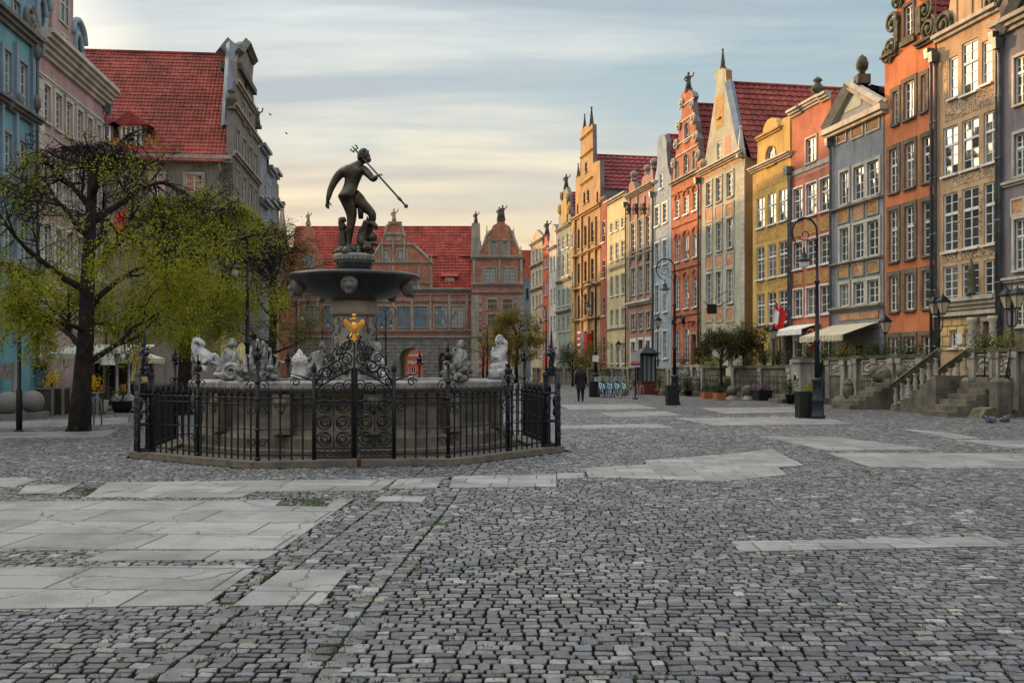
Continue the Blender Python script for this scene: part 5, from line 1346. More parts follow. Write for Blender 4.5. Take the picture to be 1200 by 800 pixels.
# houses further along the shaded row
far_l = [('blue house with flat zinc topped attic far along the shaded row', 304, 312.5, [(304,172),(312.5,178)], 'far_grey'), ('light blue house with an attic far along the shaded row', 312.7, 319, [(312.7,196),(319,199)], 'far_blue'),
         ('grey blue house at the distant end of the shaded row', 319.2, 325, [(319.2,199),(325,203)], 'far_grey'), ('tan house with dark beams at the distant end of the shaded row', 325.2, 327, [(325.2,238),(327,240)], 'ochre_plaster')]
for lab, xa, xb, tp, mt in far_l:
    q = House(FS, 'town_house', lab, xa, xb, tp, mt, D=14, group=GL)
    for r in ((216,232),(262,282),(312,334)): q.wins([(xa+(xb-xa)*.15, xa+(xb-xa)*.4),(xa+(xb-xa)*.6, xa+(xb-xa)*.85)], [r], (xa+xb)/2, 2, 3)
    q.band(tp[0][1]+8, (xa+xb)/2, .5, .5, 'zinc'); q.band(242, (xa+xb)/2, .4, .6, 'zinc'); q.roof(kind='none'); q.done()
    m = MB(); m.fbox(FS, q.s0, q.s1, q.ze-.1, q.ze, -14, -.42); m.build('roof', M_['zinc'], q.o)

# the shaded row goes on behind, out of sight from here, and keeps the low sun off the street
FH = Frame((-23.2, 94.0), (.972, .236))
for k, (lab, dd, ht) in enumerate((('tall grey house hidden behind the forward standing gabled house', 0, 21.5), ('rose house in the hidden part of the shaded row', 18, 20.0), ('blue house in the hidden part of the shaded row, next to the gate', 36, 20.5))):
    a0 = dd + .1; a1 = dd + 17.6
    t = thing('town_house', lab, 'house', FH.P((a0+a1)/2, 0, 0), 0, GL); m = MB(); m.fbox(FH, a0, a1, 0, ht, -13, 0); m.build('wall', M_[('old_grey_plaster','rose_plaster','far_blue')[k]], t)
    m = MB(); tiled(m, FH.P(a0,ht,.2), FH.P(a1,ht,.2), FH.P(a1,ht+3.5,-6.5), FH.P(a0,ht+3.5,-6.5), .7, .7, .05); tiled(m, FH.P(a0,ht,-13.2), FH.P(a1,ht,-13.2), FH.P(a1,ht+3.5,-6.5), FH.P(a0,ht+3.5,-6.5), .7, .7, .05); m.build('roof', M_['tile'], t)
    for i in range(5):
        for j in range(5): m = MB(); u = a0+1.6+3.2*i; m.fbox(FH, u, u+1.5, 2.5+3.6*j, 4.6+3.6*j, .003, .05); m.build('window', M_['glass_dark'], t)
# ------------------------------------------------------------------ fountain
fo = thing('fountain', 'tall stone fountain with a wide lobed basin and a black upper bowl', 'fountain', tuple(FC))
def ringpoly(prof, n=64, lobes=8, amp=.0, ph=0.0, name='x', mat='basin', par=None, sm=False):
    """stepped ring whose plan swells and is pinched like the real basin"""
    m = MB(); vs, fs = [], []
    for r, z in prof:
        for k in range(n):
            t = 2*PI*k/n
            q = abs(math.cos(lobes/2*(t+ph)))
            rr = r*(1 - amp*(1-q)**2)
            vs.append((FC.x + rr*math.cos(t), FC.y + rr*math.sin(t), z))
    for i in range(len(prof)-1):
        for k in range(n):
            k2 = (k+1) % n; fs.append((i*n+k, i*n+k2, (i+1)*n+k2, (i+1)*n+k))
    m.add(vs, fs, 0, sm)
    return m.build(name, M_[mat], par)
RB = 3.12
ringpoly([(RB+.22,.012),(RB+.22,.20),(RB+.20,.22),(RB+.05,.222)], 96, 12, .05, 0, 'base_step', 'basin', fo)
ringpoly([(RB+.06,.21),(RB+.06,.40),(RB+.03,.44),(RB-.06,.46),(RB-.10,.52),(RB-.13,.60),(RB-.12,.95),(RB-.06,1.08),(RB+.0,1.16),(RB+.01,1.22)], 144, 12, .06, 0, 'basin', 'basin', fo)
ringpoly([(RB+.01,1.221),(RB+.10,1.24),(RB+.14,1.28),(RB+.14,1.37),(RB+.11,1.40),(RB-.26,1.41),(RB-.28,1.38),(RB-.28,.5)], 144, 12, .05, 0, 'basin_rim', 'basin_rim', fo)
m = MB(); m.lathe([(0,1.15),(RB-.3,1.15)], 48, FC, cap=False); m.build('water', M_['water'], fo)
# pilasters and shell ornaments on the basin wall
for k in range(12):
    m = MB(); t = 2*PI*(k+.5)/12 + 0; c = (FC.x + (RB-.16)*math.cos(t), FC.y + (RB-.16)*math.sin(t))
    m.obox((c[0],c[1],.47), (.30,.34,.70), t)
    m.ell((FC.x+(RB-.02)*math.cos(t), FC.y+(RB-.02)*math.sin(t), 1.02), (.09,.14,.11), 10, 6, 0, .2, t)
    m.ell((FC.x+(RB-.01)*math.cos(t), FC.y+(RB-.01)*math.sin(t), .92), (.06,.06,.09), 8, 6, 0, .2, t)
    m.build('basin_pilaster', M_['basin'], fo)
# central pillar: pedestal with figures in relief, neck under the bowl
m = MB(); c0 = FC
m.lathe([(.64,.5),(.64,1.25),(.58,1.32),(.54,1.5)], 16, c0, sm=False)
m.lathe([(.52,1.5),(.46,1.62),(.43,2.0),(.405,2.45),(.42,2.58),(.405,2.60),(.405,2.72)], 24, c0)
m.lathe([(.47,2.70),(.49,2.76),(.49,2.88),(.46,2.93),(.44,3.0)], 32, c0)
m.build('pillar', M_['stone'], fo)
m = MB(); rr = random.Random(3)
for k in range(150):
    t = rr.uniform(0, 2*PI); z = rr.uniform(1.35, 2.6); q = (.43 if z < 2.2 else .405) if z > 1.7 else .52
    m.ell((c0.x+q*math.cos(t), c0.y+q*math.sin(t), z), (.05,rr.uniform(.03,.07),rr.uniform(.03,.10)), 6, 5, 0, .25, t, rr)
m.build('pillar_relief', M_['marble_dark'], fo)
bowl = MB()
bowl.lathe([(.44,2.99),(.55,3.02),(.78,3.09),(1.02,3.20),(1.20,3.33),(1.29,3.42),(1.34,3.455),(1.345,3.50),(1.32,3.525),(1.27,3.53),(1.20,3.48),(.9,3.40),(.5,3.38)], 64, c0)
bo = bowl.build('bowl', M_['black_stone'], fo)
for t in (-1.50, -1.5-1.26, -1.5+1.26, 1.0, 2.3):            # lion heads under the rim
    d = Vector((math.cos(t), math.sin(t), 0)); p = c0 + d*1.15; m = MB()
    m.ell((p.x,p.y,3.28), (.15,.17,.21), 12, 8, 0, .05, t); m.ell((p.x+d.x*.13,p.y+d.y*.13,3.22), (.08,.08,.08), 8, 6)
    m.ell((p.x+d.x*.10,p.y+d.y*.10,3.13), (.07,.075,.09), 8, 6)
    s_ = Vector((-d.y, d.x, 0))
    for q in (-1, 1):
        e = p + d*.125 + s_*q*.065; m.ell((e.x,e.y,3.32), (.03,.03,.025), 6, 5)
        e = p + d*.02 + s_*q*.16; m.ell((e.x,e.y,3.41), (.06,.06,.07), 6, 5)
    m.build('lion_mask', M_['mask_stone'], fo)
m = MB(); m.lathe([(.42,3.36),(.40,3.46),(.34,3.52),(.33,3.60),(.36,3.64)], 24, c0); m.lathe([(.36,3.66),(.31,3.72),(.30,3.74)], 24, c0); m.build('stem', M_['black_stone'], fo)
m = MB(); m.lathe([(.33,3.64),(.35,3.70),(.37,3.76),(.385,3.79)], 24, c0); st_ = m.build('stem_collar', M_['black_stone'], fo)
m = MB(); m.lathe([(.36,3.78),(.39,3.80),(.415,3.85),(.43,3.885),(.43,3.93),(.40,3.95),(.0,3.952)], 32, c0)
for k in range(28):
    t = 2*PI*k/28; m.ell((c0.x+.405*math.cos(t), c0.y+.405*math.sin(t), 3.845), (.025,.035,.04), 6, 4, 0, 0, t)
m.build('statue_plinth', M_['basin_rim'], fo)

# ------------------------------------------------------------------ bronze figure on top
SY = 20.4
def S(px, py, dy=0.0, r=.05):
    p = at(px, py, SY); return (p.x, p.y + dy, p.z, r)
st = thing('bronze_statue', 'dark bronze statue of a nude man thrusting a long spear, standing above the bowl', 'statue', (FC.x, FC.y, 3.95))
B_ = M_['bronze']
pel = S(408.5, 228.5, 0, .155)
body = [
 [pel, S(410, 219, 0, .118), S(412.3, 211, .0, .150), S(413.8, 203.5, .02, .195), S(417.5, 196.5, .03, .165), S(421.3, 191.5, .03, .07), S(424, 188, .03, .075)],
 [S(413.8, 203.5, .02, .195), S(404, 200, .0, .115), S(398.2, 204, -.02, .09), S(392.5, 213, -.05, .072), S(388.2, 223, -.08, .06), S(386.3, 231, -.10, .05), S(385.2, 236.5, -.12, .036)],
 [S(413.8, 203.5, .02, .195), S(424, 198, .05, .11), S(428.8, 200.8, .02, .088), S(434, 206.5, -.08, .068), S(438.6, 212.3, -.15, .058), S(441.5, 210.6, -.19, .05), S(443.4, 209.0, -.22, .036)],
 [pel, S(405.5, 231.5, -.05, .15), S(410, 240, -.03, .13), S(412.2, 250, 0, .105), S(412, 258, 0, .082), S(410.8, 265, .0, .08), S(409.3, 274, .04, .066), S(408.4, 284, .04, .046), S(408.2, 291, .02, .05), S(411.5, 295, -.10, .042), S(414, 296, -.2, .03)],
 [pel, S(414.5, 232, .02, .145), S(423, 238.5, .04, .118), S(431, 245.5, .04, .098), S(437.2, 251, .02, .08), S(435, 259, .06, .076), S(432.5, 268, .10, .062), S(430.5, 276, .12, .045), S(432, 280, .06, .045), S(436, 281.5, -.02, .03)],
]
fig = skin('figure', body, B_, st, 2)
# muscles and seat worked into the same surface by displacement
def push(o, c, rad, vec):
    c = Vector(c); vec = Vector(vec)
    off = ORIG.get(o.parent.name, Vector((0,0,0))) if o.parent else Vector((0,0,0))
    for v_ in o.data.vertices:
        d = ((v_.co + off) - c).length
        if d < rad: v_.co += vec * (1 - (d/rad)**2)**2
for px, py in ((404.3, 230.5), (411.6, 229.5)): push(fig, S(px, py, -.15)[:3], .15, (0,-.085,-.02))
push(fig, S(408.2, 230, -.19)[:3], .05, (0,.05,0))
push(fig, S(412.6, 206, -.2)[:3], .06, (0,.035,0)); push(fig, S(411.5, 214, -.2)[:3], .06, (0,.03,0))
for px, py in ((406, 202), (420, 200)): push(fig, S(px, py, -.17)[:3], .11, (0,-.04,0))
push(fig, S(412, 268, -.02)[:3], .1, (-.02,-.03,0))
# head turned to the right, with hair and cloth mask
hd = thing('head', None, None); hd.parent = None; bpy.data.objects.remove(hd)
def headmesh(par, c, r, mat, hair, face=(1,0), hairmat=None, tilt=0):
    """one head: skull, jaw, nose, brow, ears; face = direction the face looks towards"""
    m = MB(); f = Vector((face[0], face[1], 0)).normalized(); s_ = Vector((-f.y, f.x, 0)); c = Vector(c)
    nu, nv = 20, 14; vs, fs = [], []
    for i in range(nv+1):
        ph = PI*i/nv; z = -math.cos(ph)
        for k in range(nu):
            t = 2*PI*k/nu; a, b = math.cos(t)*math.sin(ph), math.sin(t)*math.sin(ph)
            fx, sx, zz = a*.95, b*.76, z*1.18
            if z < 0: fx = fx*(1+.25*z*(a < 0)) ; sx *= 1 + .32*z
            if a > .1:
                d = math.exp(-((b/.16)**2)-((z+.06)/.16)**2); fx += .26*d                       # nose
                fx -= .10*math.exp(-((abs(b)-.32)/.14)**2-((z-.06)/.12)**2)                  # eye sockets
                fx += .05*math.exp(-((z-.24)/.09)**2); fx += .05*math.exp(-(b/.25)**2-((z+.42)/.07)**2) - .05*math.exp(-(b/.25)**2-((z+.50)/.035)**2)
                fx += .10*math.exp(-(b/.28)**2-((z+.78)/.14)**2)                              # chin
            vs.append(c + (f*fx + s_*sx)*r + Vector((0,0,zz*r)))
    for i in range(nv):
        for k in range(nu):
            k2 = (k+1) % nu; fs.append((i*nu+k, i*nu+k2, (i+1)*nu+k2, (i+1)*nu+k))
    m.add(vs, fs, 0, True)
    for q in (-1, 1):
        e = c + s_*q*r*.76 - Vector((0,0,.05*r)); m.ell(e, (r*.16, r*.16, r*.26), 6, 5)
        e = c + f*r*.80 + s_*q*r*.27 + Vector((0,0,.07*r)); m.ell(e, r*.09, 6, 5)
    ho = m.build('head', mat, par)
    if hair:
        rr = random.Random(4); m = MB()
        for k in range(hair):
            t = rr.uniform(.9, 2*PI-.9); ph = rr.uniform(0, 1.9)
            d = f*math.cos(t)*math.sin(ph)*.98 + s_*math.sin(t)*math.sin(ph)*.82 + Vector((0,0,math.cos(ph)*1.16))
            if d.dot(f) > .55 and d.z < .75: continue
            m.ell(c + d*r*1.0, (r*.24, r*.24, r*.26), 6, 5, 0, .15, rng=rr)
        m.build('hair', hairmat or mat, ho)
    return ho
hc = at(426.6, 183.3, SY); hc.y += .03
hmesh = headmesh(st, hc, .125, B_, 150, (.93, -.36))
m = MB(); f_ = Vector((.93,-.36,0)).normalized(); q_ = Vector((-f_.y, f_.x, 0)); c_ = hc + f_*.095 + Vector((0,0,-.065))
m.ell(c_, (.052,.088,.062), 12, 8, 0, .03, math.atan2(f_.y, f_.x)); m.tube([c_+q_*.085, hc+q_*.11+Vector((0,0,-.01))], .006, 4); m.tube([c_-q_*.085, hc-q_*.11+Vector((0,0,-.01))], .006, 4)
M_['mask_cloth'] = ornament('printed_mask_cloth', (.035,.035,.13), (.28,.02,.05), 14, .47, .52)
m.build('face_mask', M_['mask_cloth'], hmesh)
def hand(par, w, dirv, palm, mat, sz=.19, curl=.5, name='hand', thumb=1):
    """palm and five unequal curled fingers, rooted at the wrist w"""
    d = Vector(dirv).normalized(); n = Vector(palm); n = (n - d*n.dot(d)).normalized(); s_ = d.cross(n)
    w = Vector(w[:3]); chains = []
    k0 = w + d*sz*.12
    for i, (off, ln) in enumerate(((-.17,.82),(-.055,.95),(.06,.9),(.165,.7))):
        b = w + d*sz*.46 + s_*off*sz; L_ = ln*sz*.5
        q1 = b + (d*math.cos(curl*.4) + n*math.sin(curl*.4))*L_*.45; q2 = q1 + (d*math.cos(curl*1.3) + n*math.sin(curl*1.3))*L_*.33; q3 = q2 + (d*math.cos(curl*2.2) + n*math.sin(curl*2.2))*L_*.25
        chains.append([(*(w-d*sz*.3), sz*.17), (*w, sz*.15), (*(w + d*sz*.25 + s_*off*.6*sz), sz*.085), (*b, sz*.058), (*q1, sz*.052), (*q2, sz*.047), (*q3, sz*.038)])
    b = w + d*sz*.16 - s_*thumb*-.17*sz; w0 = w - d*sz*.3
    t1 = b + (d*.6 + s_*thumb*.6 + n*.4).normalized()*sz*.26; t2 = t1 + (d*.85 + s_*thumb*.05 + n*.55).normalized()*sz*.2
    chains.append([(*w, sz*.13), (*b, sz*.08), (*t1, sz*.06), (*t2, sz*.045)])
    return skin(name, chains, mat, par, 1)
hand(st, S(385.2, 236.5, -.12), (-.05,-.1,-1), (.6,-.8,0), B_, .2, .45, 'hand', -1)
hand(st, S(443.4, 209.0, -.22), (.8,.05,.55), (.5,.2,-.75), B_, .16, 1.25, 'hand', 1)
m = MB()
sp0, sp1 = at(412.6, 171.3, SY), at(480.3, 247.6, SY)
for p, dy in ((sp0, .02), (sp1, -.46)): p.y += dy
dv = (sp1-sp0)
m.tube([sp0 + dv*.03, sp0 + dv*.98], .019, 8); m.tube([sp0+dv*.80, sp0+dv*.86, sp0+dv*.9], [.02,.035,.02], 8); m.tube([sp0+dv*.955, sp0+dv*.975, sp1], [.02,.05,.012], 8)
u_ = dv.normalized(); w_ = Vector((u_.z, 0, -u_.x)).normalized()
m.tube([sp0+u_*.12-w_*.07, sp0+u_*.10, sp0+u_*.12+w_*.07], .012, 6)
for q in (-1, 0, 1):
    m.tube([sp0+u_*.11+w_*.06*q, sp0+u_*.03+w_*.065*q, sp0-u_*(.02 if q == 0 else -.01)+w_*.05*q], [.013,.012,.005], 6)
    m.ell(sp0+u_*.05+w_*.07*q, .018, 6, 5)
m.build('spear', M_['bronze'], st)
# sea horse he steps on, with tail, rock and a second beast behind
hr = [[S(428, 291, .05, .13), S(424.5, 284, .05, .12), S(423.5, 276, .05, .10), S(426, 268, .04, .085), S(431, 262, .02, .07), S(436, 261, -.02, .066), S(440, 265, -.05, .05), S(443, 269, -.07, .042)],
      [S(424.5, 284, .05, .12), S(431, 288, -.1, .06), S(437, 286, -.15, .045), S(441.5, 286.5, -.18, .05), S(445, 289, -.2, .03)],
      [S(428, 291, .05, .13), S(420, 294, .1, .1), S(410, 296, .05, .09), S(402, 294, .0, .08), S(398.5, 288, .0, .07)]]
skin('sea_horse', hr, B_, st, 2)
m = MB()
for dx in (-.035, .05): p = at(432.5, 258.5, SY); m.tube([p+Vector((dx,.02,-.01)), p+Vector((dx-.01,.02,.06)), p+Vector((dx+.004,.02,.095))], [.024,.02,.004], 6)
for k in range(9):
    p = at(429.5-.75*k*(1 if k < 6 else .3), 260.5+2.4*k, SY); m.ell((p.x-.03,p.y-.02,p.z), (.045,.05,.05), 6, 5, 0, .15)
p = at(436, 276, SY); m.ell((p.x+.02,p.y-.02,p.z-.05), (.09,.1,.13), 10, 7)
m.build('mane', B_, st)
fi = [[S(401.5, 293, .1, .09), S(400.8, 283, .1, .085), S(401, 273, .1, .075), S(400.2, 264, .08, .062), S(398.5, 258, .06, .06), S(402.8, 256.5, .04, .045), S(405, 260, .03, .035)], [S(398.5, 258, .06, .06), S(396.6, 254.5, .06, .03)], [S(400.2,264,.08,.062), S(405,268,.1,.05)]]
skin('sea_beast', fi, B_, st, 2)
m = MB(); rr = random.Random(8)
for k in range(34):
    t = rr.uniform(0, 2*PI); q = rr.uniform(.1,.38); m.ell((FC.x+q*math.cos(t)*.95, FC.y+q*math.sin(t), 3.95+rr.uniform(.0,.12)), (rr.uniform(.06,.13),rr.uniform(.06,.13),rr.uniform(.05,.12)), 8, 6, 0, .15, rng=rr)
p = at(427, 284, SY); m.ell((p.x-.03, p.y-.1, p.z), (.07,.05,.12), 8, 6, 0, .1)
m.build('rocky_base', B_, st); m = MB()
p = at(421.5, 246, SY); m.tube([(p.x+.02,p.y+.03,p.z-.18),(p.x+.02,p.y,p.z-.04),(p.x+.0,p.y,p.z+.06),(p.x+.015,p.y,p.z+.16)], [.05,.06,.05,.008], 8)
m.build('drapery', B_, st)

# ------------------------------------------------------------------ marble groups on the basin rim
MW, MD = M_['marble'], M_['marble_dark']
def rimpt(px, py_ref=436, back=False):
    """point on the rim ring under photo column px"""
    best = None
    for k in range(360):
        t = 2*PI*k/360; x, y = FC.x + (RB-.10)*math.cos(t), FC.y + (RB-.10)*math.sin(t)
        if (y > FC.y) != back: continue
        d = abs(600 + x/y*FPX - px)
        if best is None or d < best[0]: best = (d, x, y)
    return best[1], best[2]
def Q(px, py, Y, dy=0, r=.05):
    p = at(px, py, Y); return (p.x, p.y+dy, p.z, r)
X_, Y_ = rimpt(240); 
s = thing('marble_horse', 'white marble sea horse rearing with raised head, on the rim beside the first parasol', 'sculpture', (X_, Y_, 1.41), 0, 'marble groups round the basin rim')
skin('body', [[Q(247,436,Y_,0,.2),Q(243,426,Y_,0,.18),Q(238,417,Y_,0,.15),Q(231,409,Y_,0,.11),Q(229,402.5,Y_,0,.09),Q(231.5,398.8,Y_,-.02,.075),Q(236.5,400.2,Y_,-.08,.052),Q(241,403.8,Y_,-.12,.036),Q(242.5,405.2,Y_,-.13,.034)],
               [Q(243,426,Y_,0,.18),Q(236,433,Y_,-.2,.06),Q(243,431,Y_,-.3,.045),Q(247,430.5,Y_,-.32,.045),Q(245,437,Y_,-.33,.04)],
               [Q(247,436,Y_,0,.2),Q(252,432,Y_,.05,.1),Q(255,424,Y_,.05,.07),Q(252.5,417,Y_,.05,.06),Q(247,415,Y_,.05,.05)]], MW, s)
m = MB()
for k in range(8): p = Q(228-.2*k, 399+3.2*k, Y_); m.ell((p[0],p[1]+.02,p[2]), (.06,.07,.08), 6, 5, 0, .15)
for dx in (0, 3): p = Q(231+dx, 396.5, Y_); m.tube([(p[0],p[1],p[2]-.02),(p[0],p[1],p[2]+.07)], [.025,.006], 5)
m.build('mane', MD, s)
X_, Y_ = rimpt(268)
s = thing('marble_putto', 'grey marble child riding a curled shell, on the rim beside the first parasol', 'sculpture', (X_, Y_, 1.41), 0, 'marble groups round the basin rim')
skin('body', [[Q(269,428,Y_,0,.11),Q(268,420,Y_,0,.1),Q(268.5,413,Y_,0,.09),Q(270,408.5,Y_,0,.04),Q(271,406.5,Y_,0,.045)],[Q(268.5,413,Y_,0,.09),Q(264,412,Y_,0,.04),Q(262,420,Y_,-.1,.035),Q(265,426,Y_,-.15,.03)],[Q(268.5,413,Y_,0,.09),Q(274,412,Y_,0,.04),Q(277,419,Y_,-.1,.035),Q(274,426,Y_,-.15,.03)],[Q(269,428,Y_,0,.11),Q(276,430,Y_,-.12,.06),Q(280,436,Y_,-.15,.04)],[Q(269,428,Y_,0,.11),Q(261,432,Y_,-.12,.06),Q(256,436,Y_,-.15,.04)]], MD, s)
p = Q(271.5,403.5,Y_); headmesh(s, p[:3], .085, MD, 60, (.3,-1))
m = MB(); p = Q(274,434,Y_)
path = [(p[0]+.15*(1-k/30*.8)*math.cos(k*.42), p[1]-.2, p[2]-.02+.15*(1-k/30*.8)*math.sin(k*.42)) for k in range(30)]
m.tube(path, [.045*(1-k/40) for k in range(30)], 8); m.ell((p[0]-.1,p[1]-.1,p[2]-.08), (.24,.12,.10), 12, 7, 0, .15); m.build('shell', MW, s)
X_, Y_ = rimpt(303)
s = thing('marble_shell_group', 'pale marble cluster of curling shells and waves, on the rim behind the lamp pole', 'sculpture', (X_, Y_, 1.41), 0, 'marble groups round the basin rim')
m = MB(); rr = random.Random(2)
for k in range(7):
    x0 = -.35 + .12*k; hh = .75 - abs(k-3)*.13
    m.tube([Vector((X_+x0*.5, Y_, 1.4)), Vector((X_+x0*.9, Y_-.05, 1.4+hh*.5)), Vector((X_+x0, Y_, 1.4+hh)), Vector((X_+x0+.09, Y_-.02, 1.4+hh*.92)), Vector((X_+x0+.10, Y_-.02, 1.4+hh*.8))], [.07,.05,.035,.028,.02], 8)
for k in range(40): m.ell((X_+rr.uniform(-.36,.36), Y_+rr.uniform(-.15,.1), 1.42+abs(rr.gauss(0,.14))), (.06,.05,.05), 8, 6, 0, .15, rng=rr)
m.build('shell_cluster', MD, s)
X_, Y_ = rimpt(538)
s = thing('marble_child_group', 'mottled grey marble children tumbling on rocks, on the rim near the corner pylon', 'sculpture', (X_, Y_, 1.41), 0, 'marble groups round the basin rim')
skin('body', [[Q(537,424,Y_,0,.12),Q(537,416,Y_,0,.1),Q(538,411,Y_,0,.07),Q(540,408,Y_,0,.04)],[Q(538,411,Y_,0,.07),Q(531,411,Y_,-.1,.04),Q(527,418,Y_,-.15,.035),Q(529,424,Y_,-.2,.03)],[Q(538,411,Y_,0,.07),Q(544,412,Y_,0,.04),Q(546,418,Y_,-.1,.035),Q(543,424,Y_,-.2,.03)],[Q(537,424,Y_,0,.12),Q(531,430,Y_,-.1,.06),Q(527,438,Y_,-.1,.04)],[Q(537,424,Y_,0,.12),Q(545,430,Y_,-.1,.06),Q(548,438,Y_,-.1,.04)]], MD, s)
p = Q(540.5,405,Y_); headmesh(s, p[:3], .08, MD, 60, (-.5,-1))
m = MB()
for k in range(46): m.ell((X_+rr.uniform(-.28,.28), Y_+rr.uniform(-.2,.15), 1.42+abs(rr.gauss(0,.14))), (rr.uniform(.04,.08),.06,rr.uniform(.04,.07)), 8, 6, 0, .2, rng=rr)
m.build('rocks', MD, s)
X_, Y_ = rimpt(586)
s = thing('marble_rearing_figure', 'bright white marble figure leaning back with raised arms, at the outer end of the rim', 'sculpture', (X_, Y_, 1.41), 0, 'marble groups round the basin rim')
skin('body', [[Q(586,434,Y_,0,.2),Q(584,425,Y_,0,.16),Q(583.5,416,Y_,0,.15),Q(586,408,Y_,0,.12),Q(586,403.5,Y_,0,.05),Q(586,401.5,Y_,0,.05)],[Q(586,408,Y_,0,.12),Q(592,406,Y_,0,.06),Q(593.5,401,Y_,-.05,.045),Q(589,398.5,Y_,-.05,.035)],[Q(586,408,Y_,0,.12),Q(580,409,Y_,-.05,.06),Q(577.5,416,Y_,-.1,.045),Q(582,420,Y_,-.2,.035)],[Q(586,434,Y_,0,.2),Q(592,430,Y_,-.1,.12),Q(596.5,434,Y_,-.1,.09),Q(600,441,Y_,-.05,.05)],[Q(586,434,Y_,0,.2),Q(578,432,Y_,-.1,.11),Q(575,440,Y_,-.1,.07)]], MW, s)
p = Q(585,399.5,Y_); headmesh(s, p[:3], .095, MW, 70, (-.8,-.4))
m = MB()
for k in range(9):
    a = Q(579+k*2.2, 428, Y_); b = Q(575.5+k*3.1, 443, Y_); m.tube([(a[0],a[1]-.12,a[2]),((a[0]+b[0])/2,a[1]-.2,(a[2]+b[2])/2),(b[0],b[1]-.14,b[2])], [.03,.06,.07], 6)
m.build('drapery', MW, s)
X_, Y_ = FC.x+.72, FC.y-.55
s = thing('marble_seated_child', 'white marble child seated at the foot of the pillar beside a dark mask', 'sculpture', (X_, Y_, 1.3), 0, 'marble groups at the foot of the pillar')
skin('body', [[Q(442,438,Y_,0,.13),Q(441,428,Y_,0,.12),Q(440,419,Y_,0,.1),Q(440.5,413,Y_,0,.045),Q(441,411,Y_,0,.05)],[Q(440,419,Y_,0,.1),Q(447,419,Y_,-.05,.05),Q(450,428,Y_,-.12,.04)],[Q(440,419,Y_,0,.1),Q(434,420,Y_,-.05,.05),Q(432,429,Y_,-.15,.04)],[Q(442,438,Y_,0,.13),Q(449,438,Y_,-.15,.07),Q(451,446,Y_,-.18,.05)]], MW, s)
p = Q(441.5,407.5,Y_); headmesh(s, p[:3], .09, MW, 60, (-.2,-1))
m = MB(); p = Q(429,412,Y_); m.ell((p[0],p[1]-.1,p[2]), (.14,.12,.2), 12, 8, 0, .05); m.ell((p[0]-.02,p[1]-.22,p[2]-.02), (.04,.05,.06), 6, 5); m.build('grotesque_mask', M_['stone_dark'], s)
X_, Y_ = FC.x-.85, FC.y-.45
s = thing('marble_crouching_child', 'dark weathered marble child crouching at the foot of the pillar', 'sculpture', (X_, Y_, 1.3), 0, 'marble groups at the foot of the pillar')
skin('body', [[Q(372,436,Y_,0,.15),Q(371,426,Y_,0,.13),Q(374,417,Y_,0,.11),Q(378,411,Y_,0,.05),Q(379,409,Y_,0,.05)],[Q(374,417,Y_,0,.11),Q(367,416,Y_,-.05,.05),Q(362,424,Y_,-.1,.04)],[Q(374,417,Y_,0,.11),Q(382,419,Y_,-.05,.05),Q(386,427,Y_,-.1,.04)],[Q(372,436,Y_,0,.15),Q(364,436,Y_,-.15,.08),Q(358,446,Y_,-.15,.05)],[Q(372,436,Y_,0,.15),Q(382,438,Y_,-.15,.08),Q(387,447,Y_,-.15,.05)]], MD, s)
p = Q(379.5,405.5,Y_); headmesh(s, p[:3], .09, MD, 60, (.6,-.8))

# ------------------------------------------------------------------ wrought iron fence round it
IR, IB = M_['iron'], M_['iron_blue']
fe = thing('iron_fence', 'black wrought iron fence of spear topped bars standing on a stone kerb', 'fence', tuple(FC))
m = MB()
def octring(a, z0, z1, a2):
    vs = []
    for (ap, z) in ((a,z0),(a,z1),(a2,z1),(a2,z0)):
        r = ap/math.cos(PI/8)
        for k in range(8):
            q = math.radians(22.5+45*k); p = FC + FU*(r*math.cos(q)) - FPERP*(r*math.sin(q)); vs.append((p.x,p.y,z))
    fs = []
    for i in range(4):
        for k in range(8): fs.append((i*8+k, i*8+(k+1)%8, ((i+1)%4)*8+(k+1)%8, ((i+1)%4)*8+k))
    m.add(vs, fs)
octring(FA+.24, .004, .11, FA-.35); m.build('kerb_stone', M_['basin'], fe)
m = MB(); q = []
for k in range(8):
    r = (FA-.34)/math.cos(PI/8); a = math.radians(22.5+45*k); p = FC + FU*(r*math.cos(a)) - FPERP*(r*math.sin(a)); q.append((p.x,p.y,.03))
m.add(q, [tuple(range(8))]); o = m.build('fountain_floor', M_['basin']); struct(o); o['label'] = 'worn stone floor inside the iron fence'
ZT, ZM, ZB = 1.14, .62, .20
def scroll(m, c, ax, r, turns=1.6, dr=1, rad=.012, up=Vector((0,0,1)), start=0.0, n=26):
    """flat C-scroll in the plane (ax, up)"""
    pts = []
    for k in range(n+1):
        q = k/n; rr = r*(1-.80*q); t = start + dr*q*turns*2*PI
        pts.append(c + ax*(rr*math.cos(t)) + up*(rr*math.sin(t)))
    m.tube(pts, rad, 4, sm=True)
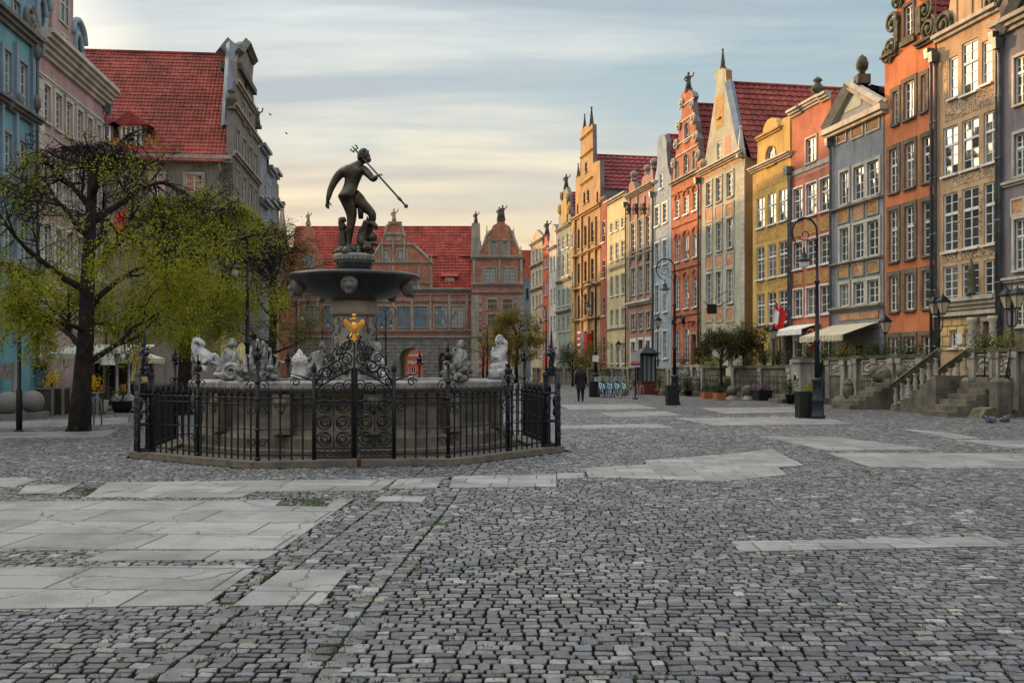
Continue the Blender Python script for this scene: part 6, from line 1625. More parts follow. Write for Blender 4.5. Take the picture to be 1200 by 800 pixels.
def bars(m, A, B, skip=None):
    L_ = (B-A).length; d = (B-A)/L_; n = int(L_/.158)
    nrm = Vector((d.y,-d.x,0))
    for z, w in ((ZT,.016),(ZT-.10,.011),(ZM,.009),(ZB,.014)): m.tube([A+Vector((0,0,z)), B+Vector((0,0,z))], w, 4, sm=False)
    for k in range(1, n):
        p = A + d*(L_*k/n)
        m.tube([p+Vector((0,0,.11)), p+Vector((0,0,ZT+.02))], .0165, 5, sm=False)
        m.tube([p+Vector((0,0,ZT+.02)), p+Vector((0,0,ZT+.06)), p+Vector((0,0,ZT+.11)), p+Vector((0,0,ZT+.20))], [.016,.032,.022,.003], 5)
        if k % 2: m.tube([p+Vector((0,0,ZT-.05))-d*.04, p+Vector((0,0,ZT-.02)), p+Vector((0,0,ZT-.05))+d*.04], .006, 4)
mid = (OCT[7]+OCT[0])/2
gw = .66
GLp, GRp = mid - FPERP*gw, mid + FPERP*gw
segs = [(OCT[0], GLp), (GRp, OCT[7])] + [(OCT[k], OCT[(k+1) % 8]) for k in range(7)]
for A, B in segs:
    if (A-B).length < .05: continue
    m = MB(); bars(m, A.copy(), B.copy()); m.build('bar_panel', IR, fe)
def leafball(m, c, r, n=26, rg=None):
    rg = rg or R
    for k in range(n):
        t = rg.uniform(0, 2*PI); z = rg.uniform(-1, 1); q = math.sqrt(1-z*z)
        d = Vector((q*math.cos(t), q*math.sin(t), z)); p = c + d*r*.55
        e = c + d*r*rg.uniform(.85, 1.15); s_ = d.cross(Vector((0,0,1))); s_ = s_.normalized() if s_.length > .1 else Vector((1,0,0))
        m.add([p, (p+e)/2 + s_*r*.22, e, (p+e)/2 - s_*r*.22], [(0,1,2,3)])
    m.ell(c, r*.5, 8, 6)
def post(P, ht, mt, big):
    m = MB(); up = Vector((0,0,1))
    m.tube([P+up*.1, P+up*(ht-.25)], .032, 8); 
    for z in (.14,.62,1.12,1.4): m.tube([P+up*(z-.03), P+up*z, P+up*(z+.03)], [.036,.055,.036], 8)
    o = m.build('fence_post', mt, fe)
    m = MB(); leafball(m, P+up*(ht-.12), .15, 34, random.Random(int(P.x*100))); m.tube([P+up*(ht-.1), P+up*(ht+.14)], [.03,.006], 6)
    m.build('flower_finial', mt, o)
    m = MB(); d = (P-FC); d.z = 0; d.normalize(); s_ = Vector((-d.y,d.x,0))
    for q in (-1, 1):
        for (z_, r_, d_) in ((.95,.09,-1),(.40,.08,1),(1.34,.10,1)): m = MB(); scroll(m, P+up*z_+s_*q*.10, s_*q, r_, 1.3, d_, .0105); m.build('scroll', mt, o)
    return o
for k in (0, 7, 3, 4, 5, 2): post(OCT[k], 1.95, IR, False)
post((OCT[7]*.45+OCT[6]*.55), 1.7, IR, False); post((OCT[0]*.5+OCT[1]*.5), 1.75, IR, False)
# ornate pylons at the two side corners
def pylon(P, seed):
    d = (P-FC); d.z = 0; d.normalize(); s_ = Vector((-d.y, d.x, 0)); up = Vector((0,0,1)); rg = random.Random(seed)
    m = MB()
    for a in (-.19,-.12,-.06,.0,.07,.13,.19):
        for b in (-.13,.13): m.tube([P+s_*a+d*b+up*.1, P+s_*a*.9+d*b*.9+up*1.55], .022, 6)
    for z in (.14,.6,1.15,1.5):
        for b in (-.13,.13): m.tube([P-s_*.21+d*b+up*z, P+s_*.21+d*b+up*z], .018, 4, sm=False)
        for a in (-.19,.19): m.tube([P+s_*a-d*.14+up*z, P+s_*a+d*.14+up*z], .018, 4, sm=False)
    o = m.build('corner_pylon', IB, fe)
    m = MB()
    for b in (-.15, .15):
        for z in (.3,.5,.72,.9,1.05,1.3):
            for q in (-1,1): scroll(m, P+d*b+s_*q*.08+up*z, s_*q, .075, 1.4, 1 if z < .8 else -1, .011)
    for q in (-1,1):
        scroll(m, P+s_*q*.31+up*1.0, s_*q, .12, 1.5, -1, .02); scroll(m, P+s_*q*.29+up*.75, s_*q, .10, 1.5, 1, .018); m.tube([P+s_*q*.22+up*.9,P+s_*q*.33+up*.87,P+s_*q*.36+up*.86],.016,5)
        for z in (1.55,1.72,1.9): scroll(m, P+s_*q*(.17-(z-1.5)*.2)+up*z, s_*q, .10, 1.4, 1, .016)
    m.build('scrollwork', IB, o)
    m = MB(); m.tube([P+up*1.5, P+up*1.9, P+up*2.25, P+up*2.45], [.05,.035,.02,.004], 8)
    leafball(m, P+up*1.95, .14, 30, rg)
    for q in (-1,1):
        for z in (1.62,1.9): leafball(m, P+s_*q*.2+up*z, .11, 20, rg)
    m.build('pylon_finial', IB, o)
pylon(OCT[1], 1); pylon(OCT[6], 2)
# double gate with scrolls and the gilded eagle
gx = FPERP; up = Vector((0,0,1)); GC = mid.copy()
def arch_z(u): return 1.22 + .42*max(0, 1-abs(u)/gw)**.75
for sgn in (-1, 1):
    m = MB()
    a0, a1 = (.015 if sgn > 0 else -gw), (gw if sgn > 0 else -.015)
    for u in (a0+.02, a1-.02): m.tube([GC+gx*u+up*.13, GC+gx*u+up*(arch_z(u) if abs(u) < .1 else 1.22)], .02, 5, sm=False)
    for z in (.14, .30, 1.08): m.tube([GC+gx*a0+up*z, GC+gx*a1+up*z], .014, 4, sm=False)
    m.tube([GC+gx*(a0+(a1-a0)*k/12)+up*arch_z(a0+(a1-a0)*k/12) for k in range(13)], .016, 5)
    o = m.build('gate_leaf', IR, fe)
    m = MB(); cx = (a0+a1)/2
    for z, r in ((.46,.13),(.73,.13),(1.0,.12)):
        for q in (-1,1):
            c = GC+gx*(cx+q*.145)+up*z
            scroll(m, c, gx*q, r, 1.9, -1, .0125); scroll(m, c+up*.0, gx*q, r, 1.2, 1, .0125, start=.2)
        m.tube([GC+gx*cx+up*(z-.15), GC+gx*cx+up*(z+.15)], .009, 4)
    for u in np.linspace(a0+.07, a1-.07, 6): scroll(m, GC+gx*u+up*.21, gx, .05, 1.3, 1, .011)
    for u in np.linspace(a0+.09, a1-.09, 4): scroll(m, GC+gx*u+up*(1.10+(arch_z(u)-1.10)*.5), gx*(1 if u > cx else -1), min(.1,(arch_z(u)-1.1)*.42), 1.6, 1, .012)
    m.build('scrollwork', IR, o)
for u in (-gw, gw):
    m = MB(); m.tube([GC+gx*u+up*.1, GC+gx*u+up*1.62], .034, 6); m.tube([GC+gx*u+up*1.55, GC+gx*u+up*1.62, GC+gx*u+up*1.75], [.03,.05,.004], 6)
    q = 1 if u > 0 else -1
    m.tube([GC+gx*u+up*1.42, GC+gx*(u+q*.22)+up*1.50, GC+gx*(u+q*.42)+up*1.56], [.016,.014,.006], 5); scroll(m, GC+gx*(u+q*.12)+up*1.0, gx*q, .09, 1.4, -1, .012); scroll(m, GC+gx*(u+q*.3)+up*1.40, gx*q, .08, 1.4, 1, .012)
    m.build('gate_post', IR, fe)
m = MB()
for sgn in (-1, 1):
    for (u, z, r, d) in ((.13,1.78,.12,1),(.30,1.68,.12,-1),(.47,1.55,.11,1),(.58,1.42,.08,-1),(.12,2.02,.09,-1),(.25,1.92,.08,1),(.40,1.80,.08,1),(.06,2.13,.06,1),(.16,1.60,.09,1),(.36,1.52,.08,-1)):
        scroll(m, GC+gx*(u*sgn)+up*z, gx*sgn, r, 1.7, d, .0145)
    m.tube([GC+gx*(gw*sgn)+up*1.3, GC+gx*(.5*sgn)+up*1.62, GC+gx*(.2*sgn)+up*1.80, GC+gx*.03*sgn+up*2.15], .013, 5)
m.tube([GC+up*.13, GC+up*2.2], [.026,.018], 6)
m.build('gate_overthrow', IR, fe)
# gilded eagle: spread wings, tail, head turned aside, crown
GD = M_['gold']; EC = GC + up*2.30 - FU*-.05
m = MB()
body_ = [(0,-.16),(.035,-.10),(.06,-.02),(.055,.06),(.03,.11),(.0,.12),(-.03,.11),(-.055,.06),(-.06,-.02),(-.035,-.10)]
m.ell(EC, (.06,.05,.11), 10, 7)
for sgn in (-1, 1):
    wpts = [(0.03,.05),(.09,.11),(.15,.17),(.20,.175),(.215,.12),(.205,.04),(.19,.085),(.17,-.01),(.155,.05),(.135,-.05),(.12,.015),(.10,-.07),(.085,-.01),(.06,-.08),(.04,-.04)]
    m.prism([EC + gx*(u*sgn*.8) + up*z*.85 + FU*.01 for u, z in wpts], FU*.02)
    for k in range(5): m.tube([EC+gx*sgn*(.04+.024*k)+up*(.06+.017*k)+FU*.03, EC+gx*sgn*(.06+.024*k)+up*(-.042+.018*k)+FU*.03], [.010,.004], 4)
    m.tube([EC+gx*sgn*.03-up*.08, EC+gx*sgn*.07-up*.14, EC+gx*sgn*.09-up*.17], [.018,.012,.006], 5)
m.prism([EC+gx*u+up*z+FU*.01 for u, z in ((-.02,-.09),(.02,-.09),(.06,-.21),(.03,-.19),(0,-.24),(-.03,-.19),(-.06,-.21))], FU*.02)
m.ell(EC+up*.15, (.034,.034,.04), 8, 6); m.tube([EC+up*.15-gx*.02, EC+up*.145-gx*.065, EC+up*.12-gx*.075], [.018,.012,.003], 5)
m.lathe([(.03,0),(.036,.02),(.04,.045),(.02,.05)], 8, EC+up*.185)
m.build('gilded_eagle', GD, fe)
# empty brown bottle left at the gate
bp = gp(420.5, 549.5); bt = MB(); bt.lathe([(.0,.0),(.034,.0),(.036,.02),(.036,.15),(.03,.19),(.014,.22),(.013,.28),(.016,.285),(.0,.286)], 14, (bp[0],bp[1],.033))
o = bt.build('beer_bottle', glass('brown_glass', (.03,.012,.004), (.05,.02,.006), 1.5)); tag(o, 'small brown glass bottle left standing in front of the iron gate', 'bottle')
# ------------------------------------------------------------------ trees
def leafcloud(pts, size, mat, name, parent, rng, per=3, spread=.12, droop=.3):
    """many small single leaves, each a folded quad, round the twig points"""
    n = len(pts)*per
    P = np.repeat(np.array([tuple(p) for p in pts]), per, 0) + rng.normal(0, spread, (n, 3))
    d = rng.normal(0, 1, (n, 3)); d[:,2] -= droop; d /= np.linalg.norm(d, axis=1)[:,None]
    e = rng.normal(0, 1, (n, 3)); e -= d*(e*d).sum(1)[:,None]; e /= np.linalg.norm(e, axis=1)[:,None]
    s = size*rng.uniform(.6, 1.35, n)[:,None]
    V = np.stack([P, P + d*s*.5 + e*s*.32, P + d*s, P + d*s*.5 - e*s*.32], 1).reshape(-1, 3)
    F = np.arange(n*4).reshape(n, 4)
    o = ORIG.get(parent.name, Vector((0,0,0)))
    me = bpy.data.meshes.new(name); me.from_pydata((V - np.array(o)).tolist(), [], F.tolist()); me.materials.append(mat)
    ob = bpy.data.objects.new(name, me); C.objects.link(ob); ob.parent = parent
    return ob
def tree(name, label, base, hgt, trunk_path, r0, crown_c, crown_r, seed, nlimb=9, leaf='leaf', leafsize=.06, per=3, spread=.13, droop=.35, levels=3, group=None, lean=.12, twist=.5, low=.0, nsub=5, density=1.0, bark='bark', cat='tree', leafcut=None):
    rr = random.Random(seed); rg = np.random.default_rng(seed)
    t = thing(name, label, cat, (base[0], base[1], 0), 0, group)
    tw, lim = MB(), MB(); tips = []
    path = [Vector((base[0]+p[0], base[1]+p[1], p[2])) for p in trunk_path]
    radii = [r0*(1-.62*i/(len(path)-1)) for i in range(len(path))]; radii[0] = r0*1.15
    lim.tube(path, radii, 10)
    for k in range(5):
        a = 2*PI*k/5 + rr.uniform(-.3,.3); lim.tube([path[0]+Vector((0,0,.5)), path[0]+Vector((math.cos(a)*r0*.75, math.sin(a)*r0*.75, .12)), path[0]+Vector((math.cos(a)*r0*1.25, math.sin(a)*r0*1.25, -.05))], [r0*.35, r0*.4, r0*.2], 6)
    cc, cr = Vector(crown_c), Vector(crown_r)
    def inside(p): q = p - cc; return (q.x/cr.x)**2 + (q.y/cr.y)**2 + (q.z/cr.z)**2 < 1.05
    def grow(p, d, ln, rad, lev):
        k = 5 if lev < 2 else 4
        pts, rs = [p.copy()], [rad]; q = p.copy(); dd = d.copy()
        for i in range(k):
            dd = (dd + Vector((rr.gauss(0,.2), rr.gauss(0,.2), rr.gauss(0,.14) - (droop*.28 if lev >= 2 else -.03)))).normalized()
            if not inside(q + dd*ln/k):
                if rr.random() < .6 and i > 0: break
                dd = (dd + (cc-q).normalized()*.22).normalized()
            q = q + dd*ln/k; pts.append(q.copy()); rs.append(rad*(1-.75*(i+1)/k))
        rs = [rad*(1-.78*i/(len(pts)-1)) for i in range(len(pts))]
        (lim if lev < 2 else tw).tube(pts, rs, 7 if lev == 0 else 5 if lev == 1 else 3, cap=lev < 2)
        if lev >= levels:
            tips.extend(pts[1:]); return
        if lev >= levels-1: tips.extend(pts[2:])
        ns = nsub + (1 if lev == 1 else 0)
        for i in range(ns):
            u = rr.uniform(.25, 1.0); k_ = len(pts)-1; j = min(int(u*k_), k_-1); f = u*k_-j; b = pts[j].lerp(pts[j+1], f)
            a = Vector((rr.gauss(0,1), rr.gauss(0,1), rr.gauss(0,.7)))
            nd = ((pts[j+1]-pts[j]).normalized()*.75 + a.normalized()*.8).normalized()
            grow(b, nd, ln*rr.uniform(.5,.72), max(rs[j]*.62, .0085), lev+1)
    nt_ = len(path)
    for i in range(nlimb):
        u = low + (1-low)*(i+.5)/nlimb; j = min(int(u*(nt_-1)), nt_-2); f = u*(nt_-1)-j; b = path[j].lerp(path[j+1], f)
        a = i*2.399 + rr.uniform(-.4,.4); el = rr.uniform(.1,.75) + u*.45
        d = Vector((math.cos(a)*math.cos(el)*cr.x/max(cr.x,cr.y), math.sin(a)*math.cos(el), math.sin(el))).normalized()
        grow(b, d, (cr.x+cr.y)/2*rr.uniform(.62,.95), r0*rr.uniform(.26,.42), 0)
    tk = lim.build('trunk', M_[bark], t)
    tw.build('twigs', M_['twig'], t)
    pts = tips if density >= 1 else rr.sample(tips, int(len(tips)*density))
    if leafcut:
        cell = {}
        pts = [p for p in pts if cell.setdefault((int(p.x*2.6), int(p.y*2.6), int(p.z*2.6)), rr.random()) < leafcut(p) and rr.random() < (1 if p.z < 4.3 else .5)]
    if pts: leafcloud(pts, leafsize, M_[leaf], 'crown', t, rg, per, spread, droop)
    return t
bx_, by_ = gp(93, 505.5)
tree('linden_tree', 'large linden with a thick leaning trunk and drooping yellow green leaves, nearest the viewer', (bx_, by_), 8.5,
     [(0,0,0),(.05,.05,1.2),(.12,.1,2.4),(.16,.12,3.8),(.22,.1,5.0),(.3,.05,6.0),(.32,.0,6.7)], .26, (bx_+.45, by_+.3, 4.3), (3.8, 3.0, 3.0), 21, 13, 'leaf', .060, 9, .10, .75, 3, 'lindens by the shaded row', low=.20, nsub=6,
     leafcut=lambda p: (.85 if p.x < -10.4 else .98) if (p.z < 4.2 or p.x > -9.6 and p.z < 5.2) else .42 if p.z < 5.2 else .15)
bx_, by_ = gp(216, 486)
tree('linden_tree', 'linden with a dark straight trunk behind the fountain fence and olive yellow leaves', (bx_, by_), 8.0,
     [(0,0,0),(.0,.05,1.5),(.05,.1,3.0),(.05,.12,4.4),(.1,.1,5.4),(.1,.0,6.0)], .27, (bx_+.5, by_, 4.7), (3.5, 3.0, 2.7), 33, 14, 'leaf', .066, 9, .12, .5, 3, 'lindens by the shaded row', low=.26, nsub=6,
     leafcut=lambda p: (.85 if p.z < 4.4 else .42))
bx_, by_ = gp(318, 470)
tree('linden_tree', 'nearly bare linden with dark twigs and few leaves, between the second tree and the bowl', (bx_, by_), 8.5,
     [(0,0,0),(.0,.05,1.6),(.05,.1,3.4),(.0,.12,5.0),(.1,.1,6.2),(.1,.0,7.0)], .25, (bx_+.3, by_, 5.2), (3.4, 3.0, 3.3), 47, 14, 'leaf_olive', .07, 4, .18, .25, 3, 'lindens by the shaded row', low=.25, nsub=6,
     leafcut=lambda p: .8 if p.z < 4.5 else .3)
bx_, by_ = gp(605, 448.5)
tree('round_tree', 'small round crowned tree with thin olive leaves in front of the gate pavilion', (bx_, by_), 7,
     [(0,0,0),(.0,.0,1.5),(.05,.0,3.0),(.0,.0,4.4),(.0,.0,5.6)], .2, (bx_, by_, 4.6), (3.0, 2.8, 2.9), 52, 10, 'leaf_olive', .14, 2, .2, .1, 3, low=.35)
bx_, by_ = gp(566, 447.5)
tree('round_tree', 'thin young tree with olive leaves against the corner of the palace gate', (bx_, by_), 5.5,
     [(0,0,0),(.0,.0,1.5),(.05,.0,3.0),(.0,.0,4.0)], .13, (bx_, by_, 3.7), (2.0, 2.0, 2.1), 53, 8, 'leaf_olive', .13, 1, .2, .1, 2, low=.35)
for (px, py, lab, sd, h_, cw) in ((846, 465, 'dark pollarded tree of bare twigs standing between the planters and stone balls', 61, 4.9, 1.35), (873, 464.5, 'dark pollarded tree of bare twigs leaning over the iron railing', 62, 5.1, 1.45), (826, 458, 'thin dark pollarded tree of bare twigs beside the pale green house door', 63, 4.5, .9)):
    bx_, by_ = gp(px, py)
    tree('pollard_tree', lab, (bx_, by_), h_, [(0,0,0),(-.04,.0,1.0),(-.08,.0,1.9),(-.02,.0,2.6)], .10, (bx_, by_, h_*.68), (cw, cw, h_*.32), sd, 9, 'leaf_olive', .05, 1, .1, .0, 3, 'pollarded trees by the terraces', low=.6, nsub=7, density=.3)
for (px, py, lab, sd) in ((671, 452.5, 'small dark shrub tree in front of the scrolled house', 71), (697, 454, 'small olive shrub tree in front of the tan gabled house', 72)):
    bx_, by_ = gp(px, py)
    tree('shrub_tree', lab, (bx_, by_), 4, [(0,0,0),(0,0,.8),(0,0,1.5),(0,0,2.2)], .1, (bx_, by_, 2.5), (1.7,1.6,1.9), sd, 8, 'leaf_olive' if sd == 72 else 'leaf_dark', .12, 2, .2, .0, 2, low=.3)
def bush(name, label, c, r, mat, seed, n=500, size=.05, cat='plant', par=None, group=None, stem=True):
    rg = np.random.default_rng(seed); rr = random.Random(seed)
    t = thing(name, label, cat, c, 0, group) if par is None else par
    m = MB(); tips = []
    for k in range(max(12, n//30)):
        a, b = rr.uniform(0, 2*PI), rr.uniform(0, 1.5); d = Vector((math.cos(a)*math.sin(b)*r[0], math.sin(a)*math.sin(b)*r[0], .15*r[1] + math.cos(b)*r[1]*rr.uniform(.6,1.1)))
        p = Vector(c); q = p + d*.6; m.tube([p, q, p+d], [.012,.008,.004], 3, cap=False); tips += [q, p+d*.8, p+d]
    m.build('stems', M_['twig'], t)
    leafcloud([tips[i % len(tips)] for i in range(n)], size, M_[mat], 'foliage', t, rg, 1, r[0]*.28, 0)
    return t
# ------------------------------------------------------------------ street lamps
up = Vector((0,0,1))
M_['lamp_glass'] = surf('opal_lamp_glass', (.75,.74,.70), (.6,.6,.57), 4, .25, 0, 0, 0, 0, spec=.5)
def street_lamp(label, loc, rz=0):
    t = thing('street_lamp', label, 'street lamp', loc, rz, 'swan neck street lamps')
    m = MB(); m.lathe([(.26,0),(.26,.10),(.22,.14),(.20,.5),(.22,.55),(.22,.62),(.17,.68),(.14,1.15),(.17,1.2),(.17,1.26),(.11,1.32)], 14)
    m.build('base', M_['iron_blue'], t, True)
    m = MB(); m.lathe([(.085,1.3),(.075,2.4),(.10,2.44),(.10,2.5),(.07,2.54),(.055,4.3),(.085,4.34),(.085,4.40),(.05,4.44),(.042,5.7),(.06,5.73),(.035,5.8)], 12)
    m.build('pole', M_['iron_blue'], t, True)
    m = MB(); r = .40; cx, cz = -.40, 5.95
    m.tube([(0,0,5.6)] + [(cx+r*math.cos(a), 0, cz+r*1.15*math.sin(a)) for a in np.linspace(0, 1.42*PI, 22)], [.034]*12 + list(np.linspace(.034,.018,11)), 6)
    m.tube([(cx+r*.5*math.cos(a)*(1-k/26), 0, cz-.08+r*.5*math.sin(a)*(1-k/26)) for k, a in enumerate(np.linspace(-.9*PI, 1.2*PI, 20))], .016, 5)
    m.tube([(0,0,5.2),(-.06,0,5.45),(-.2,0,5.62),(-.33,0,5.6)], [.016,.016,.013,.005], 5)
    x0 = cx-.0
    m.tube([(x0-.02,0,cz-.46),(x0-.02,0,cz-.62)], .03, 6)
    m.build('scroll_arm', M_['iron_blue'], t, True)
    m = MB(); m.lathe([(.03,.26),(.06,.2),(.09,.12),(.10,.05),(.21,-.01),(.24,-.03),(.235,-.045),(.10,-.04)], 16, (x0-.02,0,cz-.86)); m.build('lamp_shade', M_['iron_blue'], t, True)
    m = MB(); m.lathe([(.095,-.045),(.125,-.13),(.11,-.23),(.05,-.30),(.0,-.315)], 14, (x0-.02,0,cz-.86)); m.build('lamp_globe', M_['lamp_glass'], t, True)
    return t
L0 = street_lamp('swan neck street lamp with a fluted base beside a black bin, nearest of all', (*gp(957.5, 490.5), 0))
for px, py, lab, rz in ((790.5, 474, 'swan neck street lamp behind the second black bin, before the blue grey house', 0), (698, 464.5, 'swan neck street lamp with a white notice, near the walking person', 0),
        (640, 455, 'swan neck street lamp rising behind the right corner pylon of the fence', 0), (290, 486, 'swan neck street lamp standing between the fountain and the linden trees', 0),
        (347, 459, 'swan neck street lamp behind the bare linden, left of the bowl', PI), (378, 455, 'swan neck street lamp seen just under the left rim of the bowl', PI), (441, 453.5, 'swan neck street lamp close behind the pillar of the fountain', PI), (452, 454.5, 'swan neck street lamp in front of the leaded gate windows', PI),
        (571, 447.8, 'swan neck street lamp by the corner of the gate pavilion', 0), (596.5, 448.2, 'swan neck street lamp behind the round tree', 0)):
    dup(L0, (*gp(px, py), 0), rz, lab)
def bin_(label, px, py):
    x, y = gp(px, py); t = thing('litter_bin', label, 'litter bin', (x, y, 0), .1, 'black litter bins')
    m = MB(); m.obox((0,0,.0),(.40,.40,.80),0,0,1.06); 
    for k in range(-3,4):
        m.obox((k*.055,-.208,.06),(.02,.012,.68)); m.obox((k*.055,.208,.06),(.02,.012,.68))
    m.build('body', M_['black'], t, True)
    m = MB(); m.obox((0,0,.802),(.45,.45,.05)); m.obox((0,0,.853),(.30,.30,.015)); m.build('lid', M_['iron'], t, True); return t
bin_('black square litter bin beside the nearest fluted street lamp', 941.5, 490); bin_('black litter bin left of the terracotta planters', 786.5, 474.6); bin_('black litter bin under the white notice near the walking person', 695, 465)
# white notice on a lamp pole, sign post, kiosk
x, y = gp(698, 464.5); m = MB(); m.obox((x-.02, y-.12, 1.95), (.34, .03, .36)); m.tube([(x-.02,y-.1,2.1),(x,y,2.1)],.015,5); tag(m.build('notice_board', M_['white']), 'small white notice board fixed to a lamp pole near the walking person', 'sign')
x, y = gp(744.5, 467.5); t = thing('sign_post', 'sign on a thin pole with grey, orange and purple bands beside the kiosk', 'sign', (x, y, 0))
m = MB(); m.tube([(0,0,0),(0,0,2.5)], .035, 8); m.lathe([(.15,0),(.15,.05),(.03,.09)], 10); m.build('pole', M_['black'], t, True)
M_['sign_orange'] = surf('sign_orange', (.70,.16,.03), None, 4, .5, 0, 0, 0, 0); M_['sign_purple'] = surf('sign_purple', (.14,.03,.25), None, 4, .5, 0, 0, 0, 0)
m = MB(); m.box(-.24,.24,-.06,-.03,1.95,2.42,0); m.box(-.24,.24,-.06,-.03,1.83,1.948,1); m.box(-.24,.24,-.06,-.03,1.72,1.828,2); m.box(-.24,.24,-.06,-.03,1.66,1.718,3); m.build('sign_panel', [M_['grey_paint'], M_['sign_orange'], M_['sign_purple'], M_['white']], t, True)
x, y = gp(757.5, 461.8); t = thing('information_kiosk', 'dark glazed information pillar with a pyramid roof and a brown red base', 'kiosk', (x, y, 0), .25)
M_['kiosk_red'] = surf('kiosk_base', (.14,.035,.028), (.10,.03,.025), 3, .5, 0, 30, .2, .006)
m = MB(); m.obox((0,0,0),(1.10,1.10,.10)); m.obox((0,0,.102),(.96,.96,.62)); m.obox((0,0,.724),(1.06,1.06,.08)); m.build('base', M_['kiosk_red'], t, True)
m = MB()
for a in (-.42,.42):
    for b in (-.42,.42): m.obox((a,b,.806),(.09,.09,1.5))
for a in (-.14,.14):
    for s_ in (-.42,.42): m.obox((a,s_,.806),(.05,.05,1.5)); m.obox((s_,a,.806),(.05,.05,1.5))
m.obox((0,0,2.31),(.98,.98,.12)); o = m.build('frame', M_['black'], t, True)
m = MB(); m.obox((0,0,.82),(.74,.74,1.46)); m.build('display_glass', M_['glass_lead'], o, True)
m = MB(); m.obox((0,0,2.432),(1.30,1.30,.07)); m.obox((0,0,2.503),(1.2,1.2,.42),0,0,.12); m.ell((0,0,2.98),.07,8,6); m.build('roof', M_['iron_blue'], t, True)
# hanging black shop sign on the green house
a, z = FR.sz(853, 362); p = Vector(FR.P(a, z, 1.1)); t = thing('hanging_sign', 'blank black square sign hanging from an iron bracket on the pale green house', 'sign', tuple(p))
m = MB(); m.obox(tuple(p-up*.32),(.62,.05,.62)); m.build('sign_board', M_['black'], t)
m = MB(); q = Vector(FR.P(a,z+.5,0)); m.tube([q, q+(p-q)*1.0+up*.0, Vector(FR.P(a,z+.5,1.7))],.03,6); m.tube([Vector(FR.P(a,z+1.2,0)), Vector(FR.P(a,z+.5,1.3))],.02,5); m.tube([p+up*.3,p+up*.5],.015,4); m.build('bracket', M_['iron'], t)
# white sign board in the far row, flag
a, z = FR.sz(660, 405); m = MB(); m.fbox(FR, a-2.5, a+2.5, z-.9, z+.6, 1.0, 1.06); tag(m.build('blank_board', M_['grey_paint']), 'large grey board in front of the scrolled blue-green house', 'sign')
a, z = FR.sz(924, 378); p0 = Vector(FR.P(a, z-1.2, .1)); t = thing('wall_flag', 'red and white flag hanging from a slanting pole on the yellow house', 'flag', tuple(p0))
p1 = Vector(FR.P(a-.0, z+.1, 1.5)); p1 = at(911, 352, p0.y-.7); m = MB(); m.tube([p0, p1], .025, 6); m.build('flagpole', M_['white'], t)
m = MB(); nu, nv = 10, 14; fy = p1.y + .15
cTL, cTR, cBR, cBL = Vector((908.5,353)), Vector((922,366)), Vector((915,392)), Vector((906,393))
for k in range(nu+1):
    for j in range(nv+1):
        u, w = k/nu, j/nv; q = cTL.lerp(cTR, u).lerp(cBL.lerp(cBR, u), w); b = at(q.x, q.y, fy); m.v.append((b.x, b.y + .10*math.sin(u*10+w*2)*(.3+w), b.z))
for k in range(nu):
    for j in range(nv):
        i0 = k*(nv+1)+j; m.f.append([i0, i0+1, i0+nv+2, i0+nv+1]); m.m.append(1 if (k < 4 and 3 <= j < 9) else 0); m.sm.append(True)
m.build('flag_cloth', [M_['red_cloth'], M_['white_cloth']], t)
# small red flag on the old grey house behind the tree
p0 = at(150, 246, 66.5); m = MB(); t = thing('wall_flag', 'small red flag on the side wall of the old grey house behind the tree', 'flag', tuple(p0))
m.tube([p0+Vector((0,1.5,-.6)), p0], .03, 6); m.build('flagpole', M_['white'], t)
m = MB(); m.add([p0, p0+Vector((-.9,.1,-.2)), p0+Vector((-1.0,.1,-1.5)), p0+Vector((-.15,.0,-1.2))], [(0,1,2,3)]); m.build('flag_cloth', M_['red_cloth'], t)

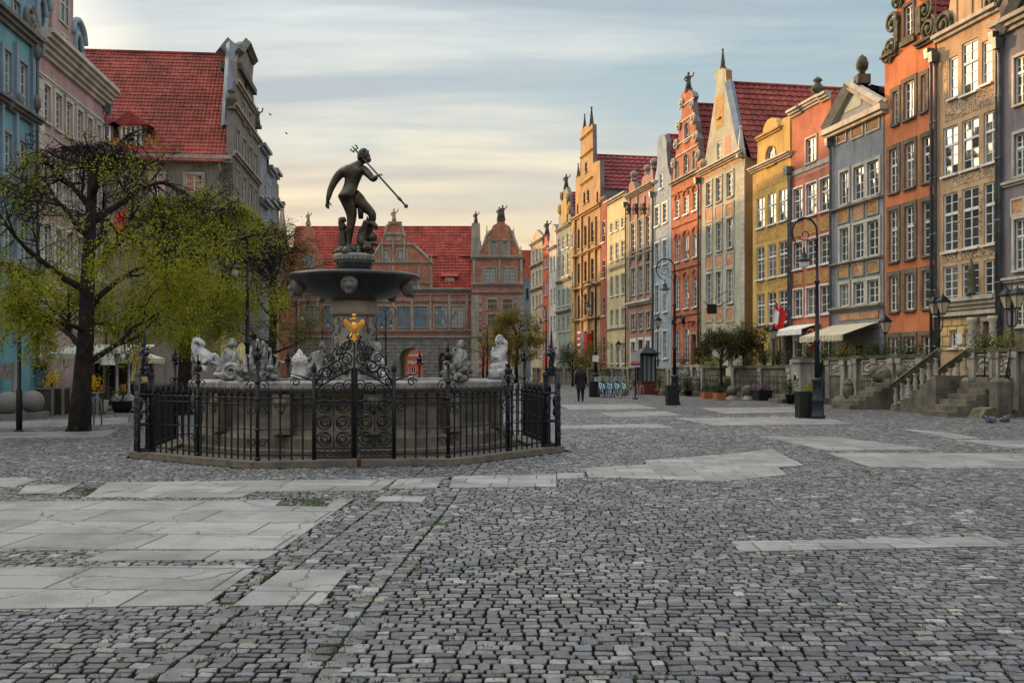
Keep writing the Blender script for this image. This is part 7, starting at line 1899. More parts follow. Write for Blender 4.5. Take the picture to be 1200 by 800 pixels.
# ------------------------------------------------------------------ stone terraces in front of the right row
FT = Frame((22.9-.187*60, 60), (-1, -.187))
FT2 = Frame((21.75-.187*60, 60), (-1, -.187))
def dist_back(F): return abs((FR.O - F.O).dot(F.n)) - .03
M_['relief'] = ornament('carved_relief', (.34,.31,.26), (.12,.11,.09), 5.0, .46, .54)
def terrace(label, x0, x1, zf, zp, F=FT, pan=(), pil=(), copmat='mossy', gaps=()):
    a0, a1 = F.s(x0), F.s(x1); o = F.P((a0+a1)/2, 0, 0)
    t = thing('stone_terrace', label, 'terrace', o, 0, 'stone terraces before the houses')
    db = dist_back(F)
    m = MB(); m.fbox(F, a0+.02, a1-.02, 0, zf, -db, 0)
    m.fbox(F, a0, a1, .002, .22, .0, .07); m.build('base', M_['terrace'], t)
    spans = []; cur = a0
    for g0, g1 in sorted((F.s(p), F.s(q)) for p, q in gaps): spans.append((cur, g0)); cur = g1
    spans.append((cur, a1))
    for b0, b1 in spans:
        if b1-b0 < .3: continue
        m = MB(); m.fbox(F, b0+.01, b1-.01, zf+.002, zp-.16, -.24, -.02); m.build('parapet', M_['terrace'], t)
        m = MB(); m.fbox(F, b0-.04, b1+.04, zp-.158, zp-.06, -.34, .08); m.fbox(F, b0-.02, b1+.02, zp-.058, zp, -.30, .05); m.build('coping', M_[copmat], t)
    for p in pil:
        a = F.s(p); m = MB(); m.fbox(F, a-.16, a+.16, .222, zp-.16, .001, .10); m.fbox(F, a-.21, a+.21, zp-.36, zp-.162, .101, .14); m.build('pillar', M_['stone'], t)
    for p, q in pan:
        a, b = F.s(p), F.s(q); m = MB(); z0, z1 = zf+.1, zp-.28; g_ = .07
        m.fbox(F, a, b, z0, z1, -.018, .012, 0)
        for q_ in ((a-g_,a-.002,z0-g_,z1+g_),(b+.002,b+g_,z0-g_,z1+g_)): m.fbox(F, *q_, -.018, .05, 1)
        for q_ in ((a,b,z1+.002,z1+g_),(a,b,z0-g_,z0-.002)): m.fbox(F, *q_, -.018, .05, 1)
        rr = random.Random(int(p)); w, hh = b-a, z1-z0
        for k in range(14): m.ell(F.P(a+w*rr.uniform(.15,.85), z0+hh*rr.uniform(.15,.85), .02), (w*.08,.05,hh*.1), 6, 5, 2, .2, F.rz, rr)
        m.build('relief_panel', [M_['relief'], M_['stone'], M_['stone_pale']], t)
    return t
terrace('mossy stone terrace with carved relief panels before the beige and lilac houses', 1139, 1262, 1.35, 2.32, pan=((1145,1163),(1172,1186)), pil=(1141,1166,1169,1190))
terrace('stone terrace with a deep mossy coping before the orange house', 1001, 1086, 1.30, 2.16, pan=((1012,1022),(1030,1041),(1060,1074)), pil=(1003,1026,1046,1055,1080))
terrace('plain pale terrace of the awning shop with planting on its coping', 929, 1000.5, 1.25, 2.1, pan=((975,985),), pil=(930.5,949,971,989,999))
terrace('low rubble terrace before the yellow and pale green houses', 822, 928.5, 1.1, 1.75, pil=(824,860,892,926), copmat='terrace', gaps=((846,858),))
terrace('low stone terrace before the red brick house', 786, 821.5, 1.1, 1.8, pan=((797,806),), pil=(788,812,820), copmat='stone')
terrace('low stone terrace before the rose and blue grey houses', 735, 785.5, 1.0, 1.7, pil=(737,752,768,784), copmat='stone')
terrace('low stone terrace before the cream and tan houses', 672, 734.5, 1.0, 1.65, pil=(676,690,704,718,732), copmat='stone')
terrace('distant low stone terrace at the end of the sunlit row', 624, 671.5, 1.0, 1.6, pil=(630,640,650,662), copmat='terrace')
# stone balustrade stair up to the orange house terrace
def stair(label, F, x0, x1, ztop, n, wid, flip=False, rail='stone'):
    """steps that climb along the facade from x0 to x1"""
    a0, a1 = F.s(x0), F.s(x1); o = F.P((a0+a1)/2, 0, 0)
    t = thing('stone_stair', label, 'stair', o, 0, 'stairs up to the terraces')
    m = MB()
    for k in range(n):
        u0 = a0+(a1-a0)*k/n; m.fbox(F, min(u0,a1), max(u0,a1), .003+k*ztop/n, (k+1)*ztop/n, .08, .08+wid)
    m.build('steps', M_['terrace'], t)
    for d in (.16, wid):
        m = MB(); sl = ztop*.98
        P0, P1 = Vector(F.P(a0-.25, .95, d)), Vector(F.P(a1+.1, ztop+.9, d))
        dd = (P1-P0); m.tube([P0+up*.0, P1], .12, 4, sm=False); m.tube([P0-up*.13, P1-up*.13], .09, 4, sm=False)
        m.build('handrail', M_['mossy'], t)
        m = MB()
        for k in range(7):
            u = (k+.5)/7; c = P0.lerp(P1, u); zb = min(ztop, ztop*u+.12); h_ = c.z-.18-zb
            m.lathe([(.09,0),(.09,h_*.08),(.05,h_*.14),(.095,h_*.4),(.06,h_*.66),(.05,h_*.8),(.085,h_*.92),(.085,h_)], 10, (c.x,c.y,zb))
        m.build('baluster', M_['stone'], t)
    return t
stair('mossy stone stair with stone balusters climbing to the beige house', FT, 1087, 1138, 1.35, 8, 1.3)
def stair_out(label, F, xc, w, ztop, n, run=.34, mat='terrace'):
    """steps that come straight out from the terrace towards the square"""
    a = F.s(xc); o = F.P(a, 0, 0); t = thing('stone_stair', label, 'stair', o, 0, 'stairs up to the terraces'); m = MB()
    for k in range(n): m.fbox(F, a-w/2, a+w/2, .003+ztop*k/n, ztop*(k+1)/n - .001, .08, .08+run*(n-k))
    m.build('steps', M_[mat], t); return t
stair_out('worn stone steps with iron railings between two stone newels, nearest the frame edge', FT, 1172, 1.5, 1.3, 7)
stair_out('worn stone steps between the two pedestals with carved stones', FT, 1052, 1.3, 1.2, 7); stair_out('low stone steps beside the arched drain stone of the awning shop', FT, 958, 1.4, 1.1, 6); stair_out('low stone steps between the stone balls and the terracotta planters', FT, 852, 1.3, 1.0, 5); stair_out('low stone steps before the red brick house door', FT, 812, 1.3, 1.0, 5); stair_out('low stone steps before the rose house', FT, 750, 1.3, .9, 5)
def newel(label, px, py, h_=1.25, w=.42):
    x, y = gp(px, py); t = thing('newel_stone', label, 'stone post', (x, y, 0), FT.rz, 'stone newels at the stair foot')
    m = MB(); m.obox((0,0,0),(w+.1,.62,.12)); m.obox((0,0,.122),(w,.5,h_-.2)); m.obox((0,0,h_-.076),(w,.5,.12),0,0,.6); m.build('post', M_['terrace'], t, True)
    m = MB(); m.prism([(-w*.8,-.30,.0),(-w*.8,-.30,.26),(-w*.8,-.45,.36),(-w*.8,-.75,.30),(-w*.8,-.95,.0)], (w*1.6,0,0)); m.build('guard_stone', M_['mossy'], t, True)
    return t
newel('rough square stone newel at the foot of the railed steps, left of the pair', 1137, 485.5); newel('rough square stone newel at the foot of the railed steps, in front of the pigeons', 1172, 489.5)
def iron_rail(label, P0, P1, n=5, h_=.9):
    P0, P1 = Vector(P0), Vector(P1); t = thing('iron_railing', label, 'railing', tuple(P0), 0, 'wrought iron railings'); m = MB()
    m.tube([P0+up*h_, P1+up*h_], .022, 6); m.build('rail', M_['iron'], t); m = MB(); m.tube([P0+up*.12, P1+up*.12], .016, 4); d = (P1-P0); hd_ = Vector((d.x,d.y,0)).normalized()
    m.build('rail', M_['iron'], t); m = MB()
    for k in range(n+1):
        p = P0.lerp(P1, k/n); m.tube([p, p+up*h_], .014, 4)
    for k in range(n):
        c = P0.lerp(P1, (k+.5)/n)
        for z, r, q in ((.32,.17,1),(.64,.15,-1)): scroll(m, c+up*z*h_/.9, hd_*q, min(r, d.length/n*.45), 1.8, 1, .011)
    m.build('scrollwork', M_['iron'], t); return t
for lab, pxs in (('sloping scrolled iron railing beside the stone newels, on the near side of the steps', (1178, 489)), ('sloping scrolled iron railing beside the stone newels, on the far side of the steps', (1143, 484))):
    g0 = gp(*pxs); a = FT.s(1187 if pxs[0] > 1160 else 1157); iron_rail(lab, (g0[0], g0[1], .35), FT.P(a, 1.35, .1), 4)
for x0, x1, lab in ((823,842,'scrolled iron railing behind the terracotta planters'), (862,890,'scrolled iron railing behind the stone balls'), (893,921,'tangled iron railing behind the purple planter'), (795,808,'scrolled iron railing before the red brick house')):
    a, b = FT2.s(x0), FT2.s(x1); iron_rail(lab, FT2.P(a,.05,0), FT2.P(b,.05,0), 6, 1.15)
iron_rail('dark iron gate panel between two mossy pedestals', (*gp(1010, 476.5), .03), (*gp(1024, 477), .03), 4, 1.05)
def pedestal(label, px, py, sc=1.0, seed=1):
    x, y = gp(px, py); t = thing('carved_pedestal', label, 'pedestal', (x, y, 0), FT.rz, 'pedestals with carved stones'); m = MB()
    m.obox((0,0,0),(.72*sc,.8*sc,.20)); m.obox((0,0,.202),(.52*sc,.6*sc,.62*sc)); m.obox((0,0,.204+.62*sc),(.64*sc,.72*sc,.10)); m.build('plinth', M_['stone'], t, True)
    rr = random.Random(seed); m = MB(); z0 = .31+.62*sc
    m.ell((0,.05,z0+.26*sc), (.42*sc,.62*sc,.33*sc), 14, 9, 0, .05, rng=rr); m.ell((-.12*sc,-.42*sc,z0+.42*sc), (.2*sc,.22*sc,.24*sc), 10, 7, 0, .08, rng=rr)
    for k in range(12): m.ell((rr.uniform(-.38,.38)*sc, rr.uniform(-.5,.5)*sc, z0+rr.uniform(.08,.45)*sc), (.10*sc,.10*sc,.08*sc), 7, 5, 0, .2, rng=rr)
    m.build('carved_stone', M_['mossy'], t, True)
    m = MB(); m.prism([(-.2,-.42,.0),(-.2,-.42,.3),(-.2,-.62,.36),(-.2,-.85,.22),(-.2,-.95,.0)], (.4,0,0)); m.build('guard_stone', M_['mossy'], t, True)
    return t
pedestal('mossy carved lion-like stone lying on a square pedestal beside the iron gate panel', 1039, 477.5, 1.1, 1); pedestal('mossy carved stone on a pedestal, just left of the balustrade stair', 1072, 480.5, 1.1, 2)
def urnpost(label, px, py, h_=1.2, kind=0):
    x, y = gp(px, py); m = MB(); m.obox((x,y,0),(.55,.55,.15),FT.rz); m.lathe([(.24,.15),(.26,.2),(.2,.3),(.24,h_*.45),(.26,h_*.6),(.2,h_*.72),(.22,h_*.8),(.1,h_*.92),(.0,h_)], 10, (x,y,0), sm=False)
    return tag(m.build('stone_bollard', M_['mossy']), label, 'stone post', 'turned stone posts by the terraces')
urnpost('turned mossy stone post in front of the awning shop terrace, right of the nearest lamp', 994, 475.5); urnpost('turned mossy stone post left of the nearest litter bin', 936.5, 471.5, 1.3); urnpost('small turned stone post left of the terracotta planters', 802.5, 463, 1.25); urnpost('small turned stone post close beside the left terracotta planter', 816, 464, 1.25)
def guard(label, px, py): 
    x, y = gp(px, py); m = MB(); m.ell((x,y,.10),(.34,.42,.36),12,8,0,.06); return tag(m.build('guard_boulder', M_['mossy']), label, 'stone', 'rounded guard stones')
guard('rounded mossy guard stone beside the turned post and the bin', 922.5, 472); guard('rounded mossy guard stone at the corner of the awning shop terrace', 984, 476); guard('rounded guard stone by the steps of the red brick house', 777, 463)
def ballstone(label, px, py, r, mat, group, plinth=False):
    x, y = gp(px, py); t = thing('ball_stone', label, 'stone ball', (x, y, 0), FT.rz, group); m = MB()
    if plinth: m.obox((0,0,0),(r*2.3,r*2.3,.22)); z0 = .2
    else: m.lathe([(r*1.2,0),(r*1.15,.05),(r*.6,.18),(r*.5,.24)], 14); z0 = .2
    m.build('plinth', M_['stone' if not plinth else 'granite_ball'], t, True); m = MB(); m.ell((0,0,z0+r*.96), r, 20, 14); m.build('ball', M_[mat], t, True); return t
ballstone('round stone ball on a flared foot, right beside the second terracotta planter', 858, 468, .27, 'mossy', 'stone balls by the terraces'); ballstone('round mossy stone ball on a flared foot, left of the purple planter', 876, 468.3, .27, 'mossy', 'stone balls by the terraces')
# planters
def boxplanter(label, px, py, w, h_, mat, plant, seed, pm='leaf_dark', r=(.3,.4)):
    x, y = gp(px, py); t = thing('planter_box', label, 'planter', (x, y, 0), FT.rz); m = MB(); m.obox((0,0,0),(w,w*.9,h_),0,0,1.08); m.build('box', M_[mat], t, True)
    m = MB(); m.obox((0,0,h_*.9),(w*1.12,w*1.02,h_*.12)); m.build('rim', M_[mat], t, True)
    p = thing(plant[0], plant[1], 'plant', (x, y, h_)); bush(None, None, (x, y, h_), r, pm, seed, 260, .07, par=p); return t
boxplanter('terracotta box planter, left of the pair in front of the iron railing', 828, 467, .5, .34, 'terracotta', ('potted_plant', 'sparse green plant in the left terracotta planter'), 1); boxplanter('terracotta box planter beside the first stone ball', 843, 469, .5, .36, 'terracotta', ('potted_plant', 'small spiky plant in the right terracotta planter'), 2, r=(.2,.35)); boxplanter('dark planter box right of the two stone balls', 893, 469, .75, .5, 'black', ('potted_plant', 'purple flowers in the dark planter beside the stone balls'), 3, 'purple_flower', (.4,.3))
for px, py, lab, k, z in ((893,452,'round dark green box bush on the terrace wall, left of the pair',4,.62), (908,450,'round dark green box bush on the terrace wall, below the lantern',5,.62)):
    a = FT.s(px); c = FT.P(a, 1.74, -.15); bush('box_bush', lab, c, (.42,.8), 'leaf_dark', k, 900, .06)
for (px, lab, k) in ((945,'low green planting on the terrace coping under the white awning',6),(963,'trailing planting on the terrace coping beside the wheel sign',7),(985,'brownish low planting on the terrace coping under the cream awning',8),(1015,'dark low planting on the terrace coping below the single lantern',9)):
    a = FT.s(px); c = FT.P(a, 2.1, -.1); bush('hanging_plant', lab, c, (.75,.32), 'leaf_dark' if k != 8 else 'leaf_olive', k, 700, .06)
# lanterns on the terraces
M_['lantern_glass'] = surf('lantern_glass', (.52,.44,.30), (.40,.34,.24), 5, .15, 0, 0, 0, 0, spec=.6)
def lantern_head(t, c, s=1.0, name='lantern'):
    m = MB(); c = Vector(c); m.obox(c,(.16*s,.16*s,.05*s)); 
    m.obox(c+up*.47*s,(.40*s,.40*s,.05*s)); m.obox(c+up*.52*s,(.38*s,.38*s,.20*s),0,0,.25); m.tube([c+up*.72*s,c+up*.86*s],[.03*s,.005],6)
    for a in (-1,1):
        for b in (-1,1): m.tube([c+Vector((a*.075*s,b*.075*s,.05*s)), c+Vector((a*.17*s,b*.17*s,.47*s))], .014*s, 4)
    o = m.build(name, M_['iron'], t, True); m = MB(); m.obox(c+up*.055*s,(.14*s,.14*s,.41*s),0,0,2.25); m.build('pane', M_['lantern_glass'], o, True)
def twin(label, loc, h_=1.9, s=1.0):
    t = thing('twin_lantern', label, 'lantern', loc, FT.rz, 'twin lanterns on the terraces'); m = MB()
    m.lathe([(.13,0),(.13,.08),(.07,.14),(.06,h_*.35),(.08,h_*.37),(.05,h_*.4),(.04,h_*.75),(.07,h_*.77),(.03,h_*.8),(.0,h_*.95)], 10)
    for q in (-1,1): m.tube([(0,0,h_*.5),(q*.13,0,h_*.46),(q*.25,0,h_*.5),(q*.27,0,h_*.62)], .022, 6); scroll(m, Vector((q*.12,0,h_*.62)), Vector((q,0,0)), .09, 1.4, 1, .014)
    m.build('post', M_['iron'], t, True)
    for q in (-1,1): lantern_head(t, (q*.27,0,h_*.63), s)
    return t
FT3 = Frame(FT.P(0,0,-.6)[:2], FT.n)
a = FT3.s(1100); twin('black twin lantern with pale panes on the terrace before the orange house', FT3.P(a, 1.32, 0), 3.7, 1.0)
a = FT3.s(1186); twin('black twin lantern with pale panes near the frame edge, before the lilac house', FT3.P(a, 1.36, 0), 3.6, 1.0)
def single(label, loc, h_=1.7, s=.9):
    t = thing('post_lantern', label, 'lantern', loc, FT.rz, 'single lanterns on the terraces'); m = MB()
    m.lathe([(.11,0),(.11,.08),(.06,.14),(.05,h_*.4),(.07,h_*.42),(.035,h_*.46),(.03,h_)], 10); m.build('post', M_['iron'], t, True); lantern_head(t, (0,0,h_), s)
a = FT3.s(906); single('black post lantern before the yellow house', FT3.P(a, 1.12, 0), 1.95, 1.0); a = FT3.s(1037.5); single('black post lantern before the grey and orange houses', FT3.P(a, 1.32, 0), 1.75, 1.0); a = FT.s(717.5); single('small black post lantern before the cream house', FT.P(a, 1.0, -.5), 2.0, 1.0); a = FT.s(763); single('black post lantern behind the kiosk', FT.P(a, 1.0, -.5), 3.4, 1.1)
a, z = FR.sz(806, 372); t = thing('wall_lantern', 'black iron wall lamp with two arms on the red brick house', 'lantern', FR.P(a, z, .02)); m = MB(); p = Vector(FR.P(a, z, .02)); dn = FR.n; tt = FR.t
m.tube([p, p+dn*.9],.03,5)
for q in (-1,1): m.tube([p+dn*.6, p+dn*.7+tt*q*.5+up*.2, p+dn*.7+tt*q*1.0], .025, 5); m.lathe([(.02,.3),(.14,.1),(.12,-.2),(.0,-.26)], 8, p+dn*.7+tt*q*1.0-up*.25); scroll(m, p+dn*.65+tt*q*.5-up*.1, tt*q, .2, 1.5, 1, .018)
m.build('bracket', M_['iron'], t)
# arched drain stone of the awning shop
a = FT2.s(933); t = thing('arched_niche', 'pale stone pier with a small arched white niche at the awning shop terrace', 'stone post', FT2.P(a,0,0)); m = MB(); m.fbox(FT2, a-.42, a+.42, 0, 1.85, -.9, 0); m.fbox(FT2, a-.52, a+.52, 1.852, 2.0, -1.0, .08); m.build('pier', M_['stone'], t)
m = MB(); m.tube([FT2.P(a+.2*math.cos(PI*k/10), 1.05+.3*math.sin(PI*k/10), .03) for k in range(11)], .055, 6); m.build('arch_trim', M_['marble'], t); m = MB(); m.prism([FT2.P(a+.17*math.cos(PI*k/10), 1.05+.26*math.sin(PI*k/10), .004) for k in range(11)], FT2.n*.012); m.build('niche_back', M_['black'], t)

# ------------------------------------------------------------------ bicycles
def bicycle(label, loc, rz):
    t = thing('bicycle', label, 'bicycle', loc, rz, 'pale blue bicycles parked in a row')
    for x in (-.52,.52):
        m = MB(); m.tube([(x+.33*math.cos(k*PI/10),0,.34+.33*math.sin(k*PI/10)) for k in range(21)], .022, 5); w = m.build('wheel', M_['black'], t, True)
        m = MB()
        for k in range(8): m.tube([(x,0,.34),(x+.31*math.cos(k*PI/4),0,.34+.31*math.sin(k*PI/4))], .005, 3)
        m.build('spokes', M_['grey_paint'], w, True)
    M_.setdefault('bike_blue', surf('bike_paint', (.28,.50,.66), (.24,.44,.6), 4, .35, 0, 0, 0, 0, spec=.5)); m = MB()
    for p, q in (((-.52,0,.34),(-.12,0,.32)),((-.12,0,.32),(-.2,0,.82)),((-.52,0,.34),(-.18,0,.72)),((-.12,0,.32),(.34,0,.74)),((-.18,0,.72),(.34,0,.80)),((.52,0,.34),(.34,0,.84)),((.34,0,.84),(.31,0,1.02))): m.tube([p,q], .028, 6)
    m.tube([(-.86+.0,0,.46)]+[(-.52+.38*math.cos(a),0,.34+.38*math.sin(a)) for a in np.linspace(2.6,.9,8)], .03, 4)
    m.build('frame', M_['bike_blue'], t, True)
    m = MB(); m.ell((-.22,0,.86),(.14,.07,.045),10,6); m.build('saddle', M_['black'], t, True)
    m = MB(); m.tube([(.26,-.28,1.05),(.32,-.12,1.03),(.31,0,1.02),(.32,.12,1.03),(.26,.28,1.05)], .016, 5); m.build('handlebar', M_['black'], t, True)
    m = MB(); m.obox((.56,0,.86),(.34,.34,.24),0,0,1.15); m.build('basket', M_['grey_paint'], t, True)
    return t
x, y = gp(719, 465.5); b0 = bicycle('pale blue bicycle with front basket, outermost of the parked row', (x-.7, y, 0), PI*.5+.15)
for k, lab in enumerate(('pale blue bicycle, second in the parked row', 'pale blue bicycle in the middle of the parked row', 'pale blue bicycle, last of the parked row next to the sign post')): dup(b0, (x-.7+.42*(k+1), y+.1*(k+1), 0), PI*.5+.15-.06*k, lab)
x, y = gp(737, 466); t = thing('bicycle_rack', 'low empty metal bicycle rack between the bicycles and the sign post', 'bicycle rack', (x,y,0)); m = MB()
for k in range(5): m.tube([(-.6+.3*k,0,0),(-.6+.3*k,0,.6),(-.5+.3*k,.0,.66),(-.42+.3*k,0,.6),(-.42+.3*k,0,0)], .02, 5)
m.tube([(-.7,0,.04),(1.0,0,.04)], .025, 5); m.build('hoops', M_['grey_paint'], t, True)

# ------------------------------------------------------------------ the walking person, seen from behind
x, y = gp(680.5, 470); t = thing('person', 'person in a dark coat and trousers walking away across the square', 'person', (x, y, 0))
def W_(dx, dy, z, r): return (x+dx, y+dy, z, r)
pv = W_(0,0,.92,.145)
skin('body', [[pv, W_(0,0,1.10,.14), W_(0,.0,1.28,.165), W_(0,.0,1.40,.13), W_(0,.01,1.47,.06), W_(0,.02,1.53,.06)],
  [W_(0,.0,1.40,.13), W_(-.17,0,1.38,.08), W_(-.22,-.03,1.22,.07), W_(-.25,-.02,1.05,.06), W_(-.24,.05,.88,.045), W_(-.235,.08,.80,.04)], [W_(0,.0,1.40,.13), W_(.17,0,1.38,.08), W_(.23,.0,1.22,.07), W_(.26,.02,1.05,.06), W_(.27,.10,.90,.045), W_(.27,.13,.82,.04)],
  [pv, W_(-.09,0,.82,.115), W_(-.10,.04,.5,.08), W_(-.10,-.02,.25,.06), W_(-.10,-.05,.08,.05), W_(-.10,.06,.035,.045)], [pv, W_(.09,0,.82,.115), W_(.10,.10,.5,.08), W_(.10,.10,.25,.06), W_(.10,.08,.08,.05), W_(.11,.20,.035,.045)]], M_['black_cloth'], t, 2)
m = MB(); m.lathe([(.235,.62),(.225,.75),(.20,.95),(.19,1.12),(.215,1.3),(.20,1.40),(.10,1.47)], 18, (x,y,0), sx=1.0, sy=.72, cap=False); m.build('coat', M_['black_cloth'], t)
headmesh(t, (x,y+.02,1.62), .105, M_['skin'], 70, (0.05,1), M_['dark_paint'])
for q, c in ((-1, (-.235,.08,.80)), (1, (.27,.13,.82))): hand(t, (x+c[0],y+c[1],c[2]), (0,.2,-1), (-q,.1,0), M_['skin'], .17, .5, 'hand', q)

# ------------------------------------------------------------------ pigeons
def pigeon(label, px, py, rz, sc=1.0):
    x, y = gp(px, py); t = thing('pigeon', label, 'pigeon', (x, y, .0), rz, 'pigeons on the cobbles'); G = M_.setdefault('pigeon_grey', surf('pigeon_feathers', (.12,.13,.155), (.05,.055,.07), 14, .7, 0, 0, 0, 0))
    skin('body', [[(-.02,0,.115,.085),(.05,0,.12,.09),(.09,0,.15,.07),(.11,0,.185,.045),(.12,0,.205,.042),(.14,0,.205,.026),(.165,0,.197,.007)],[(-.02,0,.115,.085),(-.09,0,.105,.06),(-.15,0,.09,.035),(-.21,0,.078,.02)],[(.02,0,.118,.05),(.02,.02,.05,.012),(.02,.022,.045,.01),(.02,.022,.03,.006),(.045,.022,.03,.006)],[(.02,0,.118,.05),(.02,-.02,.05,.012),(.02,-.022,.045,.01),(.03,-.022,.03,.006),(.055,-.022,.03,.006)]], G, t, 2, True)
    m = MB()
    for q in (-1,1): m.ell((-.03,q*.058,.125),(.105,.016,.035),10,6)
    m.build('wing', M_['grey_paint'], t, True); return t
pigeon('dark grey pigeon on the cobbles, left of the pair', 1160, 496, PI*.95); pigeon('grey pigeon with pale wings on the cobbles, right of the pair', 1178, 495, .1)

# ------------------------------------------------------------------ left side: cafe terrace under the trees
FTL = Frame((-15.3, 33.0), (1, .10))
def fl(px): return FTL.s(px)
t = thing('stone_terrace', 'old stone terrace wall with carved panels beneath the turquoise house', 'terrace', FTL.P(fl(20),0,-3)); m = MB()
a0, a1 = -9, fl(80); m.fbox(FTL, a0, a1, 0, 1.15, -5.6, -3.0); m.build('base', M_['terrace'], t); m = MB(); m.fbox(FTL, a0, a1, 1.152, 1.85, -3.25, -3.02); m.build('parapet', M_['terrace'], t); m = MB(); m.fbox(FTL, a0-.05, a1+.05, 1.852, 2.0, -3.35, -2.92); m.build('coping', M_['stone'], t)
for k in range(7): m = MB(); a = a0+.8+1.9*k; m.fbox(FTL, a, a+1.3, 1.2, 1.8, -3.018, -2.98); m.build('relief_panel', M_['relief'], t); m = MB(); m.fbox(FTL, a+1.45, a+1.75, .3, 1.85, -3.018, -2.93); m.build('pillar', M_['stone'], t)
ballstone('large granite ball on a square plinth by the frame edge', 9, 493, .36, 'granite_ball', 'granite balls on plinths', True); ballstone('large granite ball on a square plinth just right of the spotlight pole', 38, 490.5, .36, 'granite_ball', 'granite balls on plinths', True)
x, y = gp(22.5, 506); t = thing('spotlight_pole', 'slim black pole carrying dark spotlights in front of the granite balls', 'spotlight pole', (x,y,0)); m = MB()
m.tube([(0,0,0),(0,0,1.05),(0,0,1.1),(0,0,4.0)], [.075,.075,.05,.045], 10); m.lathe([(.13,0),(.13,.03),(.08,.06)], 10); m.build('pole', M_['black'], t, True)
for z, dx, n_ in ((3.55,-.02,'lower'),(4.05,-.02,'upper')):
    m = MB(); m.obox((dx,-.12,z-.2),(.30,.30,.36),.2,0,.8); m.lathe([(.14,-.14),(.17,.1)], 10, (dx+.04,-.14,z+.06)); m.tube([(0,0,z),(dx,-.12,z)], .03, 5); m.build('spotlight', M_['black'], t, True)
def cafe_planter(label, px0, px1, py, h_):
    x0, y0 = gp(px0, py); x1, _ = gp(px1, py); t = thing('planter_box', label, 'planter', ((x0+x1)/2, y0, 0), 0, 'dark cafe planter boxes'); m = MB(); w = x1-x0; m.box(-w/2,w/2,-.25,.25,.04,h_-.05); m.build('box', M_['dark_paint'], t, True); m = MB(); m.box(-w/2-.03,w/2+.03,-.28,.28,h_-.048,h_)
    for q in (-1,1): m.box(q*w/2-.045,q*w/2+.045,-.285,-.252,0,h_-.05)
    m.build('rim', M_['grey_side'], t, True); return ((x0+x1)/2, y0, h_)
pc = cafe_planter('long dark cafe planter box behind the granite balls', 44, 66, 487, .95); bush('flowering_shrub', 'yellow flowering plant in the dark planter left of the big trunk', (pc[0]+.18,pc[1],pc[2]), (.32,.5), 'yellow_flower', 31, 420, .06)
pc2 = cafe_planter('short dark cafe planter box close behind the big trunk', 68, 78, 486.5, .95)
pc3 = cafe_planter('grey cafe planter box just right of the big trunk', 96, 118, 486, .8); bush('flowering_shrub', 'yellow flowering plant in the planter right of the big trunk', (pc3[0]+.05,pc3[1],pc3[2]), (.3,.4), 'yellow_flower', 32, 420, .06); bush('green_shrub', 'small green bush in the planter right of the big trunk', (pc3[0]-.28,pc3[1],pc3[2]), (.28,.5), 'leaf', 33, 400, .06)
x, y = pc[0]-.25, pc[1]+.02; t = thing('glazed_pot', 'tall blue glazed pot standing on the long cafe planter', 'flower pot', (x,y,.95)); m = MB(); m.lathe([(.14,0),(.17,.1),(.22,.5),(.24,.52),(.22,.54),(.0,.5)], 16); m.build('pot', M_['teal_pot'], t, True); bush('green_shrub', 'dark green plant in the blue glazed pot', (x,y,1.45), (.26,.4), 'leaf_dark', 34, 400, .06)
def hoop(label, px, py):
    x, y = gp(px, py); m = MB(); m.tube([(x-.17,y,0),(x-.17,y,.62),(x-.13,y,.74),(x,y,.78),(x+.13,y,.74),(x+.17,y,.62),(x+.17,y,0)], .024, 8); return tag(m.build('bicycle_hoop', M_['zinc']), label, 'bicycle rack', 'steel bicycle hoops by the trunk')
hoop('steel bicycle hoop nearest the big trunk', 103, 498); hoop('steel bicycle hoop farther from the big trunk', 112, 498.5)
def shade_lamp(label, px, py, h_, group=None):
    x, y = gp(px, py); t = thing('cafe_lamp', label, 'lamp', (x,y,0), 0, group); m = MB(); m.lathe([(.2,0),(.2,.05),(.03,.1),(.03,h_)], 10); m.build('stand', M_['black'], t, True); m = MB(); m.lathe([(.27,h_-.02),(.17,h_+.42)], 18, cap=False); m.build('lamp_shade', M_['white_cloth'], t, True)
shade_lamp('white drum shaded standing lamp on the cafe terrace', 126.5, 481, 1.75)
def heater(label, px, py):
    x, y = gp(px, py); t = thing('patio_heater', label, 'heater', (x,y,0), 0, 'patio heaters of the cafe'); m = MB(); m.lathe([(.2,0),(.2,.5),(.12,.55),(.05,.6),(.05,1.9),(.1,1.95),(.1,2.15)], 12); m.build('stand', M_['grey_paint'], t, True); m = MB(); m.lathe([(.42,2.16),(.40,2.2),(.1,2.3),(.0,2.32)], 18); m.build('reflector', M_['zinc'], t, True)
heater('grey patio heater beside the white shaded lamp', 137, 480); heater('grey patio heater close to the fence pylon', 151, 479)
def pot(label, px, py, r, h_, mat, bm_, sd):
    x, y = gp(px, py); t = thing('round_pot', label, 'flower pot', (x,y,0)); m = MB(); m.lathe([(r*.7,0),(r*.95,h_*.4),(r,h_*.9),(r*1.05,h_),(0,h_*.95)], 16); m.build('pot', M_[mat], t, True); bush('potted_plant', 'small plant growing in '+label[:60].split(' pot')[0]+' pot', (x,y,h_*.95), (r*1.1,r*1.3), bm_, sd, 300, .06)
pot('low dark pot with an olive plant left of the fence pylon', 143, 483, .36, .42, 'black', 'leaf_olive', 35); pot('pale stone pot beside the grey cafe planter', 119, 485, .22, .5, 'stone_pale', 'leaf_dark', 36)
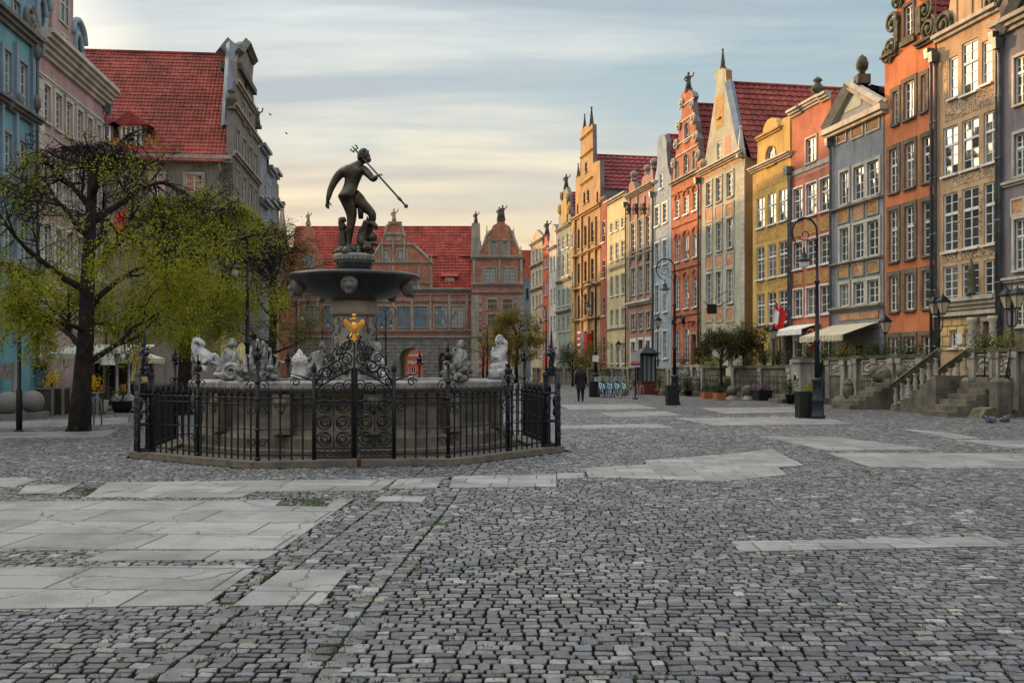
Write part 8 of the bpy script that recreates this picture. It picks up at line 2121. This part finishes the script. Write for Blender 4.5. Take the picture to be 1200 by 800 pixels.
def parasol_closed(label, px, py, top, h0, r, mat, group='folded cafe parasols'):
    x, y = gp(px, py); z1 = at(px, top, y).z; t = thing('folded_parasol', label, 'parasol', (x,y,0), 0, group); m = MB(); m.tube([(0,0,0),(0,0,z1)], .035, 8); m.lathe([(.3,0),(.3,.08),(.05,.1)], 12); m.build('pole', M_['wood'], t, True)
    m = MB(); n = 24; vs, fs = [], []; rr = random.Random(int(px))
    lev = [(z1-.02,.03),(z1-.3,.16),(h0+(z1-h0)*.55,r),(h0+(z1-h0)*.45,r*.62),(h0+.25,r*.72),(h0,r*.8)]
    for z, q in lev:
        for k in range(n): a = 2*PI*k/n; w = q*(1+.28*math.cos(6*a+z*1.3)); vs.append((w*math.cos(a), w*math.sin(a), z+(.06*math.cos(3*a) if z == h0 else 0)))
    for i in range(len(lev)-1):
        for k in range(n): fs.append((i*n+k, i*n+(k+1)%n, (i+1)*n+(k+1)%n, (i+1)*n+k))
    m.add(vs, fs, 0, True); m.build('canopy', M_[mat], t, True); return t
parasol_closed('folded yellow parasol right of the marble sea horse', 262, 480, 386, 1.2, .42, 'yellow_cloth'); parasol_closed('folded yellow parasol behind the iron pylon near the second trunk', 163, 483, 400, 1.1, .33, 'yellow_cloth'); parasol_closed('folded yellow parasol behind the marble shell group', 283, 474, 400, 1.1, .36, 'yellow_cloth'); parasol_closed('folded white parasol far behind the lamp left of the bowl', 351, 462, 408, 1.0, .6, 'white_cloth')
def parasol_open(label, px, py, zt, w):
    x, y = gp(px, py); t = thing('open_parasol', label, 'parasol', (x,y,0), 0, 'open cream parasols of the cafe'); m = MB(); m.tube([(0,0,0),(0,0,zt)], .04, 8); m.build('pole', M_['wood'], t, True); m = MB(); h_ = w/2; n = 8
    m.add([(0,0,zt)] + [(h_*math.cos(2*PI*k/n+.39), h_*math.sin(2*PI*k/n+.39), zt-.55) for k in range(n)] + [(h_*math.cos(2*PI*k/n+.39), h_*math.sin(2*PI*k/n+.39), zt-.78) for k in range(n)], [(0,1+k,1+(k+1)%n) for k in range(n)] + [(1+k,1+n+k,1+n+(k+1)%n,1+(k+1)%n) for k in range(n)]); m.build('canopy', M_['cream_cloth'], t, True)
parasol_open('open cream parasol behind the big trunk', 98, 476, 2.75, 3.0); parasol_open('open cream parasol left of the fence pylon', 150, 472, 2.6, 3.2)
def table(label, px, py):
    x, y = gp(px, py); t = thing('cafe_table', label, 'table', (x,y,0), 0, 'cafe tables under the lindens'); m = MB(); m.lathe([(.22,0),(.22,.03),(.03,.06),(.03,.72)], 10); m.build('leg', M_['black'], t, True); m = MB(); m.lathe([(.38,.72),(.38,.75),(0,.752)], 18); m.build('tabletop', M_['wood'], t, True); return t
def chair(label, px, py, rz):
    x, y = gp(px, py); t = thing('cafe_chair', label, 'chair', (x,y,0), rz, 'cafe chairs under the lindens'); m = MB(); m.box(-.22,.22,-.22,.22,.43,.47); m.build('seat', M_['wood'], t, True)
    m = MB(); m.box(-.22,.22,.20,.24,.58,.9); m.build('backrest', M_['terracotta'], t, True)
    for a in (-.2,.2):
        for b, hh in ((-.2,.43),(.22,.6)): m = MB(); m.tube([(a,b,0),(a,b,hh)], .018, 5); m.build('leg', M_['black'], t, True)
table('small round cafe table just behind the grey planter', 131, 474); chair('wooden cafe chair left of the round table', 126, 474.5, PI/2); chair('wooden cafe chair right of the round table', 139, 474.3, -PI/2); table('small round cafe table near the second linden trunk', 196, 476); chair('wooden cafe chair near the second linden trunk', 203, 476.5, -PI/2)
x0, y0 = gp(90, 470.5); x1, _ = gp(172, 470.5); t = thing('cafe_shelter', 'long cafe shelter with a pale canvas roof and dark boards added as shade behind', 'shelter', ((x0+x1)/2, y0, 0)); w = x1-x0
m = MB()
for k in range(14): m.box(-w/2+w*k/14+.01, -w/2+w*(k+1)/14-.01, .9, .95, .05, 2.2)
m.build('shade_boards', M_['wood'], t, True)  # dark boards added to darken the space under the canvas
for sx in (-w/2+.06, 0, w/2-.06): m = MB(); m.box(sx-.05, sx+.05, -.9, -.8, 0, 2.35); m.build('post', M_['grey_paint'], t, True)
m = MB(); m.add([(-w/2-.1,-1.2,2.25),(w/2+.1,-1.2,2.25),(w/2+.1,1.0,2.75),(-w/2-.1,1.0,2.75),(-w/2-.1,-1.2,2.05),(w/2+.1,-1.2,2.05)], [(0,1,2,3),(0,4,5,1)]); m.build('canopy', M_['cream_cloth'], t, True)
# two distant birds in the sky
for px, py, lab in ((317,135,'tiny dark bird flying in the sky, left of the statue'), (336,157,'tiny dark bird flying lower in the sky, left of the statue')):
    p = at(px, py, 70); m = MB(); m.tube([p-Vector((.09,0,0)), p+Vector((.09,0,.02))], [.012,.03], 5)
    for q in (-1,1): m.add([p+Vector((-.03,0,0)), p+Vector((.05,0,0)), p+Vector((.01,.2*q,.09)), p+Vector((-.07,.26*q,.05))], [(0,1,2,3)])
    tag(m.build('bird', M_['black']), lab, 'bird')

# more pots and planting along the house fronts
def potted(label, px, py, r, h_, pm, sd, pr=(.3,.5), mat='terracotta'):
    x, y = gp(px, py); t = thing('flower_pot', label, 'flower pot', (x,y,0), 0, 'flower pots along the sunlit row'); m = MB(); m.lathe([(r*.7,0),(r,h_*.85),(r*1.1,h_*.87),(r*1.1,h_),(0,h_*.95)], 14); m.build('pot', M_[mat], t, True)
    bush('potted_plant', 'plant in the '+label, (x,y,h_*.95), pr, pm, sd, 420, .07)
potted('small dark pot at the foot of the red brick house steps', 806, 464, .22, .35, 'leaf_dark', 81, (.3,.7), 'black'); potted('terracotta pot left of the kiosk', 733, 462.5, .2, .32, 'leaf', 82); potted('terracotta pot right of the kiosk', 772, 463, .22, .35, 'leaf_dark', 83, (.35,.8))
potted('stone grey pot behind the bicycles', 706, 461.5, .25, .4, 'leaf_olive', 84, (.4,.8), 'stone'); potted('tall dark pot by the arched niche pier', 926, 473, .22, .45, 'leaf_dark', 85, (.35,.6), 'black'); potted('terracotta pot right of the arched niche pier', 950, 473.5, .22, .36, 'leaf', 86, (.35,.4))
for (px, lab, k, z, mt) in ((1030,'dark ivy spilling over the terrace coping above the first pedestal',91,2.16,'leaf_dark'),(1062,'mossy green cushion on the terrace coping above the second pedestal',92,2.16,'leaf_dark'),(1150,'dark green trailing plant on the coping beside the stair top',93,2.32,'leaf_dark'),(1178,'reddish olive trailing plant on the coping near the twin lantern by the frame edge',94,2.32,'leaf_olive'),(835,'green planting on the low terrace wall behind the terracotta planters',95,1.75,'leaf'),(875,'dark planting on the low terrace wall behind the stone balls',96,1.75,'leaf_dark'),(800,'dark planting on the low terrace before the red brick house',97,1.8,'leaf_dark'),(745,'green planting on the low terrace behind the kiosk',98,1.7,'leaf'),(685,'dark planting on the low terrace behind the walking person',99,1.65,'leaf_dark')):
    a = FT.s(px); bush('hanging_plant', lab, FT.P(a, z, -.12), (.7,.35), mt, k, 650, .07)
x0 = FT.s(1196); t = bush('climbing_shrub', 'tall thin climbing shrub against the lilac house by the frame edge', FT.P(x0, 1.35, -1.0), (.5,2.6), 'leaf_olive', 101, 900, .07)
